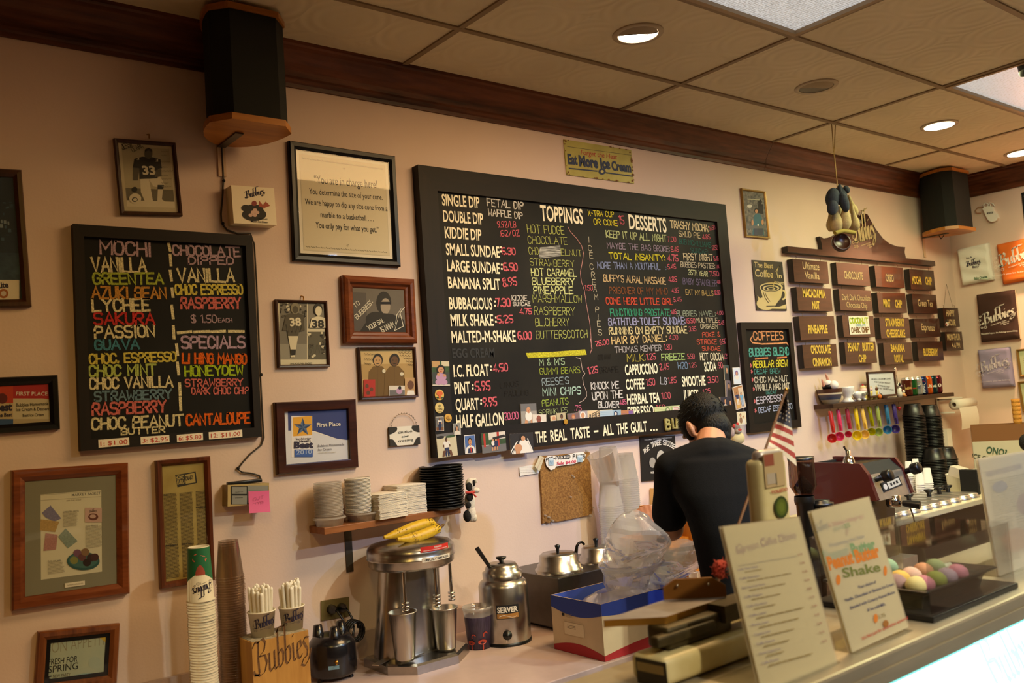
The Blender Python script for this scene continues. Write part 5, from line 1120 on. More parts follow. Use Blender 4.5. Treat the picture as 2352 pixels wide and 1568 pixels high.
O,U,Vv,w,h=fit_rect(BACKW.shift(.012),[M2(*q) for q in ((105,128),(422,105),(452,515),(135,556))])
CORK=mat('a87a40',.95,var=.45,scale=140,bump=.3,bscale=300,col2='7c5426',name='cork')
N=U.cross(Vv);t=thing('corkboard','worn cork pinboard with clear pushpins below the big chalkboard','pinboard',O+U*w/2-Vv*h-N*.012)
mb=MB();mb.add([],[],CORK)
ed=[(0,.0),(.3,.01),(.7,-.004),(1,.0),(1.004,.3),(.995,.7),(1,.9),(.97,.955),(.9,.965),(.6,.985),(.3,1),(.15,.98),(.12,1.01),(.06,.985),(0,1),(.004,.6),(-.006,.3)]
f_=[O+U*(a*w)-Vv*(b*h) for a,b in ed];b_=[q-N*.01 for q in f_]
mb.add(f_,[tuple(range(len(f_)))[::-1]],CORK);mb.rings([b_,f_],CORK,True,smooth=False);mb.build('cork',t)
for (x,y) in ((312,252),(322,262),(303,388),(140,505),(160,515),(185,535),(190,540),(170,518),(448,455),(425,503),(432,508),(400,95),(408,100)):
 c=Plane(O,U,Vv).at(*M2(x,y));mb=MB();R_=Matrix.Rotation(math.radians(100),3,'X')
 mb.lathe([(.0005,0),(.0045,.001),(.0025,.004),(.0025,.007),(.0042,.0085),(.0005,.0095)],c,clear('f4f0ea',.6,.25,.05,'clear_pin'),10,M=R_);mb.build('pushpin',t)
pcork=Plane(O+N*.002,U,Vv)
def slip(name,label,fr,pts,m,draw,lift,cat,bx):
 pl_=Plane(O+N*lift,U,Vv);mb=MB();f_=[pl_.at(*fr(*q)) for q in pts];b_=[q-N*.0012 for q in f_]
 a_=sum((f_[i]-f_[0]).dot(U)*(f_[(i+1)%len(f_)]-f_[0]).dot(Vv)-(f_[(i+1)%len(f_)]-f_[0]).dot(U)*(f_[i]-f_[0]).dot(Vv) for i in range(len(f_)))
 idx=tuple(range(len(f_))) if a_>0 else tuple(range(len(f_)))[::-1]
 mb.add(f_,[idx],m);mb.rings([b_,f_],m,True,smooth=False)
 p=Pic(mb,*fit_rect(pl_,[fr(*q) for q in bx]));draw(p);return single(mb,name,label,cat)
def d_pre(p):
 for k,ch in enumerate('PRE-PACKED PINTS'):
  if ch==' ':continue
  x=150+k*15.5;y=160-k*1.4-7*math.sin(k/15*PI)+4;hline(p,M2,ch,x,y,x+12,y-1,22,INK,.2,jit=.15)
 tline(p,M2,'Sale $4.00',216,186,338,172,20,mat('c8345a',.6),.02,.1)
 for cx,cy in ((180,170),(362,150)):prect(p,M2,cx-16,cy-22,cx+16,cy+18,mat('9ab4c8',.6));pellp(p,M2,cx,cy-20,18,7,mat('c8d8e4',.6));pline(p,M2,[(cx-8,cy-10),(cx,cy+8),(cx+8,cy-6)],.002,mat('5a82a4',.6))
slip('paper_sign','white cut-out paper sign pinned across the top of the cork board',M2,[(142,145),(165,128),(240,132),(330,110),(385,102),(402,122),(392,158),(360,168),(325,180),(215,195),(205,210),(180,220),(152,190)],PW,d_pre,.008,'sign',[(142,105),(402,105),(402,215),(142,215)])
slip('paper_tag','small tilted cream paper tag at the upper left corner of the cork board',M2,[(78,195),(112,125),(138,140),(108,228)],PSAND,lambda p:hline(p,M2,'PINTS',98,210,128,145,16,mat('a03a3a',.6),.1),.012,'tag',[(78,125),(138,125),(138,228),(78,228)])
slip('paper_note','crumpled white paper note on the wall left of the cork board',M2,[(-20,200),(40,190),(110,178),(104,238),(50,246),(-16,256)],PW,lambda p:p.lines(.06,.25,.9,.7,4,SEPM,.16,6),-.006,'note',[(-20,180),(110,180),(110,256),(-20,256)])
# flavour plaques, right wall, upper fixtures
PW1=wood('4a2417','2d150d',.28,9,'x',.08,coat=.45,name='varnished_walnut')
PSIDE=mat('1c100b',.5,name='dark_plaque_edge')
YEL=mat('d9b64a',.6,name='yellow_paint');CRE=mat('d4b98a',.6,name='cream_paint')
HOOKM=mat('6a5434',.4,.8,name='hook_wire')
RP=BACKW.shift(.042)
O,U,Vv,w,h=fit_rect(RP,[R1(403,516),R1(1467,627),R1(1468,659),R1(405,560)])
t=thing('hanging_sign','scrolled walnut crest on a long rail carrying the flavour plaques','sign',O+U*w/2-Vv*h-U.cross(Vv)*.042)
mb=MB();plate(mb,O,U,Vv,w,h,.04,PW1,PSIDE);mb.build('rail',t,bevel=.002)
cp=BACKW.shift(.03)
ol=[(655,545),(650,500),(636,447),(665,462),(720,452),(780,425),(830,385),(870,340),(893,300),(908,288),(922,296),(925,312),(915,325),(922,345),(938,358),(955,356),(970,342),(965,322),(950,312),(948,295),(960,282),(980,288),(1000,325),(1040,395),(1090,460),(1140,500),(1195,520),(1252,525),(1247,560),(1258,606)]
f_=[cp.at(*R1(*q)) for q in ol];b_=[q+Vector((0,.026,0)) for q in f_]
mb=MB();cen=cp.at(*R1(900,500))
from mathutils.geometry import tessellate_polygon
mb.add(f_,[tuple(q)[::-1] for q in tessellate_polygon([f_])],PW1)
mb.rings([b_,f_],PSIDE,True,smooth=False)
P0=Plane(f_[0]+Vector((0,-.001,0)),(1,0,0),(0,0,1));a=P0.at(*R1(893,500));b=P0.at(*R1(1035,455))
wl=b.x-a.x;logo(mb,a,P0.U,P0.V,wl,CRE,(b.z-a.z)/wl,.0012,.8,None,True,1.9);mb.build('crest',t)
def hooks(O,U,Vv,w,t):
 N=U.cross(Vv)
 for s_ in (.12,.82):
  q=O+U*(w*s_)+N*(-.006);mb=MB()
  mb.tube([q-Vv*.004,q+Vv*.006,q+Vv*.011+U*.006,q+Vv*.016+U*.004,q+Vv*.019-U*.004],.0013,HOOKM,5);mb.build('hook',t)
PQ=[('Ultimate Vanilla',[(440,608),(690,630),(705,788),(455,772)],[('Ultimate',515,683,633,691,56),('Vanilla',530,750,634,757,54)],CRE,0),('CHOCOLATE',[(750,632),(988,655),(998,803),(770,793)],[('CHOCOLATE',813,750,948,759,56)],CRE,.02),('OREO',[(1028,657),(1233,673),(1250,820),(1046,808)],[('OREO',1112,770,1169,775,54)],CRE,.02),('MOCHA CHIP',[(1278,682),(1454,693),(1472,836),(1296,827)],[('MOCHA',1303,788,1370,792,56),('CHIP',1398,794,1444,797,56)],YEL,.03),('MACADAMIA NUT',[(465,812),(712,822),(732,987),(485,981)],[('MACADAMIA',515,882,678,890,60),('NUT',583,968,636,970,58)],YEL,.03),('Dark Dark Chocolate',[(770,826),(1002,838),(1017,986),(788,978)],[('Dark Dark Chocolate',798,904,1000,911,44),('Chocolate Chip',830,958,978,965,42)],CRE,0),('MINT CHIP',[(1045,850),(1250,856),(1268,998),(1065,997)],[('MINT',1095,955,1146,957,56),('CHIP',1180,959,1229,961,56)],YEL,.03),('Green Tea',[(1298,860),(1472,868),(1487,1004),(1313,999)],[('Green Tea',1345,950,1450,956,52)],CRE,0),('PINEAPPLE',[(485,1023),(738,1020),(753,1186),(500,1193)],[('PINEAPPLE',555,1145,693,1143,62)],YEL,.03),('a taped paper card',[(795,1015),(1020,1020),(1037,1172),(812,1171)],[],CRE,0),('STRAWBERRY CHEESECAKE',[(1062,1032),(1273,1033),(1293,1178),(1082,1182)],[('STRAWBERRY',1110,1093,1246,1094,56),('CHEESECAKE',1118,1172,1252,1172,56)],YEL,.03),('Espresso',[(1313,1040),(1494,1037),(1510,1169),(1329,1173)],[('Espresso',1370,1122,1464,1128,50)],CRE,0),('CHOCOLATE CINNAMON',[(510,1230),(753,1220),(770,1385),(527,1396)],[('CHOCOLATE',573,1290,716,1286,60),('CINNAMON',588,1381,721,1375,60)],YEL,.03),('PEANUT BUTTER CHIP',[(812,1207),(1035,1205),(1051,1356),(830,1365)],[('PEANUT',840,1272,926,1271,58),('BUTTER',945,1270,1030,1268,58),('CHIP',918,1352,972,1350,54)],YEL,.03),('BANANA ROYAL',[(1090,1215),(1291,1210),(1310,1362),(1110,1371)],[('BANANA',1150,1278,1248,1275,56),('ROYAL',1175,1352,1240,1351,54)],YEL,.03),('BLUEBERRY',[(1335,1204),(1516,1203),(1533,1339),(1351,1344)],[('BLUEBERRY',1385,1305,1488,1305,52)],YEL,.03)]
def plaque(label,quad,lines,m,bold,group):
 O,U,Vv,w,h=fit_rect(RP,[R1(*q) for q in quad]);N=U.cross(Vv)
 t=thing('flavour_plaque',label,'plaque',O+U*w/2-Vv*h-N*.0395,group)
 mb=MB();plate(mb,O,U,Vv,w,h,.0395,PW1,PSIDE);bd=mb.build('board',t,bevel=.0015)
 for s,x0,y0,x1,y1,hh in lines:
  mb=MB();vinyl_line(mb,Plane(O,U,Vv),R1,s,x0,y0,x1,y1,hh,m,bold);mb.build('lettering',bd)
 hooks(O,U,Vv,w,t)
 return t,Plane(O,U,Vv)
for nm,q,ln,m,b in PQ:
 t,pl=plaque('walnut plaque '+('almost covered by ' if 'card' in nm else 'lettered ')+nm+' hanging under the crest',q,ln,m,b,'flavour plaques')
 if 'card' in nm:pcard=pl
O,U,Vv,w,h=fit_rect(pcard.shift(.003),[R1(843,1023),R1(988,1022),R1(998,1150),R1(856,1154)])
mb=MB();plate(mb,O,U,Vv,w,h,.002,PW);p=Pic(mb,O,U,Vv,w,h)
p.hand('COCONUT',.04,.38,.9,.28,mat('b8c030',.8),.3);p.hand('COCONUT',.06,.38,.9,.26,mat('4a8a3a',.8),.08);p.hand('CHOCOLATE',.3,.55,.5,.1,mat('4a9ac0',.8),.2);p.hand('DARK CHIP',.08,.9,.86,.28,mat('7a5226',.8),.2)
single(mb,'paper_card','white card with coloured handwriting taped over one flavour plaque','card')
for lab,q,ln in (('small walnut plaque HAPPY HOUR hanging on a string by the corner',[(1520,962),(1631,962),(1646,1098),(1535,1102)],[('HAPPY',1548,1021,1608,1022,46),('HOUR',1560,1088,1616,1090,46)]),('small walnut plaque MON-THUR under the happy hour plaque',[(1536,1135),(1657,1132),(1673,1265),(1551,1269)],[('MON-THUR',1555,1194,1648,1192,46),('4-6 PM',1590,1250,1646,1249,38)])):
 t,pl=plaque(lab,q,ln,CRE,.02,'happy hour plaques')
 if 'HOUR' in lab:
  mb=MB();a,b,c=pl.at(*R1(1530,962)),pl.at(*R1(1595,958)),BACKW.at(*R1(1540,792));mb.tube([a,c+Vector((0,-.008,0)),b],.0012,HOOKM,5);mb.build('string',t)
  mb=MB();pp=Pic(mb,*fit_rect(pl.shift(.001),[R1(1530,1045),R1(1565,1045),R1(1570,1092),R1(1535,1095)]));pp.ell(.5,.35,.3,.35,SEPK);pp.ell(.55,.7,.35,.3,PPALE);pp.ell(.4,.75,.12,.15,PRED);mb.build('sticker',t)
SPW=wood('c07f35','9c5f22',.35,8,'x',.05,name='pine_end_panel');GRILLE=mat('121310',.9,bump=.25,bscale=900,name='speaker_cloth')
def speaker(label,c,rz,wd,dp,ht,zt):
 """D-plan speaker: flat back towards the wall, rounded corners, wooden ends; c = middle of its back edge"""
 M=Matrix.Translation((c[0],c[1],0))@Matrix.Rotation(rz,4,'Z')
 t=thing('speaker',label,'speaker',(c[0],c[1],zt-ht),'wall speakers',rz)
 def outline(g):
  return [(wd/2+g,-dp-g)]+[((wd/2+.05+g)*math.cos(PI*k/20),-dp*.8+(dp*.8+g)*math.sin(PI*k/20)) for k in range(21)]+[(-wd/2-g,-dp-g)]
 for nm,g,z0,z1,m in (('grille',0,zt-ht+.02,zt-.018,GRILLE),('top_panel',.008,zt-.02,zt,SPW),('bottom_panel',.012,zt-ht,zt-ht+.022,SPW)):
  ol=outline(g);mb=MB();r0=[M@Vector((x,y,z0)) for x,y in ol];r1=[M@Vector((x,y,z1)) for x,y in ol]
  mb.rings([r0,r1],m,True,True,True,smooth=False);mb.build(nm,t)
 return t,M
def bracket(t,M,z,y0,y1,x=0,down=.1):
 mb=MB();bm_=mat('5a554c',.4,.7);mb.box(x-.014,x+.014,y0,y1,z-.006,z-.0005,bm_,M);mb.box(x-.014,x+.014,y1-.004,y1,z-down,z-.0005,mat('caa88a',.6),M);mb.build('bracket',t)
for lab,fx,cx_,c2_,by,fr in (('black cloth speaker with wooden ends on the wall above the mochi board',545,538,644,262,ID),('black cloth speaker with wooden ends in the far right corner',0,868,1022,690,C1)):
 pS=YP(2.76);zb=pS.at(*fr(cx_,by)).z-.02;xl,xr=pS.at(*fr(cx_,by)).x,pS.at(*fr(c2_,by)).x
 t,M=speaker(lab,((xl+xr)/2,WALL-.018,0),0,xr-xl,WALL-.018-2.76,3.085-zb,3.085)
 bracket(t,M,zb,-.16,.016,-.02,.11 if fr is ID else .14)
 if fr is not ID:mb=MB();mb.tube([M@Vector((-.03,-.1,zb)),M@Vector((0,-.1,zb-.03)),M@Vector((.05,-.1,zb))],.003,MATTB,5);mb.build('wire',t)
hy=2.55
hp=lambda x,y,Y=hy:YP(Y).at(*HG(x,y))
k=px2m(1/4.9,hp(470,1000))
top=Vector((4.377,2.602,CEIL-.007))
t=thing('hanging_ornament','bunch of stuffed cream bulbs with dark blue leaves hanging on a ceiling cord','ornament',hp(470,1440))
mb=MB();e=hp(410,740);mid=hp(368,350);tw=mat('a08050',.9)
mb.tube([top,mid,e],.0028,tw,6);mb.tube([top+Vector((.035,0,0)),mid+Vector((.004,0,0)),e],.0028,tw,6);mb.tube([mid+Vector((-.03,0,-.008)),mid,mid+Vector((.004,-.004,-.01))],.0028,tw,5);mb.build('cord',t)
BULB=mat('b5a070',.95,var=.25,scale=40,bump=.3,bscale=300,name='stuffed_calico');LEAF=mat('2c3440',.9,var=.3,scale=60,bump=.3,bscale=300,name='dark_blue_cloth')
for j,(x,y,rx,ry,dy,tl) in enumerate(((335,1150,52,85,.03,.1),(395,1135,70,115,-.02,.12),(495,1105,68,118,-.045,.2),(605,1130,52,95,-.01,-.15),(590,985,48,85,.035,-.45),(450,1140,60,95,.05,0))):
 c=hp(x,y,hy+dy);R_=Matrix.Rotation(tl,3,'Y')
 mb=MB();mb.lathe([(.001,-ry*k),(rx*.5*k,-ry*.92*k),(rx*.9*k,-ry*.55*k),(rx*k,-ry*.15*k),(rx*.88*k,ry*.3*k),(rx*.6*k,ry*.75*k),(rx*.42*k,ry*1.3*k),(rx*.3*k,ry*2.1*k)],c,BULB,20,M=R_);mb.build('bulb',t)
for j,(x,y,rx,ry,dy,tl) in enumerate(((355,860,62,100,-.02,.35),(355,965,48,70,-.05,.5),(485,905,42,90,-.06,-.3),(440,830,62,85,.01,0),(512,760,28,40,-.02,-.9),(435,745,20,38,-.03,.1))):
 c=hp(x,y,hy+dy);mb=MB();mb.ell(c,rx*k*1.35,rx*k*1.2,ry*k*1.25,LEAF,14,10,Matrix.Rotation(tl,3,'Y'));mb.build('leaf',t)
mb=MB();c=hp(452,1355,hy-.02);R_=Matrix.Rotation(math.radians(78),3,'X');fz=Matrix.Rotation(math.radians(-35),3,'Z')
mb.lathe([(.001,.012),(.07*105/105*k*1000,.012)] if False else [(.001,.004),(80*k,.004),(84*k,.012),(96*k,.014),(106*k,.004),(104*k,-.012),(.001,-.014)],c,mat('3c1f12',.35,name='turned_wood',var=.2),28,M=fz@R_);mb.build('wooden_disc',t)
mb=MB();tie=mat('8a7a2c',.9);mb.tube([hp(380,1250,hy-.05),hp(470,1225,hy-.06),hp(600,1245,hy-.05)],.011,tie,6);mb.tube([hp(450,1290),hp(455,1200)],.006,tie,5);mb.build('raffia_tie',t)
def shirt_board(label,pts,d,m,lm,sub,fr=C1,k=None,extra=None,side=None):
 O,U,Vv,w,h=fit_rect(RIGHTW.shift(d),[fr(*q) for q in pts]);N=U.cross(Vv)
 t=thing('display_shirt',label,'shirt',O+U*w/2-Vv*h-N*d,'folded shirts on the right wall')
 mb=MB();bm=bmesh.new();n=26;vs=[];rnd=random.Random(len(label))
 ph=[rnd.uniform(0,6) for _ in range(6)]
 amp=.006 if extra else .0025
 for i in range(n+1):
  for j in range(n+1):
   u,v=i/n,j/n
   e=min(u,1-u,v,1-v)*14;e=min(1,e)
   z=-.022*(1-e)**2+amp*e*(math.sin(9*v+3*u+ph[0])*math.sin(4*u+ph[1])+.6*math.sin(17*v-6*u+ph[2]))
   vs.append(O+U*(u*w)-Vv*(v*h)+N*z)
 mb.add(vs,[(i*(n+1)+j,i*(n+1)+j+1,(i+1)*(n+1)+j+1,(i+1)*(n+1)+j) for i in range(n) for j in range(n)],m,True)
 c4=[O,O+U*w,O+U*w-Vv*h,O-Vv*h]
 mb.rings([[q-N*d*.98 for q in c4],[q-N*.02 for q in c4]],side or m,True,smooth=False)
 mb.build('folded_shirt',t)
 mb=MB();p=Pic(mb,O+N*(amp+.001),U,Vv,w,h)
 if extra:
  extra(p,fr);m2=MB();p2=Pic(m2,O+N*(amp+.001),U,Vv,w,h);prect(p2,fr,1032,1205,1174,1225,mat('c8d4bc',.7));tline(p2,fr,'Baby Onesies',1038,1230,1168,1208,26,mat('1f4a2a',.7),.03);m2.build('size_label',t)
 else:
  lx0,ly0,lx1,ly1=k;logo_px(p,fr,lx0,ly0,lx1,ly1,lm,pen=.75)
  m2=MB();tline(Pic(m2,O+N*(amp+.001),U,Vv,w,h),fr,*sub,lm,.004);m2.build('printed_slogan',t)
 mb.build('printed_logo',t)
WSH=mat('e4e0d6',.85,bump=.2,bscale=200,name='white_cotton');TEEW=mat('e8ddd0',.8)
def d_baby(p,fr):
 logo_px(p,fr,960,1098,1095,1060,INKB,sub=False,pen=.8);tline(p,fr,"I'm A",958,1025,1015,1010,20,INKB,.02);tline(p,fr,'Baby',1018,1112,1085,1100,22,INKB,.02)
shirt_board('white folded baby shirt with blue logo nearest the corner',[(850,935),(1165,850),(1208,1232),(905,1277)],.05,WSH,None,None,C1,None,d_baby)
shirt_board('orange folded shirt with white logo cut by the right edge',[(1248,885),(1690,770),(1752,1195),(1313,1268)],.045,mat('d8691c',.85,name='orange_cotton'),TEEW,("Shouldn't you be licking something",1215,1200,1720,1120,15),C1,(1290,1105,1640,985))
shirt_board('dark brown folded shirt with white logo above the lilac shirt',[(1040,160),(1428,108),(1482,600),(1098,637)],.045,mat('3e2219',.85,name='brown_cotton'),TEEW,("Shouldn't you be licking something",1105,560,1470,525,16),C2,(1125,465,1440,355),side=mat('d8c4a8',.7))
shirt_board('lilac folded shirt with pale logo under the brown shirt',[(1060,715),(1375,682),(1425,1075),(1105,1098)],.04,mat('8f85a4',.85,name='lilac_cotton'),mat('cfc4d2',.8),("Shouldn't you be licking",1098,1038,1395,1015,14),C2,(1095,945,1385,850))
for lab,q in (('green-gold framed certificate at the right edge beside the lilac shirt',[(2333,802),(2392,796),(2399,860),(2341,866)]),('brown framed paper at the right edge below the green-gold one',[(2338,876),(2392,871),(2400,941),(2346,947)])):
 framed('picture_frame',lab,'picture',RIGHTW,q,lambda p:(p.rect(0,0,1,1,mat('c4c8a0' if 'green' in lab else 'a8a8b4',.7)),p.lines(.15,.3,.9,.8,6,SEPM,.2,2)),FGOLD if 'green' in lab else FBRN,.02,.014)
framed('picture_frame','dark patterned picture at the right edge above the orange shirt','picture',RIGHTW,[(2346,443),(2398,431),(2404,503),(2352,512)],lambda p:[p.ell(.1+.2*(i%5),.1+.2*(i//5),.06,.06,PPALE if i%2 else PSTONE,8) for i in range(25)],MATTB,.015,.006,paper=MATTB)
O,U,Vv,w,h=fit_rect(RIGHTW.shift(.03),[C1(1118,515),C1(1225,525),C1(1262,625),C1(1170,640)])
t=thing('charger','white plastic gadget with looped lead hanging on the right wall','charger',O+U*w/2-Vv*h-U.cross(Vv)*.03)
mb=MB();pl=RIGHTW.shift(.03);ol=[(1115,515),(1165,492),(1215,495),(1225,530),(1262,580),(1272,610),(1250,640),(1210,650),(1180,640),(1160,610)]
f_=[pl.at(*C1(*q)) for q in ol];mb.rings([[q-pl.N*.03 for q in f_],f_],WHITE,smooth=False);mb.add(f_,[tuple(range(len(f_)))[::-1]],WHITE);p=Pic(mb,*fit_rect(pl.shift(.001),[C1(1158,555),C1(1222,545),C1(1228,565),C1(1165,575)]));p.type('MONITOR',0,1,1,.9,INK,.03);mb.build('housing',t,bevel=.004)
mb=MB();mb.tube([pl.at(*C1(x,y))-pl.N*.015 for x,y in ((1125,515),(1118,480),(1140,460),(1165,470),(1160,500),(1190,490),(1175,450),(1210,465),(1228,490))],.004,WHITE,6);mb.tube([pl.at(*C1(x,y))-pl.N*.02 for x,y in ((1118,500),(1060,505),(1035,530),(1045,560),(1090,560))],.004,mat('b88a6a',.7),6);mb.build('lead',t)
sz=1.577;sx0=4.641;syf=XP(sx0).at(*SH(370,625)).y;sx1=YP(syf).at(*SH(2292,425)).x
SHW=wood('4a3020','2e1c12',.45,10,'x',.1,name='brown_shelf')
mb=MB();mb.box(sx0,sx1,syf,WALL,sz-.026,sz,SHW);single(mb,'wall_shelf','dark brown wall shelf of oddments under the flavour plaques','shelf',bevel=.003)
sy=(syf+WALL)/2
def on_shelf(x,y=None):return YP(y or sy).at(*SH(x,500)).x
KS=px2m(1/6.918,(5.2,sy,sz))
def kx(x):return px2m(1/6.918,(on_shelf(x),sy,sz))
x=on_shelf(325);k=kx(325);c=Vector((x,sy,sz))
t=thing('bowl','striped stoneware bowl at the left end of the oddments shelf','bowl',c)
mb=MB();hb=235*k
for a,b,m in ((0,.28,mat('a89c80',.5)),(.28,.45,mat('3a4258',.4)),(.45,.62,mat('4a4250',.4)),(.62,.73,mat('d8cbb0',.4)),(.73,1,mat('4a2c1e',.35))):
 rr=lambda s_:(105+90*math.sin(s_*PI/2)**.8)*k
 mb.lathe([(rr(a+(b-a)*j/4),hb*(a+(b-a)*j/4)) for j in range(5)],c,m,28)
mb.lathe([(195*k,hb),(185*k,hb),(150*k,hb*.4),(.001,hb*.3)],c,mat('4a2c1e',.4),28);mb.lathe([(.001,0),(105*k,0)],c,mat('a89c80',.5),28);mb.build('body',t)
t=thing('ornament','black and white animal head ornament with pink horns resting in the bowl','ornament',c+Vector((0,0,hb*.35)))
mb=MB();hc=c+Vector((0,0,hb+35*k));mb.ell(hc,125*k,110*k,70*k,BLACK);mb.ell(hc+Vector((.0,0,-60*k)),110*k,100*k,70*k,BLACK);mb.build('head',t)
mb=MB();mb.ell(hc+Vector((-10*k,-90*k,20*k)),75*k,70*k,75*k,WHITE);mb.ell(hc+Vector((-50*k,-10*k,55*k)),65*k,60*k,55*k,WHITE);mb.build('muzzle',t)
for a,b in (((-150,40),(-190,130)),((-5,100),(-75,215))):
 mb=MB();mb.tube([hc+Vector((a[0]*k,0,a[1]*k-25*k)),hc+Vector(((a[0]+b[0])/2*k,0,(a[1]+b[1])/2*k)),hc+Vector((b[0]*k,0,b[1]*k))],[24*k,20*k,6*k],mat('c88a72',.5),8);mb.build('horn',t)
POR=mat('e6e4e2',.2,coat=.4,name='white_porcelain')
x=on_shelf(575);k=kx(575);c=Vector((x,sy-.01,sz))
t=thing('novelty_mug','white porcelain mug with a broad foot beside the striped bowl','mug',c)
mb=MB();mb.lathe([(.001,.004),(95*k,.004),(100*k,0),(110*k,8*k),(65*k,45*k),(60*k,90*k),(100*k,150*k),(118*k,225*k),(118*k,245*k),(108*k,245*k),(95*k,160*k),(.001,120*k)],c,POR,26);mb.build('cup',t)
mb=MB();mb.tube([c+Vector((90*k,0,215*k)),c+Vector((190*k,0,200*k)),c+Vector((200*k,0,140*k)),c+Vector((80*k,0,110*k))],17*k,POR,8);mb.build('handle',t)
x=on_shelf(790);k=kx(790);c=Vector((x,sy,sz))
t=thing('novelty_dish','white boat-shaped dish with dark lettering right of the white mug','dish',c)
def boat(c,L,Wd,H,m,t,k):
 rs=[]
 for s_,hh in ((.45,.22),(.62,.3),(.8,.6),(1,1),(.95,1),(.7,.5),(.01,.35)):rs.append([c+Vector((math.cos(a)*L*s_,math.sin(a)*Wd*s_,H*hh)) for a in [2*PI*j/26 for j in range(26)]])
 mb=MB();mb.rings(rs,m,True,True);
 for sx_ in (-.4,.4):
  for sy_ in (-.4,.4):mb.ell(c+Vector((sx_*L,sy_*Wd,H*.14)),.012,.012,H*.14,m,10,6)
 mb.build('body',t)
boat(c,190*k,95*k,150*k,POR,t,k)
mb=MB();stroke_text(mb,'BUBBIES',c+Vector((-60*k,-88*k,75*k)),Vector((.93,-.3,.2)).normalized(),Vector((0,.3,.95)).normalized(),120*k,38*k,INK,.16);mb.build('lettering',t)
for j,(xx,lab) in enumerate(((860,'cream-topped sundae figurine nearest the white boat dish'),(950,'middle one of the three cherry-topped sundae figurines'),(1035,'sundae figurine in front of the framed verse, chocolate dripping'))):
 x=on_shelf(xx,sy+.015);k=kx(xx);c=Vector((x,sy+.015,sz));t=thing('sundae_figurine',lab,'figurine',c,'sundae figurines')
 mb=MB();mb.lathe([(.001,0),(42*k,0),(50*k,30*k),(42*k,60*k),(52*k,95*k),(55*k,135*k),(.001,140*k)],c,mat('c9b45a',.5),16);mb.build('base',t)
 mb=MB();mb.ell(c+Vector((0,0,165*k)),60*k,60*k,45*k,mat('d8b8b4',.5) if j<2 else mat('5a3422',.5),16,8);mb.ell(c+Vector((0,0,205*k)),48*k,48*k,36*k,mat('e6dcc4',.5,var=.4,scale=700,col2='c8a848'),14,8);mb.build('scoop',t)
 mb=MB();mb.ell(c+Vector((0,0,248*k)),16*k,16*k,16*k,mat('b8242a',.2),10,8);mb.build('cherry',t)
x=on_shelf(1115,syf+.05);c=Vector((x,syf+.05,sz));k=kx(1115)
t=thing('beetle_figurine','tiny orange and black figurine in front of the framed verse','figurine',c);mb=MB();mb.ell(c+Vector((0,0,40*k)),38*k,30*k,40*k,mat('c86a1e',.4),12,8);mb.build('body',t);mb=MB();mb.ell(c+Vector((40*k,0,45*k)),26*k,26*k,42*k,BLACK,12,8);mb.tube([c+Vector((10*k,0,70*k)),c+Vector((5*k,0,115*k))],6*k,mat('c86a1e',.4),6);mb.build('wings',t)
def d_verse(p):
 for s,x0,y0,x1,y1,hh in (('WE SELL ICE CREAM CONES',975,215,1285,225,26),('AND CUPS BY WEIGHT',1020,255,1280,300,26),('TO INSURE THAT',1075,310,1270,360,26),('YOU GET THE BEST VALUE',1050,350,1330,405,26)):tline(p,SH,s,x0,y0+10,x1,y1-10,hh,INK,.004)
yv=WALL-.06
framed('picture_frame','small framed verse standing on the oddments shelf','picture',YP(yv),[SH(893,108),SH(1322,82),SH(1432,462),SH(985,492)],d_verse,FBRN,.014,.012,paper=mat('d4d6dc',.7))
x=on_shelf(1430,sy);k=kx(1430);c=Vector((x,sy,sz))
t=thing('spoon_holder','cow figure holding an upright silver spoon left of the drink cans','ornament',c)
mb=MB();mb.lathe([(.001,0),(38*k,0),(46*k,60*k),(40*k,120*k),(28*k,150*k),(.001,155*k)],c,PW,16);mb.ell(c+Vector((0,0,190*k)),42*k,40*k,40*k,PW,14,10);mb.ell(c+Vector((-20*k,-30*k,200*k)),22*k,18*k,28*k,BLACK,10,8);mb.ell(c+Vector((10*k,-32*k,90*k)),22*k,16*k,26*k,BLACK,10,8);mb.ell(c+Vector((10*k,-34*k,175*k)),20*k,18*k,14*k,PPINK,10,8);mb.build('cow',t)
mb=MB();mb.tube([c+Vector((-25*k,0,20*k)),c+Vector((-30*k,0,330*k)),c+Vector((-35*k,0,350*k))],9*k,CHROME,8);mb.ell(c+Vector((-48*k,0,410*k)),38*k,14*k,75*k,CHROME,16,12,Matrix.Rotation(.15,3,'Y'));mb.build('spoon',t)
for j,(xx,lab) in enumerate(((1495,'small orange-footed bear figurine between cow figure and drink cans'),)):
 x=on_shelf(xx,syf+.06);k=kx(xx);c=Vector((x,syf+.06,sz));t=thing('animal_figurine',lab,'figurine',c)
 mb=MB();mb.ell(c+Vector((0,0,32*k)),34*k,30*k,34*k,mat('d8a06a',.5),12,8);mb.ell(c+Vector((0,0,80*k)),28*k,26*k,26*k,PW,12,8);mb.ell(c+Vector((-20*k,0,104*k)),10*k,8*k,10*k,PRED,8,6);mb.ell(c+Vector((20*k,0,104*k)),10*k,8*k,10*k,PRED,8,6);mb.build('body',t);mb=MB();mb.ell(c+Vector((20*k,-15*k,12*k)),26*k,24*k,12*k,mat('c8662a',.5),10,6);mb.build('foot',t)
xc0=on_shelf(1562,syf+.075)
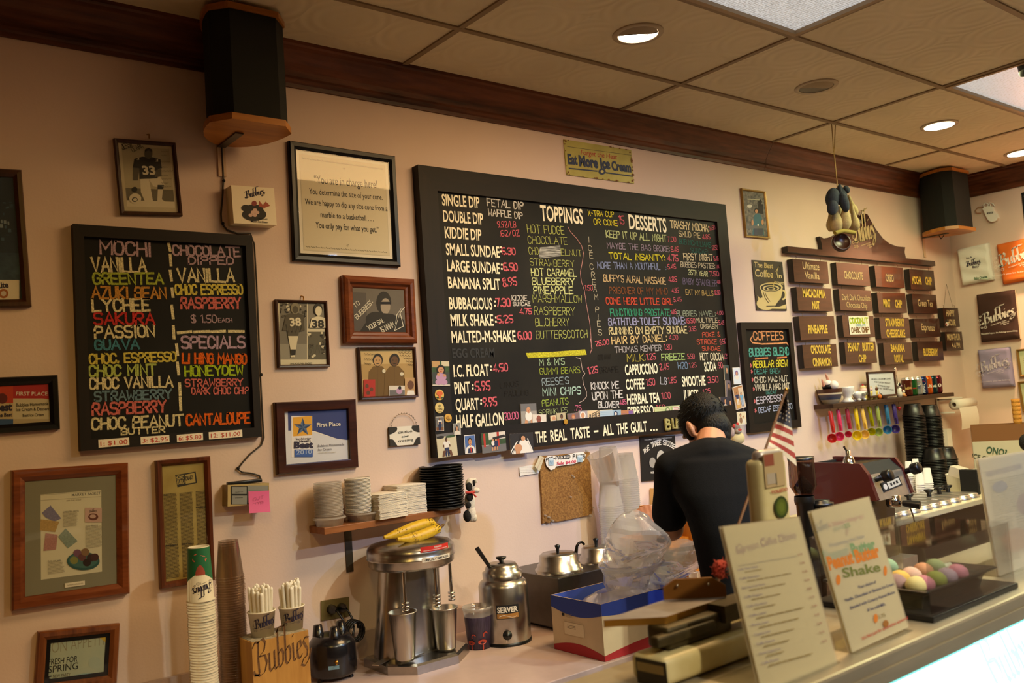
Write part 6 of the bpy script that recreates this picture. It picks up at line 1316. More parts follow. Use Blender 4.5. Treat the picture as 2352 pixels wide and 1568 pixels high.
for j,(nm,c1,c2,tx,tc) in enumerate((('brown and white root beer','5a2416','c8b48a','A&W','d8b060'),('green citrus','1f5a2a','3a7a34','MTN DEW','c02a24'),('silver diet cola','a8a8aa','8c8c90','DIET','2a3a6a'),('blue cola','1a2a5c','1a2a5c','PEPSI','d8d8e0'),('orange','d45a14','e07a24','SUN','e8d8c0'),('dark green lemon-lime','12343c','12343c','Soda','d8e0d0'),('dark red','5e1420','7a1a26','10','e0d0c8'))):
 x=xc0+.0665*j;c=Vector((x,syf+.075,sz));t=thing('drink_can',nm+' drink can in the row on the oddments shelf','can',c,'drink cans')
 body=mat(c1,.25,.35,name='printed_can');mb=MB()
 mb.lathe([(.001,.002),(.024,.002),(.026,0),(.0325,.012),(.0325,.106)],c,body,24);mb.build('body',t)
 mb=MB();mb.lathe([(.0325,.106),(.027,.119),(.0275,.122),(.025,.122),(.024,.118),(.001,.118)],c,mat(c1 if j>2 else 'c8c8c8',.25,.7),24);mb.build('top',t)
 mb=MB();a0=math.radians(-138)
 def wrap(mb,pts,m,r=.0329):
  mb.add([c+Vector((r*math.cos(a0+u/.0325),r*math.sin(a0+u/.0325),v)) for u,v in pts],[tuple(range(len(pts)))],m)
 tmp=MB()
 if j==3 or j==2:
  for sg,m in ((1,mat('c0283a',.4)),(-1,PW)):wrap(mb,[(.014*math.cos(a),.078+.014*math.sin(a)*(1 if sg>0 else 1)) for a in [(0 if sg>0 else PI)+PI*q/8 for q in range(9)]],m)
 else:wrap(mb,[(-.022,.03),(.02,.045),(.024,.09),(-.02,.08)],mat(c2,.4))
 vs,fs=glyphs(tx,.03);x0_=min(q.x for q in vs);x1_=max(q.x for q in vs);sc_=.042/(x1_-x0_);sv=min(.03,sc_*1.3) if j!=3 else .02
 if j==3:vs=[Vector((-q.y+.35+(x0_+x1_)/2,(q.x-x0_)/(x1_-x0_)*1.6,0)) for q in vs];sc_=.02;fs=[f for f in fs]
 for f in fs:wrap(mb,[((vs[i].x-(x0_+x1_)/2)*sc_,(.045 if j!=3 else .014)+vs[i].y*(sv if j!=3 else .026)) for i in f],mat(tc,.4),.0333)
 mb.build('label_print',t)
def scoop(col,label,x,yt,yb,xb,rb,alpha=False):
 q=YP(syf+.03).at(*SH(x,yt));qb=YP(syf+.03).at(*SH(xb,yb));k=px2m(1/6.918,q)
 m=clear(col,.15,.55,.2,'tinted_plastic',col) if alpha else mat(col,.3,name='coloured_plastic')
 t=thing('measuring_scoop',label,'scoop',(q.x,q.y,qb.z-rb*k),'measuring scoops')
 V_=Vector((-.62,-.78,0));U_=Vector((.78,-.62,0));L=q.z-qb.z
 lean=U_*((xb-x)*k)
 mb=MB();hw=32*k
 r=[]
 for s_,ww in ((0,.75),(.02,1),(.6,1),(.8,.85)):
  o=q-Vector((0,0,L*s_))+lean*s_
  r.append([o+U_*hw*ww,o+U_*hw*ww*.8+V_*.006,o-U_*hw*ww*.8+V_*.006,o-U_*hw*ww])
 mb.rings(r,m,False);mb.rings([[a+V_*-.002 for a in b[::-1]] for b in r],m,False);mb.build('handle',t)
 mb=MB();R_=Matrix((U_,Vector((0,0,1)),V_)).transposed().to_3x3()
 mb.lathe([(.001,-.03),(rb*.6*k,-.026),(rb*.9*k,-.012),(rb*k,.004),(rb*k,.007),(rb*.92*k,.007),(rb*.85*k,-.008),(rb*.5*k,-.02),(.001,-.024)],qb,m,22,M=R_);mb.build('cup',t)
 mb=MB();o=q-Vector((0,0,L*.62))+lean*.62+V_*.012;mb.tube([o+Vector((0,0,.012))-U_*.003,o,o-Vector((0,0,L*.14))],[.004,.0055,.004],m,6);mb.build('lever',t)
 mb=MB();o=Vector((q.x,q.y,sz-.026));mb.tube([o,o-Vector((0,0,.012)),q+V_*.004-Vector((0,0,.004)),q+V_*.009+Vector((0,0,.004))],.0015,HOOKM,5);mb.build('cup_hook',t)
for col,nm,x,yt,yb,xb,rb,al in (('b8281e','red',325,715,1150,350,76,0),('c8325a','deep pink',447,692,1120,470,74,0),('d8566c','clear pink',590,682,1085,612,52,1),('d8b80e','bright yellow',722,680,1105,747,78,0),('dcb24e','pale amber',825,678,1090,872,72,0),('c8c40c','clear lime yellow',940,645,1045,980,62,1),('8f9c4a','sage green',1062,632,1050,1092,68,0),('2a6a94','blue',1210,615,1015,1232,70,0),('3a2a6e','purple',1330,605,1003,1358,70,0)):
 scoop(col,nm+' plastic measuring scoop hanging under the oddments shelf',x,yt,yb,xb,rb,al)
q=YP(syf+.03).at(*SH(1420,670));k=px2m(1/6.918,q)
t=thing('strawberry_charm','red strawberry charm hanging right of the purple scoop','ornament',q-Vector((0,0,45*k)))
mb=MB();mb.lathe([(.001,-48*k),(20*k,-25*k),(36*k,5*k),(26*k,22*k),(.001,26*k)],q,mat('b0202a',.3,var=.3,scale=300),14);mb.build('berry',t);mb=MB();mb.lathe([(.001,34*k),(14*k,30*k),(30*k,16*k)],q,PGREEN,10);mb.tube([q+Vector((0,0,28*k)),Vector((q.x,q.y,sz-.026))],.0014,HOOKM,5);mb.build('leaf_cap',t)
yr=WALL-.10;a=YP(yr).at(*C2(832,1260));b=YP(yr).at(*C2(1040,1215));r=px2m(52/4.355,a);b=Vector((a.x+.27,a.y,a.z))
t=thing('paper_towel_holder','white paper towel roll on a wall holder right of the shelf','paper towel',a-Vector((0,0,.05)))
R_=Matrix.Rotation(PI/2,3,'Y');mb=MB();mb.lathe([(r*.45,.0),(r,.0),(r,.27),(.001,.27)],a,mat('e2d9cc',.9,bump=.1,bscale=300,name='paper_towel'),26,M=R_);mb.build('roll',t)
mb=MB();mb.lathe([(r*.45,.0),(r*.4,.0),(r*.4,.1)],a,mat('9a8c7c',.7),20,M=R_);mb.build('core',t)
mb=MB();rows=[]
for j in range(8):
 s_=j/7;z=a.z-r*.6-s_*.15;yy=a.y-r*.85-.01*math.sin(s_*3);rows.append([Vector((a.x+.005,yy,z)),Vector((a.x+.26,yy,z+.008*s_))])
mb.rings(rows,mat('e2d9cc',.9,bump=.1,bscale=300,name='paper_towel'),False);mb.build('loose_sheet',t)
mb=MB();mb.rbox(a.x-.055,a.x-.035,WALL-.012,WALL-.002,a.z-.06,a.z+.05,WHITE,.002,2);mb.box(a.x-.045,a.x-.038,yr-.02,WALL-.01,a.z-.055,a.z-.045,WHITE);mb.box(a.x-.045,a.x-.038,yr-.02,WALL-.01,a.z+.035,a.z+.045,WHITE);mb.box(a.x-.045,a.x+.29,WALL-.025,WALL-.012,a.z+.035,a.z+.045,WHITE);mb.build('bracket',t)
# back counter and what stands on it
ZC=.81
PINK=mat('b79e95',.35,name='pink_laminate',var=.06,scale=30)
yf=G(1390,1521,ZC).y-.012
ctr=thing('back_counter','long pink laminate counter with low backsplash along the wall','counter',(1,2.7,0))
for nm,q in (('worktop',(yf,WALL-.001,ZC-.045,ZC)),('cabinet_base',(yf+.04,WALL-.001,0,ZC-.045))):
 mb=MB();mb.box(-1.2,3.2,*q,PINK);mb.build(nm,ctr,bevel=.003)
mb=MB();mb.box(-1.2,3.2,WALL-.018,WALL-.0005,ZC,ZC+.095,PINK);struct(mb,'trim_3')
def cup_mb(r0,r1,h,m,rim=.0022,seg=24,inner=True,z0=0):
 mb=MB();pr_=[(.001,z0+.004),(r0-.002,z0+.004),(r0,z0),(r1,z0+h)]
 if rim:pr_+=[(r1+rim,z0+h-rim),(r1+rim*1.3,z0+h),(r1,z0+h+rim)]
 if inner:pr_+=[(r1-.001,z0+h),(r0-.001,z0+.006),(.001,z0+.006)]
 mb.lathe(pr_,(0,0,0),m,seg);return mb
def stack(name,label,cat,grp,x,y,z,mbu,n,step,flip=False,jit=.0012,seed=1,part=None):
 """n nested copies of one thing"""
 rnd=random.Random(seed);o0=mbu.build(name);tag(o0,label,cat,grp);out=[]
 for k in range(n):
  o=o0 if k==0 else o0.copy()
  if k:COL.objects.link(o)
  o.location=(x+rnd.uniform(-jit,jit),y+rnd.uniform(-jit,jit),z+k*step);o.rotation_euler=(PI if flip else 0,0,rnd.uniform(0,6))
  out.append(o)
 return out
CUPW=mat('e4dac4',.55,name='paper_cup')
yc=2.87;xc=W(466,1480,yc).x
ztop=W(464,1253,yc).z;zrim=W(466,1378,yc).z;H=ztop-zrim;step=.0083
r0=px2m(23.5,(xc,yc,ztop));r1=px2m(29.5,(xc,yc,zrim))
n=int((zrim-ZC)/step)
stack('paper_cup','plain white paper cup nested upside down in the tall stack under the printed cup','cup','nested white paper cups',xc,yc,zrim-step+H,cup_mb(r0,r1,H,CUPW),n,-step,True)
t=thing('paper_cup','printed green and white paper cup upside down on top of the tall white stack','cup',(xc,yc,zrim))
mb=MB();mb.lathe([(r1,0),(r1+.003,.001),(r1+.003,.004),(r1,.005),(r0,H),(r0-.002,H),(r0-.003,H-.004),(.001,H-.004)],(xc,yc,zrim),CUPW,30);t=mb.build('cup_body',t)
def on_cone(mb,pts,m,c,ra,rb,h,a0,off=.0006,z0=0):
 def q(u,v):r=ra+(rb-ra)*(v/h)+off;a=a0+u/ra;return Vector((c[0]+r*math.cos(a),c[1]+r*math.sin(a),c[2]+z0+v))
 mb.add([q(*p_) for p_ in pts],[tuple(range(len(pts)))],m)
def strip_poly(mb,f0,f1,u0,u1,m,c,ra,rb,h,a0,n=24,off=.0006):
 for k in range(n):
  a,b=u0+(u1-u0)*k/n,u0+(u1-u0)*(k+1)/n
  on_cone(mb,[(a,f0(a)),(b,f0(b)),(b,f1(b)),(a,f1(a))],m,c,ra,rb,h,a0,off)
AV=math.atan2(-yc,-xc)
GRN=mat('1f6e46',.5,name='green_print');COR=mat('e0705c',.5,name='coral_print')
mb=MB();c=(xc,yc,zrim)
strip_poly(mb,lambda u:H*(.56-.1*abs(u)/.03),lambda u:H*.985,-.062,.062,GRN,c,r1,r0,H,AV)
for k in range(3):strip_poly(mb,lambda u:H*.5,lambda u:H*(.68-.2*abs((u-.002)/.02)**2),-.014,.018,COR,c,r1,r0,H,AV,10,.0009)
for cu,cv,r_,l_ in ((-.012,.88,.3,.016),(.014,.84,-.35,.02),(-.022,.78,-1.1,.012),(.022,.76,-1.4,.012),(-.018,.76,-.7,.01),(.026,.78,-.9,.01)):
 d=Vector((math.cos(r_),math.sin(r_)));e=Vector((-d.y,d.x))
 on_cone(mb,[tuple(Vector((cu,cv*H))+d*l_*a+e*b) for a,b in ((-.5,0),(0,.002),(.5,0),(0,-.002))],COR,c,r1,r0,H,AV,.0011)
mb.build('green_print',t)
def cone_logo(mb,c,ra,rb,h,a0,wd,zc,m,flip=False,rise=.22,pen=.8):
 tmp=MB();logo(tmp,Vector((0,0,0)),Vector((1,0,0)),Vector((0,0,1)),wd,m,rise,0,pen,sub=True,hk=1.3)
 cx=wd/2;cz=wd*rise/2+wd*.1
 for f in tmp.f:
  pts=[((tmp.v[i][0]-cx)*(-1 if flip else 1),zc+(tmp.v[i][2]-cz)*(-1 if flip else 1)) for i in f]
  on_cone(mb,pts,m,c,ra,rb,h,a0,.0009)
LOGOB=mat('1d1838',.5,name='navy_print')
mb=MB();cone_logo(mb,c,r1,r0,H,AV+.15,.062,H*.27,LOGOB,True);mb.build('printed_logo',t)
CLR=clear('fffaf4',.3,.05,.1,'clear_cup','c8a888')
yc2=2.9;xc2=W(532,1400,yc2).x;zt2=W(528,1240,yc2).z;zr2=W(530,1322,yc2).z;H2=zt2-zr2
ra,rb=px2m(22,(xc2,yc2,zt2)),px2m(31,(xc2,yc2,zr2))
stack('clear_cup','clear plastic cup nested in the tall stack behind the straw block','cup','nested clear cups',xc2,yc2,zr2+H2,cup_mb(ra,rb,H2,CLR,.002,20,False),int((zr2-ZC)/.0078),-.0078,True)
PINE=wood('c0904a','9c6c30',.5,7,'z',.08,name='pine_block')
yb=2.76;xa,xb=W(580,1520,yb).x,W(711,1500,yb).x;zt=W(640,1462,yb).z
t=thing('straw_block','pine block burnt with the shop name holding two cups of straws','block',((xa+xb)/2,yb+.06,ZC))
mb=MB();mb.box(xa,xb,yb,yb+.125,ZC,zt,PINE);mb.box(xa+.004,xb-.004,yb+.003,yb+.122,zt,zt+.0012,mat('b8aa90',.8,var=.5,scale=120));mb.build('block',t,bevel=.004)
mb=MB();a=YP(yb).at(*M3(790,1490));b=YP(yb).at(*M3(1330,1400));burn=mat('57371c',.7,var=.3,scale=200,col2='7a5228');logo(mb,a+Vector((0,-.0006,-.01)),Vector((1,0,0)),Vector((0,0,1)),b.x-a.x,burn,.18,0,.55,None,False,1.6);mb.build('burnt_lettering',t)
STRAW=mat('e6ddca',.5,name='paper_wrapped_straw')
for j,(lx,rx,rim,bot,lab,st) in enumerate(((725,985,860,1110,'printed paper cup of wrapped straws at the left of the pine block',640),(1025,1268,815,1065,'printed paper cup of wrapped straws at the right of the pine block',590))):
 yy=yb+.06;cx=W(*M3((lx+rx)/2,rim),yy).x;zr=W(*M3((lx+rx)/2,rim),yy).z;k=px2m(1/4.261,(cx,yy,zr));c=(cx,yy,zt+.0014);hh=zr-c[2]
 r1_,r0_=(rx-lx)/2*k,(rx-lx)/2*k*.82
 t=thing('straw_cup',lab,'cup',c,'cups of straws')
 mb=cup_mb(r0_,r1_,hh,CUPW);mb.v=[(q[0]+c[0],q[1]+c[1],q[2]+c[2]) for q in mb.v];mb.build('cup_body',t)
 mb=MB();a0=math.atan2(-yy,-cx);cone_logo(mb,c,r0_,r1_,hh,a0+.25,.06,hh*.52,LOGOB);mb.build('printed_logo',t)
 rnd=random.Random(j+5);zs=W(*M3((lx+rx)/2,st),yy).z-c[2]
 def straw_mb():
  mb=MB();mb.tube([(0,0,0),(0,0,.16)],.0056,STRAW,7);mb.ell((0,0,.162),.006,.005,.008,mat('f2ece0',.9),7,5);return mb
 s0=straw_mb().build('drinking_straw');tag(s0,'white paper-wrapped straw in the %s cup on the pine block'%('left','right')[j],'straw','straws in the %s cup'%('left','right')[j])
 for q in range(32):
  s_=s0 if q==0 else s0.copy()
  if q:COL.objects.link(s_)
  a=q*2.4;r=r0_*.86*math.sqrt((q+.5)/32);tl=rnd.uniform(1,1.3)
  p0=Vector((c[0]+r*math.cos(a)*.9,c[1]+r*math.sin(a)*.9,c[2]+.007));L=zs+rnd.uniform(-.012,.012)
  p1=Vector((c[0]+r*math.cos(a)*tl,c[1]+r*math.sin(a)*tl,c[2]+L));d=p1-p0
  s_.matrix_basis=Matrix.Translation(p0)@d.to_track_quat('Z','Y').to_matrix().to_4x4()@Matrix.Diagonal((1,1,d.length/.168,1))
def WM(x,y,Y):return YP(Y).at(*M1(x,y))
yb=2.9;c=WM(250,1400,yb);k=px2m(1/2.97,c);c=Vector((c.x,yb,ZC))
z_=lambda y:WM(250,y,yb).z-ZC
t=thing('blender_base','black blender motor base with three prongs beside the outlet','blender',c);BLK=mat('0d0d12',.25,name='glossy_black',coat=.3)
mb=MB();mb.lathe([(.001,z_(1500)),(150*k,z_(1500)),(162*k,z_(1480)),(160*k,z_(1290)),(152*k,z_(1275)),(122*k,z_(1235)),(100*k,z_(1230)),(.001,z_(1235))],c,BLK,30);mb.build('motor_housing',t)
for a in (.3,2.4,4.5):
 d=Vector((math.cos(a)*92*k,math.sin(a)*92*k,0));mb=MB();mb.lathe([(40*k,z_(1240)),(28*k,z_(1165)),(.001,z_(1163))],c+d,BLK,14);mb.build('prong',t)
 d=Vector((math.cos(a+1)*118*k,math.sin(a+1)*118*k,0));mb=MB();mb.lathe([(22*k,0),(20*k,.006),(14*k,.012),(15*k,z_(1495))],c+d,BLK,12);mb.build('foot',t)
V_=Vector((-c.x,-c.y,0)).normalized();q=c+V_*160*k;U_=Vector((0,0,1)).cross(-V_).normalized()*-1
if U_.x<0:U_=-U_
mb=MB();q1=Vector((q.x,q.y,WM(285,1378,yb).z))+U_*.012;mb.ell(q1,.007,.007,.007,BRASS,10,8);mb.tube([q1,q1+V_*.014-Vector((0,0,.004))],.003,BRASS,6);mb.build('toggle_switch',t)
mb=MB();O_=Vector((q.x,q.y,WM(285,1400,yb).z))+V_*.002-U_*.016;plate(mb,O_,U_,Vector((0,0,1)),.036,.012,.004,mat('6a8c9c',.5));mb.build('name_label',t)
O,U,Vv,w,h=fit_rect(BACKW.shift(.006),[M3(1437,770),M3(1708,722),M3(1720,918),M3(1445,957)])
t=thing('wall_outlet','brass-coloured wall outlet plate with two black plugs','outlet',O+U*w/2-Vv*h);mb=MB();plate(mb,O,U,Vv,w,h,.005,mat('8c8052',.35,.6,name='aged_brass'));mb.build('cover_plate',t,bevel=.001)
for (x,y,pts) in ((1550,850,[(1550,850),(1600,870),(1645,940),(1690,1020),(1700,1120)]),(1650,835,[(1650,835),(1700,860),(1740,930),(1760,1040),(1740,1140)])):
 mb=MB();q=BACKW.shift(.02).at(*M3(x,y));mb.lathe([(.017,-.014),(.016,.006),(.008,.02),(.005,.03)],q,BLACK,14,M=Matrix.Rotation(PI/2,3,'X'));mb.tube([BACKW.shift(.03+.012*j).at(*M3(*p_)) for j,p_ in enumerate(pts)],.0042,BLACK,7);mb.build('plug',t)
mb=MB();cc=BACKW.shift(.05).at(*M3(1715,1040))
mb.tube([cc+Vector((.03*math.cos(a*.5),-.012-.0012*a,.036*math.sin(a*.5))) for a in range(44)],.0042,BLACK,6);single(mb,'power_cord','coiled black power cord hanging under the outlet','cord')
ym=2.84;c=Vector((WM(778,600,ym).x,ym,ZC));k=px2m(1/2.97,(c.x,ym,1.2));z_=lambda y:WM(778,y,ym).z-ZC;R=300*k
t=thing('milkshake_mixer','steel multi-spindle milkshake mixer with bananas lying on top','mixer',c)
SMIX=mat('b4b0aa',.27,1,'brushed_mixer_steel',var=.12,scale=50)
mb=MB();mb.lathe([(.001,z_(585)),(R*.55,z_(588)),(R*.9,z_(608)),(R*.985,z_(632)),(R,z_(655)),(R*.99,z_(688)),(R*1.005,z_(692)),(R*1.005,z_(700)),(R*.98,z_(704)),(R*.97,z_(745)),(R*.9,z_(765)),(.001,z_(768))],c,SMIX,40);mb.build('motor_head',t)
mb=MB();rs=[]
for s_ in range(7):
 f=s_/6;zz=z_(768)*(1-f)+.03*f;wv=R*(.72+.12*f);rs.append([c+Vector((-.02*f+wv*math.cos(a),.01+R*(.72+.05*f)*math.sin(a)*(1 if math.sin(a)>0 else .62),zz)) for a in [2*PI*j/32 for j in range(32)]])
mb.rings(rs,SMIX);mb.build('column',t)
mb=MB();oc=[(-1.05,.55),(-1.05,-.5),(-.62,-1.0),(.45,-1.0),(1.12,-.45),(1.15,.3),(.9,.62)]
r0=[c+Vector((x*R,y*R,0)) for x,y in oc];r1=[q+Vector((0,0,.028)) for q in r0];r2=[c+(q-c)*.94+Vector((0,0,.034-.028*.94+.0)) for q in r1]
mb.rings([r0,r1,r2],SMIX,True,False,True,False);mb.build('base_tray',t)
for (x,y0,y1,dy,n_) in ((730,768,1085,-.1,3),(945,752,1055,-.085,4),(1045,722,1008,.0,3)):
 p1=WM(x,y0,ym+dy);z1=WM(x,y1,ym+dy).z;mb=MB();mb.tube([p1+Vector((0,0,.01)),Vector((p1.x,p1.y,z1))],12*k,CHROME,10)
 mb.lathe([(26*k,.012),(24*k,-.004),(12*k,-.008)],p1,CHROME,14)
 for j in range(n_):mb.lathe([(10*k,.002),(26*k,.003),(26*k,-.003),(10*k,-.002)],(p1.x,p1.y,z1+.004+j*.0125),CHROME,12)
 mb.build('spindle',t)
def head_plate(name,q,txt,base,ink,tx,th):
 """label wrapped on the round head; q = left, right px of its lower edge"""
 mb=MB();(x0,y0),(x1,y1),hh=q
 def ang(x):
  d=ray(*M1(x,650));o=Vector((CAM.x-c.x,CAM.y-c.y));d2=Vector((d.x,d.y));r_=R*1.012;A=d2.dot(d2);B=o.dot(d2);C=o.dot(o)-r_*r_
  s_=(-B-math.sqrt(max(B*B-A*C,0)))/A;p_=o+d2*s_;return math.atan2(p_.y,p_.x)
 a0,a1=ang(x0),ang(x1);z0=WM((x0+x1)/2,(y0+y1)/2,ym-R*.8).z;z1=WM((x0+x1)/2,(y0+y1)/2-hh,ym-R*.8).z
 f=lambda u,v,r_=1.012:Vector((c.x+R*r_*math.cos(a0+(a1-a0)*u),c.y+R*r_*math.sin(a0+(a1-a0)*u),z0+(z1-z0)*v))
 for j in range(10):mb.add([f(j/10,0),f(j/10+.1,0),f(j/10+.1,1),f(j/10,1)],[(0,1,2,3)],base)
 for s_,u0,u1,v0,v1 in txt:
  vs,fs=glyphs(s_,.01);xa_,xb_=min(p_.x for p_ in vs),max(p_.x for p_ in vs)
  mb.add([f(u0+(u1-u0)*(p_.x-xa_)/(xb_-xa_),v0+(v1-v0)*p_.y/.73,1.017) for p_ in vs],fs,ink)
 mb.build(name,t)
head_plate('warning_label',((848,668),(1038,640),36),[('WARNING!',.42,.7,.52,.85),('UNPLUG MACHINE BEFORE CLEANING OR SERVICING',.08,.92,.15,.32)],mat('c8281c',.5),PW,0,0)
head_plate('name_plate',((855,738),(1045,705),30),[('-MULTIMIXER-',.05,.95,.25,.75)],mat('d8ccb8',.5),INK,0,0)
STB=mat('bab6b0',.25,1,'spun_steel',var=.1,scale=40,stretch=(1,1,.1))
for (x,yt,yb_,lab) in ((705,1085,1420,'left steel mixing cup hanging on the milkshake mixer'),(988,1055,1385,'right steel mixing cup standing on the milkshake mixer tray')):
 yy=ym-.1 if x<800 else ym-.085;zt_,zb_=WM(x,yt,yy).z,max(WM(x,yb_,yy).z,ZC+.037);xx=WM(x,yt,yy).x;t2=thing('mixing_cup',lab,'cup',(xx+.012,yy,zb_),'steel mixing cups')
 hh=zt_-zb_;mb=MB();sh=Matrix.Shear('XY',4,(0,0));mb.lathe([(.001,.003),(60*k,.003),(63*k,0),(66*k,.008),(90*k,hh-.004),(97*k,hh-.003),(97*k,hh),(90*k,hh),(62*k,.01),(.001,.01)],(xx+.012,yy,zb_),STB,30);mb.build('cup_body',t2)
for j,(x,y,r_,lab) in enumerate(((600,1355,.5,'flat steel spatula lying on the left of the mixer tray'),(860,1310,.3,'black-handled spatula lying on the right of the mixer tray'))):
 q=WM(x,y,ym-.03-.02*j);q.z=ZC+.037;M=Matrix.Translation(q)@Matrix.Rotation(r_,4,'Z');t2=thing('spatula',lab,'spatula',q);mb=MB();mb.box(-.06,.05,-.014,.014,0,.003,STEEL,M);mb.build('blade',t2);mb=MB();mb.rbox(.05,.14,-.011,.011,.0,.014,BLACK,.005,2,M);mb.build('handle',t2)
BAN=mat('d9b21e',.45,var=.5,scale=95,col2='c89c10',name='ripe_banana');SPOT=mat('4a2c12',.6)
for j,(lab,pts,zz,dy) in enumerate((('speckled banana lying behind on top of the mixer',[(600,590),(680,550),(780,510),(870,480),(925,472),(950,482)],.0,.02),('speckled banana lying in front on top of the mixer',[(690,585),(770,580),(850,560),(925,530),(970,510),(982,505)],.0,-.06))):
 P=[WM(x,y+4,ym+dy) for x,y in pts];lo=c.z+z_(585)+.017-(.012 if dy<0 else 0)
 zmin=min(p_.z for p_ in P)
 for p_ in P:p_.z=p_.z if p_.z>lo else lo
 t2=thing('banana',lab,'banana',P[2]-Vector((0,0,.02)),'bananas');mb=MB();mb.tube(P,[.006,.0165,.0195,.0195,.016,.007],BAN,10)
 mb.build('fruit',t2);mb=MB();mb.tube([P[-1],P[-1]+(P[-1]-P[-2]).normalized()*.018+Vector((0,0,.006))],[.006,.005],mat('6a4a18',.7),7);mb.build('stem',t2)
 mb=MB();rnd=random.Random(j)
 for q in range(70):
  i=rnd.randint(1,3);f=rnd.random();pc=P[i].lerp(P[i+1],f);d=Vector((rnd.uniform(-.3,.3),-rnd.uniform(.2,1),rnd.uniform(-.3,1)));ax=(P[i+1]-P[i]).normalized();d=(d-ax*d.dot(ax)).normalized();rr=.0175
  mb.ell(pc+d*rr,.0012+.0012*rnd.random(),.0012,.0014,SPOT,5,4)
 o=mb.build('brown_spots',t2);o['kind']='stuff'
ys=2.78;c=Vector((WM(1435,1250,ys).x,ys,ZC));k=px2m(1/2.97,(c.x,ys,1));z_=lambda y:WM(1435,y,ys).z-ZC
t=thing('topping_warmer','round steel topping server with black knob and ladle, label SERVER','warmer',c)
mb=MB();mb.lathe([(.001,.006),(165*k,.006),(170*k,.012),(168*k,z_(890)),(155*k,z_(862)),(130*k,z_(845))],c,SMIX,36);mb.lathe([(172*k,0),(172*k,.012),(166*k,.014)],c,BLACK,30);mb.build('pot',t)
mb=MB();mb.lathe([(134*k,z_(848)),(136*k,z_(800)),(118*k,z_(790)),(112*k,z_(765)),(95*k,z_(742)),(.001,z_(735))],c,SMIX,36);lid=mb.build('lid',t)
mb=MB();mb.lathe([(15*k,z_(745)),(14*k,z_(725)),(34*k,z_(712)),(36*k,z_(700)),(.001,z_(696))],c,BLACK,18);mb.build('knob',lid)
mb=MB();mb.tube([WM(1335,800,ys),WM(1310,760,ys),WM(1255,680,ys),WM(1235,650,ys)],[.006,.0075,.009,.009],BLACK,8);mb.build('ladle_handle',t)
V_=Vector((-c.x,-c.y,0)).normalized();U_=Vector((-V_.y,V_.x,0));U_=U_ if U_.x>0 else -U_
mb=MB();q=c+V_*170*k+U_*.004+Vector((0,0,z_(1200)));mb.lathe([(32*k,0),(24*k,30*k),(.001,34*k)],q,BLACK,14,M=V_.to_track_quat('Z','Y').to_matrix());mb.tube([q+V_*.01+Vector((0,0,.006)),q+V_*.014-Vector((.006,0,.022)),q+V_*.014-Vector((-.006,0,.022))],.002,CHROME,6);mb.build('spigot',t)
a_=math.atan2(V_.y,V_.x);r_=170*k
mb=MB();z0,z1=z_(1090),z_(998);hw=78*k
lbl=lambda x0,x1,za,zb_,m,off:[on_cone(mb,[(x0+(x1-x0)*j/8,za),(x0+(x1-x0)*(j+1)/8,za),(x0+(x1-x0)*(j+1)/8,zb_),(x0+(x1-x0)*j/8,zb_)],m,c,r_,r_,1,a_+.12,off) for j in range(8)]
lbl(-hw,hw,z0,z1,INK,.0006);lbl(-hw*.94,hw*.94,z0+.002,z0+(z1-z0)*.38,mat('a8763a',.5),.0009)
vs,fs=glyphs('SERVER',.04);x0_,x1_=min(p_.x for p_ in vs),max(p_.x for p_ in vs)
for f in fs:on_cone(mb,[((vs[i].x-(x0_+x1_)/2)/(x1_-x0_)*hw*1.8,z0+(z1-z0)*(.48+.4*vs[i].y/.73)) for i in f],PW,c,r_,r_,1,a_+.12,.001)
on_cone(mb,[(hw*1.5*(s_-.5),z0+(z1-z0)*(.2+.1*math.sin(s_*6))) for s_ in [j/12 for j in range(13)]]+[(hw*1.5*(s_-.5),z0+(z1-z0)*(.16+.08*math.sin(s_*6))) for s_ in [1-j/12 for j in range(13)]],PW,c,r_,r_,1,a_+.12,.0012)
mb.build('name_label',t)
yr=2.79;c=WM(1252,1325,yr);c=Vector((c.x,yr,ZC));k=px2m(1/2.97,c);hh=WM(1245,1040,yr).z-ZC
t=thing('plastic_tumbler','printed plastic tumbler with coral flamingos in front of the topping server','cup',c)
mb=MB();PRN=mat('2e2438',.4,var=.55,scale=45,stretch=(6,6,.35),col2='4a3e5a',name='purple_print');ra_,rb_=78*k,98*k;f_=lambda v:ra_+(rb_-ra_)*v
mb.lathe([(.001,.003),(ra_,.003),(f_(.78),hh*.78)],c,PRN,26);mb.build('printed_wall',t)
mb=MB();mb.lathe([(f_(.78),hh*.78),(rb_,hh*.93),(rb_+.003,hh*.94),(rb_+.003,hh),(rb_,hh),(rb_-.002,hh*.9)],c,clear('f0eeea',.5,.35,.1,'frosted_plastic','e8e2dc'),26);mb.build('clear_rim',t)
mb=MB();av=math.atan2(-c.y,-c.x);cor=mat('b0402e',.5)
for u0,s_ in ((.012,1),(-.03,.9)):
 for cx_,cz_,rx,rz in ((0,.03,.016,.009),(.002,.012,.0025,.013)):on_cone(mb,[(u0+cx_+rx*math.cos(a)*s_,cz_*s_+rz*math.sin(a)*s_) for a in [PI*j/6 for j in range(12)]],cor,c,ra_,f_(.6),hh*.6,av,.001)
 for j in range(8):a,b=.3+j*.42,.3+(j+1)*.42;on_cone(mb,[(u0+.012+r_*math.cos(q)*s_,.054*s_+r_*1.3*math.sin(q)*s_) for r_,q in ((.006,a),(.0095,a),(.0095,b),(.006,b))],cor,c,ra_,f_(.6),hh*.6,av,.001)
mb.build('flamingo_print',t)
sz=W(*M1(88,497),WALL).z;SHO=wood('9c6236','6e4020',.45,9,'x',.06,name='red_oak_shelf')
xs0,xs1=W(*M1(88,497)).x,YP(WALL-.15).at(*M1(1153,395)).x
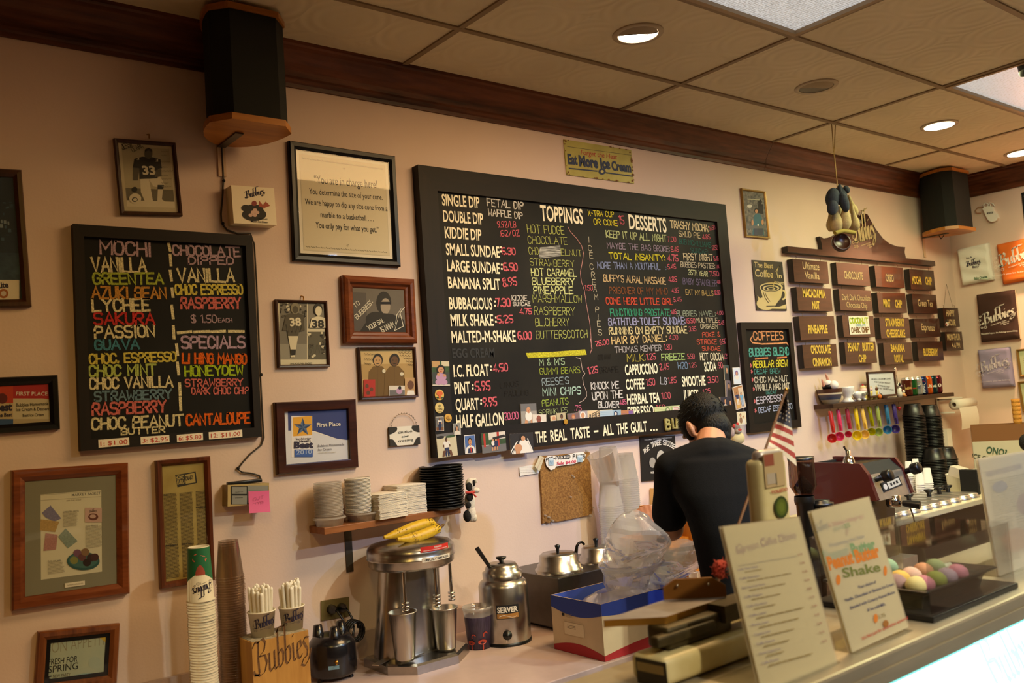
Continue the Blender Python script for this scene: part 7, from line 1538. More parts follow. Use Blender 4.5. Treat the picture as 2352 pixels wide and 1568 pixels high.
ysf=XP(xs0).at(*M1(192,517)).y
t=thing('wall_shelf','short red-brown wall shelf of containers, napkins and black lids','shelf',((xs0+xs1)/2,WALL,sz-.026));mb=MB();mb.box(xs0,xs1,ysf,WALL,sz-.024,sz,SHO);mb.build('board',t,bevel=.002)
mb=MB();xb_=W(*M1(352,560)).x;bm_=mat('4c4236',.5,.6);mb.box(xb_-.014,xb_+.014,WALL-.005,WALL,sz-.19,sz-.024,bm_);mb.box(xb_-.014,xb_+.014,ysf+.03,WALL,sz-.029,sz-.024,bm_);mb.build('bracket',t)
ysm=WALL-.075
def col_at(x,w_):p_=WM(x,400,ysm);return p_.x,px2m(w_/2/2.97,p_)
x,r=col_at(225,185);FR1=clear('ffffff',.05,.35,.2,'clear_tub','efe6dc')
stack('clear_lid','clear plastic lid nested in the leftmost stack on the short shelf','dish','nested clear lids',x,ysm,sz+.03,cup_mb(r*.9,r,.008,FR1,.002,24,False),int((WM(225,205,ysm).z-sz-.03)/.0052),.0052)  # these pieces are shallow clear plastic lids
mb=cup_mb(r*.95,r*1.12,.028,FR1,.004,24,True);o=mb.build('clear_tub');o.location=(x,ysm,sz);tag(o,'wide clear tub under the clear lid stack on the short shelf','tub','wide clear tubs')
x,r=col_at(430,172);FR2=mat('e6ddcf',.5,name='frosted_lid',trans=.15)
stack('frosted_dish','milky white lid in the second stack on the short shelf','lid','milky white lids',x,ysm,sz+.03,cup_mb(r*.95,r,.004,FR2,.0015,24,False),int((WM(430,165,ysm).z-sz-.03)/.0045),.0045)  # milky plastic lids, stacked flat
o=mb.build('clear_tub');o.location=(x+.012,ysm,sz);tag(o,'wide clear tub under the milky lid stack on the short shelf','tub','wide clear tubs')
NAP=mat('e6dccc',.9,bump=.15,bscale=300,name='paper_napkin')
for (x0,x1,yt,lab,dy,rz) in ((545,770,262,'folded white napkin in the lower front pile on the short shelf',-.005,.06),(690,905,205,'folded white napkin in the taller pile beside the black lids',.02,-.05)):
 w_=.125;yy=ysm+dy;xm=(WM(x0,350,yy-.06).x+WM(x1,350,yy-.06).x)/2;H_=WM((x0+x1)/2,yt,yy).z-sz;n=32 if dy<0 else 40;st=H_/n
 mb=MB();mb.rbox(-w_/2,w_/2,-.06,.06,0,st*.85,NAP,st*.3,1);stack('napkin',lab,'napkin','napkins in the '+('lower' if dy<0 else 'taller')+' pile',xm,yy,sz+.0005,mb,n,st,False,.0015,7)
 rnd=random.Random(5)
 for o in list(bpy.data.objects):
  if o.get('label')==lab:o.rotation_euler=(0,0,rz+rnd.uniform(-.03,.03))
x,r=col_at(1002,300);LID=mat('0e0d0d',.35,name='black_lid');LIDM=MB();LIDM.lathe([(.001,.002),(r*.88,.002),(r*.9,0),(r,.008),(r*1.01,.01),(r*.98,.0105),(r*.9,.004),(.001,.004)],(0,0,0),LID,36)
n=int((WM(1000,75,ysm).z-sz)/.0098);stack('black_tray','round black tray in the tall pile at the right end of the short shelf','tray','round black trays',x,ysm-.005,sz,LIDM,n,.0098,False,.002,3)
p0=WM(1195,310,WALL-.09);k=px2m(1/2.97,p0);PL=mat('ded2bf',.95,bump=.3,bscale=300,name='white_plush');PB=mat('18130f',.95,bump=.3,bscale=300)
def cw(x,y,d=0):return WM(x,y,WALL-.09+d)
t=thing('plush_cow','black and white plush cow with red bow hanging at the short shelf end','toy',cw(1195,465));mb=MB()
for x,y,rx,rz_,m in ((1185,330,40,70,PL),(1190,215,38,45,PL),(1195,410,34,60,PL),(1168,430,28,40,PB),(1210,440,24,32,PL),(1225,255,32,20,PL)):mb.ell(cw(x,y),rx*k,30*k,rz_*k,m,14,10)
mb.build('body',t);mb=MB()
for x,y,rx,rz_ in ((1180,230,26,30),(1185,300,28,30),(1175,355,22,22),(1212,205,12,22)):mb.ell(cw(x,y,-26*k),rx*k,14*k,rz_*k,PB,12,8)
mb.build('black_patches',t);mb=MB();mb.tube([cw(1155,270,-.015),cw(1190,270,-.025),cw(1215,265,-.015)],9*k,PRED,6);mb.tube([cw(1195,270,-.025),cw(1215,285,-.03),cw(1228,300,-.03)],6*k,PRED,6);mb.build('red_bow',t)
for dx in (0,1):mb=MB();mb.tube([cw(1195,190),cw(1222-dx*45,178),cw(1232-dx*55,200)],10*k,PL,6);mb.build('ear',t)
yw=2.69;p0=YP(yw).at(*M2(225,905));zt=p0.z;x1w=p0.x+.62;DST=mat('5c564f',.35,.9,name='dark_steel',var=.1,scale=30)
t=thing('food_warmer','dark steel countertop warmer with two lidded wells','warmer',(p0.x+.31,2.86,ZC));mb=MB();mb.box(p0.x,x1w,yw,WALL-.02,ZC+.012,zt,DST);mb.box(p0.x+.02,x1w-.02,yw+.02,WALL-.04,ZC,ZC+.012,BLACK);mb.build('body',t,bevel=.004)
for (x,y,wd,kn) in ((233,860,290,690),(475,800,230,648)):
 q=G(*M2(x,y),zt);k=px2m(1/2.761,q);zz=lambda yy:YP(q.y).at(*M2(x,yy)).z-zt;R_=wd/2*k;Hh=zz(kn+50)
 o=thing('steel_dome',('left' if x<300 else 'right')+' round steel lid with black knob on the dark warmer','lid',q,'well lids')  # lid of one warmer well
 mb=MB();mb.lathe([(R_*1.05,0),(R_*1.05,Hh*.18),(R_*.98,Hh*.22),(R_*.95,Hh*.4),(R_*.86,Hh*.45),(R_*.82,Hh*.9),(R_*.72,Hh),(.001,Hh*1.02)],q,SMIX,34);cov=mb.build('cover',o)
 mb=MB();mb.lathe([(9*k,Hh),(11*k,Hh+25*k),(20*k,Hh+45*k),(.001,Hh+52*k)],q,BLACK,14);mb.build('knob',cov)
 if x<300:
  mb=MB();y_=q.y-.03;mb.tube([YP(y_).at(*M2(a,b)) for a,b in ((345,815),(335,770),(345,700),(358,680),(378,675),(392,690))],[.011,.009,.006,.005,.005,.005],mat('2c2824',.3,.9),8);single(mb,'ladle','steel ladle hooked over the rim of the left warmer lid','ladle')
PCUP=clear('ffffff',.1,.22,.2,'frosted_cup','f2ecec')
for (x,w_,yt,lab,dy) in ((565,155,440,'frosted plastic cup nested in the near stack right of the cork board',-.12),(682,140,265,'frosted plastic cup nested in the far stack right of the cork board',-.07)):
 yy=WALL+dy;q=YP(yy).at(*M2(x,500));k=px2m(1/2.761,q);zr=YP(yy).at(*M2(x,yt)).z;r_=w_/2*k;hh=.115
 stack('plastic_cup',lab,'cup','cups in the '+('near' if x<600 else 'far')+' stack right of the cork board',q.x,yy,zr+hh,cup_mb(r_*.72,r_,hh,PCUP,.002,22,False),int((zr-ZC)/.0098),-.0098,True)
 if x>600:continue
 mb=cup_mb(r_*.72,r_*1.02,.15,PCUP,.002,24,False);o=mb.build('plastic_cup');o.matrix_basis=Matrix.Translation((q.x+.008,yy,zr+.26))@Matrix.Rotation(PI-.05,4,'Y');tag(o,'upright clear cup on top of the near frosted stack','cup','loose clear cups')
 o2=dup(o,label='tilted clear cup leaning on top of the near frosted stack',matrix=Matrix.Translation(YP(yy).at(*M2(560,315)))@Matrix.Rotation(.32,4,'Y')@Matrix.Translation((0,0,0)));o2.matrix_basis=Matrix.Translation(YP(yy).at(*M2(560,322)))@Matrix.Rotation(-.33,4,'Y')@Matrix.Scale(1.05,4)
yfb=G(1390,1520,ZC).y;xA=G(1390,1520,ZC).x;zT=YP(yfb).at(1379,1388).z;yB=XP(xA).at(1264,1357).y;xB=xA+.5;th=.004
CARD=mat('d9c3a0',.85,var=.1,scale=14,name='white_carton');CBL=mat('28409c',.7,name='blue_print');CRD=mat('a8242a',.7,name='red_print');CIN=mat('3350b8',.7,name='blue_inside')
t=thing('cardboard_box','open white carton with blue rim and red base on the pink counter','box',((xA+xB)/2,(yfb+yB)/2,ZC))
mb=MB();b0=[(xA,yfb),(xB,yfb),(xB,yB),(xA,yB)];bz=ZC+.001;hz=zT-ZC
def band(z0,z1,g,m,wav=0):
 for j in range(4):
  (xa_,ya_),(xb2,yb2)=b0[j],b0[(j+1)%4]
  for i in range(12):
   f0,f1=i/12,(i+1)/12;w0,w1=wav*(math.sin(PI*f0)-.5),wav*(math.sin(PI*f1)-.5)
   nx,ny=(yb2-ya_),-(xb2-xa_);L_=math.hypot(nx,ny);nx,ny=nx/L_*g,ny/L_*g
   P_=lambda f,z:Vector((xa_+(xb2-xa_)*f+nx,ya_+(yb2-ya_)*f+ny,z))
   if wav>0:mb.quad(P_(f0,z0),P_(f1,z0),P_(f1,z1+w1),P_(f0,z1+w0),m)
   else:mb.quad(P_(f0,z0+w0),P_(f1,z0+w1),P_(f1,z1),P_(f0,z1),m)
band(bz,zT,0,CARD);band(zT-.05,zT+.0003,.0006,CBL,-.02);band(bz,bz+.028,.0006,CRD,.02)
for j in range(4):
 (xa_,ya_),(xb2,yb2)=b0[j],b0[(j+1)%4];i0=[(xA+th,yfb+th),(xB-th,yfb+th),(xB-th,yB-th),(xA+th,yB-th)];(xc_,yc_),(xd_,yd_)=i0[j],i0[(j+1)%4]
 mb.quad((xc_,yc_,bz),(xc_,yc_,zT),(xd_,yd_,zT),(xd_,yd_,bz),CIN);mb.quad((xa_,ya_,zT),(xb2,yb2,zT),(xd_,yd_,zT),(xc_,yc_,zT),mat('b8a078',.9))
mb.quad((xA,yfb,bz),(xA,yB,bz),(xB,yB,bz),(xB,yfb,bz),CARD);mb.build('carton',t)
mb=MB();O,U,Vv,w,h=fit_rect(XP(xA).shift(.001),[BG(120,1075),BG(330,1130),BG(325,1310),BG(130,1270)]);p=Pic(mb,O,U,Vv,w,h);p.rect(.08,.42,.95,1,mat('e0cfae',.8));p.rect(0,.02,.12,.16,INK);p.lines(.18,.02,.5,.16,4,SEPM,.4,2);p.lines(.22,.55,.6,.68,3,INK,.3,3);p.rect(.05,.31,.9,.315,SEPM);mb.build('shipping_label',t)
FILM=bpy.data.materials.new('plastic_film');FILM.use_nodes=True
nt=FILM.node_tree;nt.nodes.remove(nt.nodes['Principled BSDF']);out=[n_ for n_ in nt.nodes if n_.type=='OUTPUT_MATERIAL'][0]
tr=nt.nodes.new('ShaderNodeBsdfTransparent');tr.inputs[0].default_value=(.97,.97,.98,1);gl=nt.nodes.new('ShaderNodeBsdfGlossy');gl.inputs['Roughness'].default_value=.12;df=nt.nodes.new('ShaderNodeBsdfTranslucent');df.inputs[0].default_value=(.9,.9,.95,1);d2=nt.nodes.new('ShaderNodeBsdfDiffuse');d2.inputs[0].default_value=(.85,.85,.9,1)
lw=nt.nodes.new('ShaderNodeLayerWeight');lw.inputs[0].default_value=.12;tc=nt.nodes.new('ShaderNodeTexCoord');nz=nt.nodes.new('ShaderNodeTexNoise');nz.inputs['Scale'].default_value=9;nz.inputs['Detail'].default_value=1;nz.inputs['Distortion'].default_value=1.2
bp=nt.nodes.new('ShaderNodeBump');bp.inputs['Strength'].default_value=.8;bp.inputs['Distance'].default_value=.03;L_=nt.links.new
L_(tc.outputs['Object'],nz.inputs['Vector']);L_(nz.outputs['Fac'],bp.inputs['Height']);L_(bp.outputs[0],gl.inputs['Normal'])
m1=nt.nodes.new('ShaderNodeMixShader');m2=nt.nodes.new('ShaderNodeMixShader');m3=nt.nodes.new('ShaderNodeMixShader');m1.inputs[0].default_value=.5;L_(df.outputs[0],m1.inputs[1]);L_(d2.outputs[0],m1.inputs[2]);m2.inputs[0].default_value=.42;L_(tr.outputs[0],m2.inputs[1]);L_(m1.outputs[0],m2.inputs[2]);mz=nt.nodes.new('ShaderNodeMath');mz.operation='MULTIPLY_ADD';mz.inputs[1].default_value=.45;mz.inputs[2].default_value=.1;L_(lw.outputs['Fresnel'],mz.inputs[0]);L_(mz.outputs[0],m3.inputs[0]);L_(m2.outputs[0],m3.inputs[1]);L_(gl.outputs[0],m3.inputs[2]);L_(m3.outputs[0],out.inputs[0])
from mathutils import noise
ybag=(yfb+yB)/2-.02;bq=lambda x,y,d=0:YP(ybag+d-.3*min(1,max(0,(850-y)/500))).at(*BG(x,y))
def bag_rings(rows,n,dep_,seed,amp):
 rs=[]
 for (xl,xr,y) in rows:
  a,b=bq(xl,y),bq(xr,y);cc=(a+b)/2;hw=(b-a).length/2;rg=[]
  for j in range(n):
   an=2*PI*j/n;q=cc+Vector((math.cos(an)*hw,math.sin(an)*min(dep_,hw*.8),0));v=noise.noise_vector(q*7+Vector((seed,0,0)))*amp+noise.noise_vector(q*16+Vector((0,seed,0)))*amp*.3
   rg.append(q+v)
  rs.append(rg)
 return rs
t=thing('plastic_bag','crumpled clear plastic bag rising out of the white carton','bag',bq(760,900))
def sub(rows,k=3):
 o_=[]
 for i in range(len(rows)-1):
  for j in range(k):f=j/k;o_.append(tuple(rows[i][q]*(1-f)+rows[i+1][q]*f for q in range(3)))
 return o_+[rows[-1]]
mb=MB();mb.rings(bag_rings(sub([(750,800,140),(700,870,200),(640,960,330),(570,1020,460),(528,1010,560),(530,960,660),(560,900,760),(570,900,850),(540,960,950),(430,1020,1010)],4),60,.1,2,.03),FILM,smooth=False);mb.build('main_fold',t)
mb=MB();mb.rings(bag_rings(sub([(960,1290,455),(900,1310,500),(900,1305,580),(860,1270,680),(820,1190,780),(800,1080,860)],4),54,.09,7,.026),FILM,smooth=False);mb.build('side_fold',t)
mb=MB();mb.rings(bag_rings(sub([(470,620,900),(350,900,950),(320,1000,1000),(330,1000,1060)]),40,.1,5,.016),clear('f0f0f6',.5,.4,.15,'bunched_film','d8d4dc'));mb.build('bunched_film',t)
yq=WALL-.12
def carton(lab,q,d,cols,y=yq,fr=M2):
 O,U,Vv,w,h=fit_rect(YP(y),[fr(*a) for a in q]);z0=ZC;hh=(O-Vv*h).z
 mb=MB();plate(mb,O,U,Vv,w,O.z-ZC-.001,d,cols[0]);p=Pic(mb,O,U,Vv,w,h)
 p.rect(0,0,1,.3,cols[1]);p.type('Cones',.12,.24,.76,.16,cols[2],.02);p.ell(.6,.62,.18,.2,cols[3]);single(mb,'carton',lab,'box','cartons behind the bag')
carton('purple-topped white carton behind the plastic bag',[(783,447),(980,440),(985,600),(787,610)],.08,(PW,mat('3a2458',.6),mat('c8a0c0',.6),PORG))
carton('orange and cream upright carton against the wall left of the bent man',[(846,336),(960,330),(966,480),(852,490)],.04,(mat('d8b070',.6),mat('c86a1c',.6),PW,PGREEN),WALL-.045)
yk=2.6;WOR=wood('c87a24','9c5814',.45,8,'z',.06,name='orange_wood')
a,b=YP(yk).at(*M2(1062,465)),YP(yk).at(*M2(1165,850));mb=MB();mb.box(a.x,a.x+.035,yk,yk+.3,ZC,a.z,WOR);mb.box(a.x-.16,a.x,yk+.02,yk+.3,YP(yk).at(*M2(1000,690)).z-.02,YP(yk).at(*M2(1000,660)).z,WOR);mb.box(a.x+.035,a.x+.4,yk,yk+.3,ZC,YP(yk).at(*M2(1090,690)).z,WOR)
single(mb,'wooden_rack','orange wooden rack behind the bent man\'s left arm','rack')
zk=YP(yk).at(*M2(1000,660)).z
for j,(col,lab) in enumerate((('c8b8d8','lilac bottle on the wooden rack'),('d8d41c','yellow bottle on the wooden rack'),('c8d8c0','pale green bottle on the wooden rack'))):
 c=Vector((a.x-.135+.046*j,yk+.07,zk));t=thing('bottle',lab+' behind the bent man','bottle',c,'small bottles on the wooden rack');mb=MB();mb.lathe([(.001,0),(.02,0),(.021,.08),(.012,.105),(.012,.12)],c,mat(col,.4),16);mb.build('body',t);mb=MB();mb.lathe([(.0135,.118),(.0135,.14),(.001,.141)],c,(PNAVY,PORG,PPINK)[j],14);mb.build('cap',t)
for j,x in enumerate((1080,1130)):
 q=YP(2.5).at(*M2(x,870));c=Vector((q.x,2.5,ZC));mb=MB();r_=px2m(28/2.761,q);mb.lathe([(.001,.002),(r_*.8,.002),(r_,q.z-ZC),(r_*1.08,q.z-ZC),(r_*1.08,q.z-ZC+.006),(r_*.95,q.z-ZC+.006)],c,clear('e8e4de',.4,.3,.1,'tub_plastic','d8d0c4'),20);single(mb,'plastic_tub',('left' if j==0 else 'right')+' one of two clear tubs left of the dark shirt hem','tub','clear tubs by the shirt')
# espresso side
MAR=mat('4a1416',.35,name='maroon_panel',coat=.2);ST2=mat('cfc8be',.3,.85,'machine_steel',var=.1,scale=30)
X0=3.8;xs=XP(X0)
side=[xs.at(*R2(*q)) for q in ((560,830),(960,800),(1020,880),(1092,1078),(590,1120))]
side[0].y=side[4].y=2.62;side[0].z=side[1].z+.005
yfm=side[3].y;X1=YP(side[2].y).at(*R2(1292,830)).x
t=thing('espresso_machine','maroon and steel espresso machine with black steam knobs','coffee machine',(X0,2.5,ZC))
def slab(pts,x,d,m,name):
 mb=MB();a=[Vector((x,q.y,q.z)) for q in pts];b=[q+Vector((d,0,0)) for q in a]
 mb.add(a,[tuple(range(len(a)))[::-1]],m);mb.rings([a,b],m,True,False,True,False);mb.build(name,t,bevel=.004)
slab(side,X0,.025,MAR,'side_panel');slab(side,X1-.01,.02,MAR,'side_panel')
mb=MB();A,B,C_=side[1],side[2],side[3];f=lambda q,x,dy=0,dz=0:Vector((x,q.y+.006+dy,q.z-.004+dz));xa,xb=X0+.025,X1-.01
mb.quad(f(C_,xa),f(C_,xb),f(B,xb),f(B,xa),ST2);mb.quad(f(C_,xa),f(C_,xa,.3),f(C_,xb,.3),f(C_,xb),ST2);fpn=mb.build('front_panel',t)
mb=MB();mb.quad(f(B,xa),f(B,xb),f(A,xb,.02),f(A,xa,.02),MATTB);mb.quad(f(A,xa,.02),f(A,xb,.02),Vector((xb,2.62,A.z-.02)),Vector((xa,2.62,A.z-.02)),mat('2a2422',.3,.6));mb.box(xa,xb,2.6,2.62,C_.z,A.z-.01,MATTB);mb.build('top_tray',t)
nf=Plane(f(C_,xa),(1,0,0),f(B,xa)-f(C_,xa))
O,U,Vv,w,h=fit_rect(nf.shift(.003),[R2(1118,948),R2(1255,888),R2(1282,960),R2(1150,1012)])
mb=MB();plate(mb,O,U,Vv,w,h,.004,INK);p=Pic(mb,O,U,Vv,w,h);p.rect(.3,.15,.95,.85,mat('b8b4ac',.4));p.ell(.15,.5,.1,.3,PPALE)
for j in range(3):p.rect(.42+j*.16,.35,.52+j*.16,.65,INK)
mb.build('control_display',fpn)
for x,y,r_ in ((1085,915,.027),(1300,858,.027)):
 q=nf.at(*R2(x,y));mb=MB();M=nf.N.to_track_quat('Z','Y').to_matrix();mb.lathe([(.013,0),(.014,.035),(r_*.8,.037),(r_,.045),(r_,.075),(r_*.85,.08),(.001,.08)],q,BLACK,18,M=M);mb.build('steam_knob',fpn)
mb=MB();mb.box(X0+.03,X1-.03,2.3,2.6,ZC,C_.z,mat('6e675e',.3,.9));mb.box(X0+.01,X1,yfm+.01,2.6,ZC,ZC+.05,ST2);mb.build('lower_body',t)
mb=MB();q=YP(yfm+.02).at(*R2(1215,1085));e=YP(yfm-.09).at(*R2(1415,1110));mb.lathe([(.001,.03),(.034,.03),(.034,-.01),(.03,-.022),(.001,-.022)],q,CHROME,18);mb.tube([q,q.lerp(e,.4)],.008,CHROME,8);mb.tube([q.lerp(e,.35),q.lerp(e,.6),e],[.013,.017,.019],BLACK,10);mb.build('portafilter',t)
mb=MB();q=YP(yfm).at(*R2(1330,1100));mb.tube([q,q+Vector((.012,-.01,-.06)),q+Vector((.02,-.012,-.12))],.004,CHROME,6);mb.build('steam_wand',t)
for j,(x,y) in enumerate(((880,762),(1060,800))):
 mb=MB();q=YP(2.42).at(*R2(x,y));
 if j:mb.tube([q+Vector((-.08,.02,.01)),q],[.016,.024],BLACK,10)
 else:mb.lathe([(.03,0),(.022,.03),(.012,.034),(.012,.06),(.001,.062)],q-Vector((0,0,.02)),CHROME,14);mb.tube([q+Vector((0,0,.03)),q+Vector((-.03,0,.06))],.006,CHROME,6)
 mb.build(('tamper','filter_handle')[j],t)
yg=2.2;c=YP(yg).at(*R2(545,1040));k=px2m(1/3.2664,c);c=Vector((c.x,yg,ZC));z_=lambda y:YP(yg).at(*R2(545,y)).z-ZC
t=thing('coffee_grinder','black coffee grinder with smoky bean hopper behind the flag','grinder',c);SMK=clear('b49c90',.25,.12,.08,'smoky_plastic','5a4438')
mb=MB();mb.lathe([(60*k,z_(1035)),(100*k,z_(960)),(95*k,z_(760))],c,SMK,28);mb.build('hopper',t)
mb=MB();mb.lathe([(98*k,z_(765)),(98*k,z_(745)),(.001,z_(742))],c,BLACK,28);mb.build('hopper_lid',t)
mb=MB();mb.lathe([(.001,z_(1015)),(58*k,z_(1015)),(72*k,z_(975)),(20*k,z_(900)),(.001,z_(885))],c,mat('2a1710',.7,bump=.6,bscale=300,name='coffee_beans'),20);o=mb.build('coffee_beans',t);o['kind']='stuff'
mb=MB();mb.lathe([(72*k,z_(1040)),(76*k,z_(1075)),(72*k,z_(1100)),(64*k,z_(1110)),(64*k,.02),(90*k,.0),(.001,0)],c,mat('17140f',.4),24);mb.build('grinder_body',t)
c2=YP(2.18).at(*R2(668,1105));c2=Vector((c2.x,2.18,ZC));t=thing('tamp_canister','steel canister with stacked black lid right of the coffee grinder','canister',c2);z_=lambda y:YP(2.18).at(*R2(668,y)).z-ZC
mb=MB();mb.lathe([(.001,0),(82*k,0),(82*k,z_(1120))],c2,CHROME,24);mb.build('can',t);mb=MB();mb.lathe([(82*k,z_(1122)),(98*k,z_(1115)),(98*k,z_(1090)),(70*k,z_(1085)),(70*k,z_(1072)),(.001,z_(1068))],c2,BLACK,24);mb.build('lid',t)
ZR=1.0;yr0,yr1=2.36,2.95
t=thing('topping_rail','cream topping rail cabinet at the right with a row of steel pans','counter',(4.9,2.65,0))
mb=MB();RC=mat('cfc4a2',.4,name='cream_rail');mb.box(4.12,RIGHT-.01,yr0,yr1,ZR-.03,ZR,RC);mb.build('rail_top',t,bevel=.004);mb=MB();mb.box(4.15,RIGHT-.01,yr0+.05,yr1,0,ZR-.03,mat('4a4038',.35,.7));mb.build('cabinet',t)
LIDS=[C3(85,1318),C3(205,1290),C3(325,1262),C3(430,1228),C3(535,1200),C3(635,1170),C3(735,1142),C3(830,1112),C3(925,1088)]
for j,q in enumerate(LIDS):
 x=G(*q,ZR).x;t=thing('topping_pan','steel topping pan lid %s in the row on the cream rail'%('with a black knob' if j in (1,4,6,7,8) else 'with a small white sticker' if j in (3,5) else 'with a plain top'),'pan',(x,yr0+.2,ZR),'topping pans')
 mb=MB()
 def oval(r_,z):return [Vector((x+r_*math.cos(a),yr0+.03+.05+(.24 if math.sin(a)>0 else 0)+r_*math.sin(a),ZR+z)) for a in [2*PI*i/32 for i in range(32)]]
 mb.rings([oval(.052,0),oval(.052,.012),oval(.046,.014),oval(.045,.022),oval(.04,.026),oval(.001,.027)],ST2);lid=mb.build('lid',t)
 mb=MB();q2=Vector((x,yr0+.2,ZR+.026))
 if j in (3,5):mb.box(x-.012,x+.012,yr0+.1,yr0+.13,ZR+.0265,ZR+.028,PW);mb.build('sticker',lid)
 elif j in (1,4,6,7,8):mb.lathe([(.012,0),(.012,.02),(.026,.032),(.026,.04),(.001,.042)],q2,BLACK,14);mb.build('knob',lid)
 else:mb.lathe([(.008,0),(.008,.012),(.014,.016),(.001,.02)],q2,CHROME,12);mb.build('knob',lid)
FOAM=mat('e6e2e4',.6,name='white_foam_cup')
for j,(x,yb_,yt,w_,lab) in enumerate(((262,1055,645,85,'left rear'),(342,1050,620,85,'right rear'),(372,1062,808,92,'front left'),(462,1040,725,100,'front right'))):
 q=G(*C3(x,yb_),ZR);q.y=min(q.y,2.9);k=px2m(1/4.9,q);zt=YP(q.y).at(*C3(x,yt)).z;n=max(6,int((zt-ZR-.09)/.012));
 stack('foam_cup','white foam cup nested upside down in the %s stack beside the espresso machine'%lab,'cup','white foam cups, %s stack'%lab,q.x,q.y,ZR+.09,cup_mb(w_*.37*k,w_/2*k,.088,FOAM,.002,20,False),n,.012,True)
BOWL=MB();BOWL.lathe([(.001,.002),(.046,.002),(.048,0),(.05,.008),(.065,.07),(.069,.071),(.069,.074),(.064,.072),(.049,.008),(.001,.006)],(0,0,0),mat('0c0b0b',.38,name='black_bowl_plastic'),28)
for j,(x,yt,yy,lab) in enumerate(((330,-5,2.9,'tall left'),(515,20,2.9,'tall right'),(535,500,2.78,'short left'),(668,495,2.78,'short right'))):
 xx=YP(yy).at(*C3(x,600 if j<2 else 800)).x;zt=min(YP(yy).at(*C3(x,yt)).z,1.545);stp=.0095;n=int((zt-ZR-.075)/stp)
 stack('black_bowl','black plastic bowl nested upside down in the %s stack behind the foam cups'%lab,'bowl','black bowls, %s stack'%lab,xx,yy,ZR+.0755,BOWL,n,stp,True,.0008)
t=thing('cone_box','open brown-topped carton with ICE CREAM lettering behind the rail','box',(6.1,2.9,ZR));BRN=mat('8a5c3a',.85,name='brown_card');WCD=mat('d0c8b8',.85,name='white_card')
pb=Plane((6.0,2.42,ZR),(.42,-.9,0),(0,0,1));O,U,Vv,w,h=fit_rect(pb,[C3(965,285),C3(1530,420),C3(1530,760),C3(885,760)]);U=Vector((U.x,U.y,0)).normalized()
N_=U.cross(Vector((0,0,1)));a=pb.at(*C3(925,285));zt=a.z;M=Matrix.Translation((a.x,a.y,ZR))@Matrix(((U.x,-N_.x,0,0),(U.y,-N_.y,0,0),(0,0,1,0),(0,0,0,1)));hb=zt-ZR
mb=MB();L_=.34
for q in ((0,L_,0,.003),(0,.003,0,.16),(L_-.003,L_,0,.16),(0,L_,.157,.16)):mb.box(*q,0,hb*.72,WCD,M);mb.box(*q,hb*.72,hb,BRN,M)
mb.build('carton',t)
mb=MB();pq=Plane(M@Vector((0,-.0015,0)),U,(0,0,1));vinyl_line(mb,pq,C3,'ICE CREAM',940,640,1260,712,52,mat('3a423a',.8),.02);vinyl_line(mb,pq,C3,'ONO?',1100,585,1330,625,78,mat('3a5a48',.8),.03);mb.build('printed_lettering',t)
mb=MB();q=M@Vector((.27,.06,hb-.06));CONE=mat('c88a34',.7,bump=.5,bscale=200,name='wafer_cone');
for j in range(4):mb=MB();mb.lathe([(.012,0),(.018,.05),(.024,.055),(.026,.085),(.023,.086)],q,CONE,18);single(mb,'wafer_cone','wafer cup cone in the stack rising out of the cone carton','cone','stacked wafer cones') if j==0 else None
w0=[o for o in bpy.data.objects if o.name.startswith('wafer_cone')][0]
for j in range(1,6):o=w0.copy();COL.objects.link(o);o.location=w0.location+Vector((0,0,.026*j))
c=G(*C3(900,1030),ZR);c.y=min(c.y,2.8);k=px2m(1/4.9,c);t=thing('white_tub','white tub behind the bundle of wrapped straws','tub',c+Vector((.03,.07,0)));mb=MB();mb.lathe([(.001,0),(105*k,0),(118*k,185*k),(122*k,187*k),(122*k,200*k),(110*k,200*k),(100*k,.01)],c+Vector((.03,.07,0)),PW,26);mb.build('tub_body',t);mb=MB();M2_=Matrix.Translation(c+Vector((.02,.06,200*k)))@Matrix.Rotation(.3,4,'X');mb.box(-.055,.01,-.04,.03,-.01,.045,WCD,M2_);mb.box(.012,.07,-.03,.04,-.02,.035,WCD,M2_);mb.build('napkin_pack',t)
s0=MB();s0.tube([(0,0,0),(0,0,.14)],.0042,STRAW,6);s0=s0.build('drinking_straw');tag(s0,'white wrapped straw in the bundle at the back of the topping rail','straw','straws on the rail');rnd=random.Random(1)
for j in range(26):o=s0 if j==0 else s0.copy();(COL.objects.link(o) if j else 0);o.location=c+Vector((-.05+.014*(j%7),-.05+.012*(j//7),.002));o.rotation_euler=(.1+rnd.uniform(-.06,.06),.35+rnd.uniform(-.1,.1),0)
mb=MB();q=G(*C3(1030,1055),ZR);zt=YP(q.y).at(*C3(1030,770)).z;mb.box(q.x-.012,q.x+.02,q.y,q.y+.1,ZR,zt,MATTB);single(mb,'divider_panel','narrow black upright panel beside the right menu stand','panel',bevel=.003)
mb=MB();c=YP(2.3).at(2362,1016);mb.ell(c,.05,.05,.055,mat('0d0b0b',.8,bump=1,bscale=120));mb.lathe([(.012,-.3),(.012,0)],c,MATTB,10);single(mb,'duster','dark fuzzy rounded object at the right edge before the cone carton','duster')  # unidentified dark rounded thing, the stick below it is invented
mb=MB();q=YP(2.95).at(*C3(650,480));q=W(*C3(650,480));mb.box(q.x-.03,q.x+.035,WALL-.03,WALL-.0005,q.z-.03,q.z+.1,PW);single(mb,'paper_pad','small white pad on the wall behind the black bowls','pad')
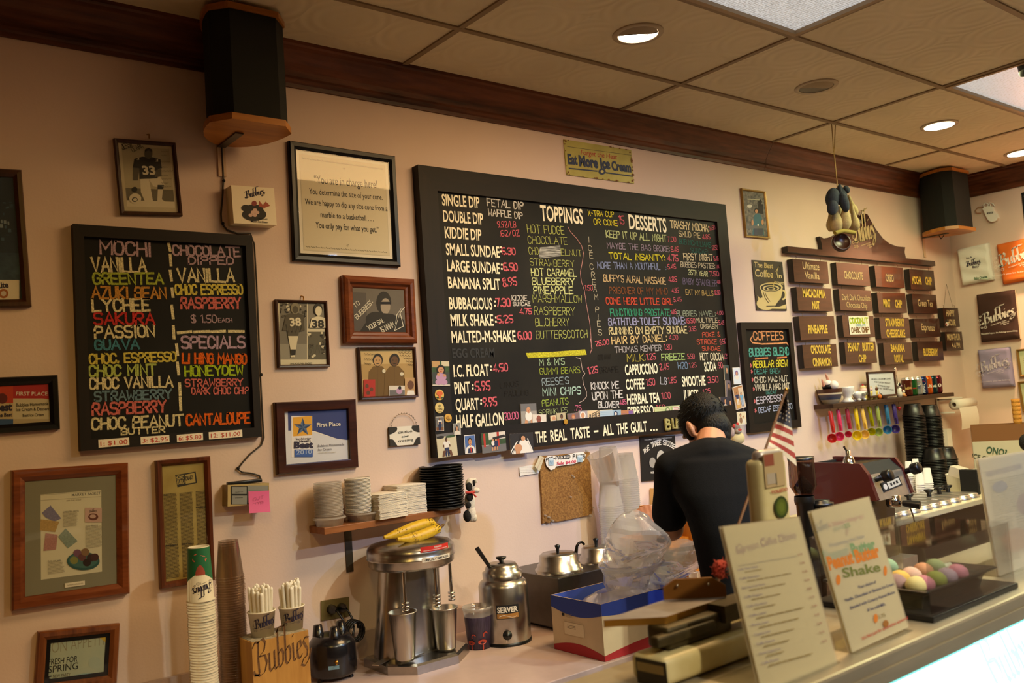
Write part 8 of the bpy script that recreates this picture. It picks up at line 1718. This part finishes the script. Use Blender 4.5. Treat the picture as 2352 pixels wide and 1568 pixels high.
# customer-side steel counter
ZF=1.22;yA,yB_=.878,1.206
STC=mat('c6bda8',.42,.75,'counter_steel',var=.2,scale=25,stretch=(.15,1,1));SM=clear('ffffff',.12,.0,.03,'case_acrylic')
t=thing('display_counter','brushed steel counter top over a bright lit display case','counter',(2,1.0,0))
mb=MB();mb.box(.2,4.2,yA,yB_,ZF-.03,ZF,STC);mb.build('steel_top',t,bevel=.006)
mb=MB();mb.box(.2,4.2,yA+.05,yB_,0,ZF-.03,mat('8a8478',.4,.6));mb.build('cabinet',t)
g0=Vector((0,yA+.005,ZF-.052));pg=Plane(g0,(1,0,0),(0,.32,.95))
mb=MB();mb.box(.2,4.2,yA-.001,yA+.04,ZF-.052,ZF-.028,STC);mb.build('front_edge',t)
GL=mat('e8fffb',.2,emit=3,name='lit_case_panel');CY=mat('7fe6de',.2,emit=1.2,name='cyan_lettering')
mb=MB();a,b=Vector((.2,yA+.004,ZF-.053)),Vector((.2,yA-.16,ZF-.5));e=Vector((4,0,0));mb.quad(b,b+e,a+e,a,GL);q=(a-b).normalized()*.005;mb.quad(a-q+Vector((0,-.0008,0)),a+e-q+Vector((0,-.0008,0)),a+e+Vector((0,-.0008,0)),a+Vector((0,-.0008,0)),CY);mb.build('lit_panel',t)
pl=Plane(a+Vector((0,-.001,0)),(1,0,0),a-b);mb=MB();O=pl.at(2285,1590);logo(mb,O,pl.U,pl.V,.26,mat('a8ecec',.2,emit=1.0),.05,.001,.7,None,False);mb.build('cyan_lettering',t)
EDGE=clear('ffffff',.3,.5,.1,'acrylic_edge','f4efe0');IV=mat('cfc190',.75,name='ivory_paper')
def stand(label,quad,y0,lean,draw,fr,paper=IV):
 pl=Plane((0,y0,ZF),(1,0,0),(0,lean,.25));O,U,Vv,w,h=fit_rect(pl,quad);N=U.cross(Vv);d=(ZF+.003-(O-Vv*h).z)/Vv.z;h-=d
 t=thing('menu_stand',label,'menu stand',O+U*w/2-Vv*h,'acrylic menu stands')
 mb=MB();plate(mb,O,U,Vv,w,h,.001,paper,paper);p=Pic(mb,O,U,Vv,w,h);draw(p);mb.build('menu_sheet',t)
 mb=MB();plate(mb,O+N*.0035-U*.001+Vv*.001,U,Vv,w+.002,h+.001,.0022,ACRYL,EDGE);plate(mb,O-N*.004-U*.001+Vv*.001,U,Vv,w+.002,h+.001,.0022,ACRYL,EDGE);q=O-Vv*(h+.0005)-U*.001;mb.box(q.x,q.x+w+.002,q.y-.01,q.y+.1,ZF+.0005,ZF+.003,ACRYL);mb.build('acrylic_holder',t)
LIL=mat('6a6490',.8);MAU=mat('8a4a52',.8);OLV=mat('86754a',.8)
def d_esp(p):
 f=uvf(p,S1)
 for s,x0,y0,x1,y1,h in (('ESPRESSO',200,488,380,420,62),('COFFEE',395,420,525,375,60),('DRINKS',545,385,690,350,58)):
  pass
 for s,x0,y0,x1,y1 in (('Espresso',190,485,378,430),('Coffee',395,428,530,390),('Drinks',548,388,690,350)):tline(p,S1,s,x0,y0,x1,y1,70,MAU,.004,.15)
 for cx,cy,r in ((215,430,38),(415,375,36),(570,345,36)):pline(p,S1,[(cx+r*math.cos(a)*(1-a/12),cy+r*math.sin(a)*(1.1-a/12)) for a in [j*.5 for j in range(13)]],.0012,MAU)
 p.lines(*f(200,580),*(f(200,580)[0]+.8,f(200,580)[1]+.001),1,OLV,6,3)
 names=('Caffe Neo Natal','Caffe Espresso','Espresso Con Panna','Caffe Doppio','Caffe Macchiato','Caffe Latte','Mocha Latte','Cappuccino','Caffe Vienna','Mocha Cappuccino','Caffe Mocha');pr=('3.75','3.45','3.25','3.50','3.85','3.75','3.65','3.45','3.40','3.75','4.25')
 for j,s in enumerate(names):v=.285+j*.057;p.type(s,.05,v,.09+.011*len(s),.014,LIL);p.lines(.13,v+.013,.13+.22+.05*(j*7%9),v+.014,1,OLV,6,j,.02);p.type(pr[j],.85,v-.03,.07,.014,MAU)
stand('espresso drinks menu in a clear stand, nearest the scale',[(1653,1217),(1828,1182),(1926,1530),(1752,1568)],.915,.062,d_esp,S1)
def d_shake(p):
 gr=mat('7a9a72',.8);og=mat('d07a1c',.8);rd=mat('b83a34',.8);bl=mat('2c3a70',.8);br=mat('9a6420',.8);F=S2
 logo_px(p,F,150,385,255,330,SEPK,sub=False,pen=.8);tline(p,F,'is Shaking',262,330,430,290,42,rd,.02);tline(p,F,'things up!',435,285,592,240,42,rd,.015);hline(p,F,'SHAKES',310,370,460,325,36,gr,.2);ppoly(p,F,[(418,325),(442,325),(440,400),(430,412),(418,405)],br)
 tline(p,F,'Presenting the New',272,525,600,430,42,bl,.01,.1)
 for m,dx,dy,th in ((gr,-35,-60,.3),(og,0,0,.24)):tline(p,F,'Peanut',262+dx,735+dy,500+dx,665+dy,130,m,.05);tline(p,F,'Butter',520+dx,668+dy,745+dx,605+dy,128,m,.05)
 pellp(p,F,345,830,22,50,og);pellp(p,F,790,745,16,48,og);tline(p,F,'Shake',395,810,750,745,95,mat('6a7434',.8),.02)
 for s,x0,y0,x1,y1 in (('Your choice of',535,915,705,860),('Vanilla, Chocolate or Banana Ice Cream',408,1040,872,880),('blended with Creamy Peanut Butter',460,1110,885,955),('& Ice-cold Milk.',622,1130,795,1070)):tline(p,F,s,x0,y0,x1,y1,32,bl,.012)
 pellp(p,F,697,1195,20,44,og);tline(p,F,'5.75',725,1200,790,1175,38,OLV);pellp(p,F,790,1245,28,34,br);tline(p,F,"It's Not just for sandwiches anymore!",572,1400,1000,1200,34,rd,.012,.1)
stand('peanut butter shake menu in a clear stand between espresso menu and mochi case',[(1843,1180),(1980,1150),(2100,1440),(1978,1500)],.92,.055,d_shake,S2)
def d_third(p):
 tline(p,C3,'FRESH MOCHI ICE CREAM',1105,860,1500,760,62,mat('6a4a84',.8),.02);p.lines(.1,.2,.92,.5,16,OLV,.3,4);p.lines(.1,.53,.45,.95,20,OLV,.3,6);p.lines(.5,.53,.95,.85,14,OLV,.3,8)
 p.ell(.75,.47,.2,.1,mat('8a5a68',.8));p.ell(.4,.75,.25,.1,mat('b07a5c',.8));p.ell(.3,.27,.14,.05,mat('6a6a98',.8))
stand('tall mochi menu in a clear stand behind the mochi case at the right edge',[(2257,1063),(2372,1026),(2408,1328),(2290,1352)],.985,.02,d_third,C3,mat('cdbfae',.75))
b0=G(*S3(475,1040),ZF);b1=G(*S3(1158,725),ZF);xa,xb,ya=b0.x,b1.x,b0.y;yb=ya+.26;zt=YP(ya).at(*S3(425,360)).z
t=thing('display_box','clear acrylic display box on a black base holding coloured mochi balls','display case',((xa+xb)/2,(ya+yb)/2,ZF));NAV=mat('14161c',.3,name='black_base')
mb=MB();mb.box(xa-.003,xb+.003,ya-.003,yb+.003,ZF+.0005,ZF+.012,NAV);mb.build('base',t,bevel=.002)
mb=MB();z0=ZF+.0125
for q in ((xa,xb,ya,ya+.003),(xa,xb,yb-.003,yb),(xa,xa+.003,ya+.003,yb-.003),(xb-.003,xb,ya+.003,yb-.003)):mb.box(*q,z0,zt-.003,SM)
mb.box(xa,xb,ya,yb,zt-.003,zt,SM);mb.build('acrylic_cover',t)
def tray(lab,x0,x1,y0,y1,z):
 mb=MB();r=lambda g,zz:[Vector(q) for q in ((x0+g,y0+g,zz),(x1-g,y0+g,zz),(x1-g,y1-g,zz),(x0+g,y1-g,zz))]
 mb.rings([r(.03,ZF+.0128),r(.022,z-.012),r(0,z),r(.003,z+.004),r(.03,z-.004)],NAV,True,True,True,False);return single(mb,'serving_tray',lab,'tray','black serving trays',bevel=.002)
zt1=ZF+.052;tray('black serving tray with most of the mochi balls at the front of the clear box',xa+.012,xb-.05,ya+.012,ya+.12,zt1);tray('black serving tray with one green mochi at the back of the clear box',xa+.012,xa+.2,ya+.14,yb-.012,zt1)
BALL=MB();BALL.lathe([(.001,0),(.016,.0005),(.021,.006),(.022,.012),(.0195,.02),(.012,.027),(.004,.03),(.001,.0302)],(0,0,0),WHITE,22)
for j,(x,y,col,lab) in enumerate(((330,745,'d8cf94','cream yellow mochi at the front corner of the tray'),(440,720,'b8748c','dark pink mochi right of the cream yellow one'),(545,680,'85953f','olive green mochi in the front row'),(640,650,'9a8aa0','lilac mochi in the front row'),(735,615,'c07f98','pink mochi at the far right of the tray'),(225,670,'dcb95c','bright yellow mochi behind the cream one'),(325,640,'d8b4a8','pale pink mochi in the back row'),(430,600,'c08a68','peach brown mochi in the back row'),(535,565,'93a878','pale green mochi at the back right'),(185,710,'9a7c80','mauve mochi half hidden by the shake menu'),(115,560,'8fb094','mint green mochi alone on the rear tray'))):
 p_=G(*S3(x,y+28),zt1-.002);p_.x=min(max(p_.x,xa+.04),xb-.08);o=BALL.build('mochi_ball');o.data.materials[0]=mat(col,.75,name='mochi_dough',var=.12,scale=60);o.location=(p_.x,p_.y+.01,zt1-.0035);o.rotation_euler.z=j;tag(o,lab,'mochi','mochi balls')
CRM=mat('cdc398',.4,name='aged_cream_enamel',var=.25,scale=10,col2='b5a672');BRZ=mat('c08e3e',.3,.8,'bronzed_edge');GRM=mat('4a4026',.5,.5,'greasy_metal',var=.4,scale=40)
zt=YP(1.11).at(*SC(385,1200)).z;t=thing('counter_scale','old cream counter scale with tall head and flat weighing plate','scale',(1.3,1.1,ZF))
mb=MB();mb.rbox(1.09,1.5,1.035,1.115,ZF+.004,zt,CRM,.012,3);mb.build('base',t)
mb=MB();px_=Plane((1.0893,0,0),(0,-1,0),(0,0,1));O,U,Vv,w,h=fit_rect(px_,[SC(415,1265),SC(765,1340),SC(780,1640),SC(415,1560)]);plate(mb,O,U,Vv,w,h,.001,mat('2c2618',.4));p=Pic(mb,O,U,Vv,w,h);p.rect(.05,.16,.92,.5,mat('9c8a5c',.5));p.lines(.1,.22,.88,.46,4,OLV,.3);mb.build('rating_plate',t)
ZP_=1.32;cs=[G(*SC(*q),ZP_) for q in ((20,835),(765,795),(1470,560),(745,595))];mb=MB();dn=Vector((0,0,-.012));mb.rings([[q+dn for q in cs],cs],BRZ,True,True,False,False);mb.add(cs,[(0,1,2,3)],mat('aaa4a6',.45,.5,'worn_plate',var=.2,scale=20));mb.build('weighing_plate',t,bevel=.004)
mb=MB();A,B=cs[3],cs[2];up=Vector((0,0,1));hz=.036;f_=[A,B,B+up*hz*.6,B.lerp(A,.2)+up*hz,A.lerp(B,.2)+up*hz,A+up*hz*.6];b_=[q+Vector((.004,.006,0)) for q in f_];bk=mat('7a4e1a',.45,.3,'bronze_guard');mb.add(f_,[(0,1,2,3,4,5)],bk);mb.rings([f_,b_],bk,True,False,True,False)
for s_ in (.22,.72):mb.ell(A.lerp(B,s_)+up*hz*.7+Vector((-.002,-.003,0)),.003,.002,.003,CHROME,8,6)
mb.build('plate_guard',t)
mb=MB();mid=(cs[0]+cs[1]+cs[2]+cs[3])/4;mb.rbox(mid.x-.07,mid.x+.1,1.06,1.11,zt,ZP_-.012,GRM,.006,2);mb.rbox(1.1,1.25,1.055,1.075,zt+.012,zt+.03,GRM,.004,2);mb.box(1.27,1.42,1.05,1.1,zt+.02,zt+.05,GRM);mb.build('lever_mechanism',t)
yh=1.06;xh=YP(yh).at(*TH(700,500)).x;yk_=XP(xh).at(*TH(440,500)).y;xr=YP(yh).at(*TH(1120,600)).x;zl=YP(yh).at(*TH(700,290)).z;zh=YP(yh).at(*TH(900,200)).z
mb=MB();mb.rbox(xh,xr,yh,min(yk_,1.19),ZF+.005,zl-.01,CRM,.012,4);head=mb.build('head',t)
mb=MB();mb.rbox(xh+.008,xr-.004,yh+.002,min(yk_,1.19)-.01,zl-.03,zh,mat('b4aaa6',.35,.5,'worn_metal_cap'),.012,4);mb.build('head_cap',head)
ph=Plane((0,yh-.0025,0),(1,0,0),(0,0,1));O,U,Vv,w,h=fit_rect(ph,[TH(730,290),TH(1010,240),TH(1095,740),TH(790,785)]);mb=MB();plate(mb,O,U,Vv,w,h,.002,mat('b09a74',.3));p=Pic(mb,O,U,Vv,w,h);p.rect(.02,.02,.5,.36,mat('8a4a38',.5));p.rect(.08,.58,.5,.9,mat('a89c8c',.4));p.rect(.5,.6,.56,.95,SEPD);mb.build('dial_window',head)
mb=MB();vinyl_line(mb,ph,TH,'TOLEDO',850,878,1102,820,48,mat('a83020',.5),.03);mb.build('brand_lettering',head)
mb=MB();p=Pic(mb,*fit_rect(ph.shift(.001),[TH(905,905),TH(1110,905),TH(1115,1240),TH(905,1240)]));p.ell(.5,.5,.5,.5,mat('2a3a16',.4));p.ell(.5,.5,.36,.38,mat('4a5a18',.4));p.ell(.5,.5,.2,.22,mat('5a6a24',.4));mb.build('green_badge',head)
FY=1.22;fp=lambda x,y,d=0:YP(FY+d).at(*R2(x,y));t=thing('small_flag','small stars and stripes flag on a stick behind the scale head','flag',fp(225,760))
mb=MB();e=fp(262,670);tp=fp(412,250);mb.tube([e-(tp-e)*((e.z-ZF-.002)/(tp.z-e.z)),e,tp],.003,mat('7a5436',.6),7);mb.ell(tp,.004,.004,.007,BRASS,8,6);mb.build('pole',t)
mb=MB();FW_=mat('d8ccbc',.8,name='white_cloth');FR_=mat('a03a38',.8,name='red_cloth');FB_=mat('3a3c50',.8,name='navy_cloth')
L0,L1_,Rr=[(405,262),(370,360),(335,480),(300,590),(275,655)],None,[(418,290),(440,400),(455,520),(470,640),(490,790)]
lerp2=lambda P,s_:(lambda i,f:tuple(P[i][k]*(1-f)+P[i+1][k]*f for k in (0,1)))(min(int(s_*4),3),s_*4-min(int(s_*4),3))
def fg(u,v):a,b=lerp2(L0,u),lerp2(Rr,u);return fp(a[0]*(1-v)+b[0]*v,a[1]*(1-v)+b[1]*v+26*v*v*u,.012*math.sin(5*v+3*u))
for i in range(26):
 for j in range(8):
  u0,u1,v0,v1=i/26,(i+1)/26,j/8,(j+1)/8;m=FB_ if u0<.5 else (FR_ if (i//2)%2 else FW_);mb.add([fg(u0,v0),fg(u1,v0),fg(u1,v1),fg(u0,v1)],[(0,1,2,3)],m,True)
for i in range(6):
 for j in range(4):q=fg(.1+i*.065,.15+j*.22);mb.ell(q+Vector((0,-.001,0)),.0022,.001,.0022,FW_,5,4)
mb.build('cloth',t)
c=YP(1.17).at(*SC(1400,240));k=px2m(1/5.092,c);t=thing('bird_ornament','small red feathered bird ornament clipped by the scale plate guard','ornament',c-Vector((0,0,110*k)));RFE=mat('a8341e',.9,bump=1,bscale=90,var=.4,scale=60,name='red_feather');mb=MB()
mb.ell(c,120*k,90*k,110*k,RFE);rnd=random.Random(9)
for j in range(40):d=Vector((rnd.uniform(-1,1),rnd.uniform(-1,.3),rnd.uniform(-.4,1))).normalized();mb.tube([c+d*90*k,c+d*(125+40*rnd.random())*k+Vector((0,0,10*k))],[10*k,1*k],RFE,5)
mb.build('body',t);mb=MB();mb.ell(c+Vector((20*k,-85*k,-10*k)),50*k,25*k,60*k,SEPK,12,8);mb.tube([c+Vector((-60*k,0,-60*k)),c+Vector((-110*k,0,-110*k))],[20*k,4*k],GRM,6);mb.build('face_patch',t)
# the man at the back counter
mp0=YP(1.98).at(1640,1150);F_=Vector((math.sin(math.radians(40)),math.cos(math.radians(40)),0));R_r=Vector((F_.y,-F_.x,0))
base=Vector((mp0.x,mp0.y,0));UU=px2m(1/3.41,mp0)
def J(x,y,d=0):return Plane(base+F_*d,R_r,(0,0,1)).at(*MA(x,y))
man=thing('person','man in a plain black T-shirt seen from behind, head bent over the plastic bag','person',base)
def cap(mb,p,q,r0,r1,m,n=14):
 p,q=Vector(p),Vector(q);d=(q-p);L=d.length;M=d.to_track_quat('Z','Y').to_matrix()
 pr_=[(max(.0005,r0*math.cos(a)),r0*math.sin(a)) for a in [-PI/2+PI/2*j/5 for j in range(5)]]+[(r0,0),(r1,L)]+[(max(.0005,r1*math.cos(a)),L+r1*math.sin(a)) for a in [PI/2*j/5 for j in range(1,6)]]
 mb.lathe(pr_,p,m,n,M,True,True)
def chain(mb,pts,m):
 for a,b in zip(pts,pts[1:]):cap(mb,a[0],b[0],a[1],b[1],m)
def organic(mb,name,voxel,it=6,fac=.5):
 o=mb.build(name,man,smoothall=True);r=o.modifiers.new('remesh','REMESH');r.mode='VOXEL';r.voxel_size=voxel;r.use_smooth_shade=True
 s=o.modifiers.new('smooth','SMOOTH');s.factor=fac;s.iterations=it;return o
SK=mat('b98264',.5,name='skin',var=.08,scale=40);HR=mat('080707',.6,spec=.25,name='black_hair',bump=.5,bscale=260,stretch=(1,1,.25));TS=mat('0b0c10',.9,spec=.2,name='black_cotton',bump=.15,bscale=500);TR=mat('15161c',.85,name='dark_trousers')
hc=J(528,312,.15);rot=Matrix.Rotation(math.radians(30),3,'Z');hf=rot@F_;hr=rot@R_r;pit=Matrix.Rotation(math.radians(-32),3,hr);hf2=pit@hf;hu=pit@Vector((0,0,1))
HM=Matrix((hr,hf2,hu)).transposed()
H=lambda x,y,z:hc+hr*x+hf2*y+hu*z
neck=J(590,500,.05)
def torso(mb,g,m,rows):
 rs=[]
 for (cx,y,d,rx,ry) in rows:
  c=J(cx,y,d);rs.append([c+R_r*((rx*UU+g)*math.cos(a))+F_*((ry*UU+g)*math.sin(a)*(1 if math.sin(a)>0 else .92)) for a in [2*PI*j/32 for j in range(32)]])
 mb.rings(rs,m,True,True,True)
ROWS=[(600,470,.05,130,120),(605,520,.045,240,160),(615,590,.03,335,205),(625,700,.02,350,235),(640,850,.0,325,255),(665,1000,-.02,268,255),(690,1150,-.04,238,245),(715,1300,-.05,225,240),(755,1500,-.06,222,240),(765,1700,-.07,235,250),(765,1900,-.07,240,255)]
shL,elL,wrL=J(285,670,.05),J(285,1140,.12),J(108,1190,.36);shR,elR,wrR=J(955,670,.05),J(930,1150,.18),J(505,1265,.34)
mb=MB()
mb.ell(hc,152*UU,205*UU,195*UU,SK,M=HM);cap(mb,H(0,.035,-.055),H(0,.045,-.075),.05,.036,SK);cap(mb,H(0,-.035,-.045),neck,.048,.054,SK)
cap(mb,H(0,.085,-.005),H(0,.102,-.03),.008,.012,SK);cap(mb,H(-.018,.082,-.055),H(.018,.082,-.055),.006,.006,SK);cap(mb,H(-.03,.078,.015),H(.03,.078,.015),.009,.009,SK)
for sg in (-1,1):mb.ell(H(sg*.076,-.01,-.025),.012,.02,.033,SK,14,10,HM@Matrix.Rotation(sg*.35,3,'Z'))
torso(mb,-.012,SK,ROWS)
chain(mb,[(shL,.052),(shL.lerp(elL,.5),.047),(elL,.041)],SK);chain(mb,[(elL,.041),(elL.lerp(wrL,.3),.042),(wrL,.027)],SK);chain(mb,[(shR,.052),(elR,.041),(elR.lerp(wrR,.3),.042),(wrR,.027)],SK)
cap(mb,J(600,590,.03),shL,.06,.052,SK);cap(mb,J(640,590,.03),shR,.06,.052,SK)
def hand(w,tip,side,curl):
 """palm, four unequal curled fingers and a thumb leaving the side of the palm"""
 d=(tip-w).normalized();s=d.cross(side).normalized();n=s.cross(d).normalized();pc=w+d*.045
 for k in range(4):cap(mb,w+s*(.012*(k-1.5))*.7,w+d*.082+s*(.019*(k-1.5)),.014,.0115,SK)
 for k,L in enumerate((.068,.078,.072,.056)):
  p=w+d*.085+s*(.019*(k-1.5));pts=[(p,.0098)]
  for j,f in enumerate((.42,.33,.25)):a=curl*(j+1)*.55+.06*k;pts.append((pts[-1][0]+(d*math.cos(a)+n*math.sin(a))*L*f,.0094-.0009*j))
  chain(mb,pts,SK)
 p=w+d*.03-s*.03;q=p+(d*.6-s*.55+n*.3)*.045;chain(mb,[(p,.014),(q,.011),(q+(d*.75+n*.55)*.032,.0088)],SK)
hand(wrL,J(72,1030,.4),F_,.8);hand(wrR,J(425,1310,.4),-F_,.7)
for sg in (-1,1):
 hip=J(765+sg*130,1950,-.07);kn=Vector((base+R_r*(sg*.1+.05)+F_*-.02).to_tuple())+Vector((0,0,.5));an=kn+Vector((0,0,-.42))-F_*.03
 chain(mb,[(hip,.085),(kn,.055),(kn.lerp(an,.3),.055),(an,.036)],SK);chain(mb,[(an-Vector((0,0,.03)),.036),(an+F_*.14-Vector((0,0,.05)),.026)],SK)
 m2=MB();chain(m2,[(hip,.1),(kn,.078),(an+Vector((0,0,.02)),.068)],TR);m2.ell(J(765+sg*60,1940,-.07),.12,.12,.1,TR);organic(m2,'trouser_leg',.012,4)
 m2=MB();s0=an-Vector((0,0,.055));chain(m2,[(s0-F_*.03,.042),(s0+F_*.1,.044),(s0+F_*.17,.034)],MATTB);m2.v=[(q[0],q[1],max(q[2],.0)) for q in m2.v];m2.build('shoe',man,smoothall=True)
organic(mb,'body',.0045,8)
mb=MB();torso(mb,.006,TS,ROWS[1:]);torso(mb,.001,TS,[(600,462,.05,140,128),ROWS[1],ROWS[2]])
slL=shL.lerp(elL,.8)+R_r*-.008;chain(mb,[(shL,.062),(shL.lerp(slL,.5),.06),(shL.lerp(slL,.93),.064)],TS);slR=shR.lerp(elR,.9);chain(mb,[(shR,.062),(shR.lerp(slR,.93),.06)],TS)
cap(mb,J(585,585,.03),shL,.075,.062,TS);cap(mb,J(650,585,.03),shR,.075,.062,TS)
organic(mb,'shirt',.006,7)
mb=MB();mb.ell(H(0,-.012,.022),172*UU,214*UU,196*UU,HR,28,18,HM);mb.ell(H(0,-.034,-.045),142*UU,150*UU,150*UU,HR,26,16,HM);mb.ell(H(0,-.045,-.075),100*UU,90*UU,110*UU,HR,20,12,HM)
for sg in (-1,1):mb.ell(H(sg*.055,.025,.0),.02,.03,.05,HR,12,10,HM)
hair=organic(mb,'hair',.0045,9);mb=MB();rnd=random.Random(6)
for k in range(420):
 a,b=rnd.uniform(0,2*PI),rnd.uniform(-.35,1);d=Vector((math.cos(a)*math.sqrt(1-b*b),math.sin(a)*math.sqrt(1-b*b),b))
 p=H(d.x*171*UU,-.012+d.y*213*UU,.022+d.z*195*UU);e=HM@Vector((d.x*.5,d.y*.4+.5,d.z*.3-.25));mb.tube([p,p+e.normalized()*.011+(HM@d)*.003],[.0018,.0004],HR,4,False)
mb.build('hair_strands',hair,smoothall=True)
for sg in (-1,1):mb=MB();mb.ell(H(sg*.03,.083,-.002),.011,.008,.008,mat('d8d0c8',.3),12,8);mb.ell(H(sg*.03,.09,-.002),.005,.003,.005,INK,8,6);mb.build('eye',man)
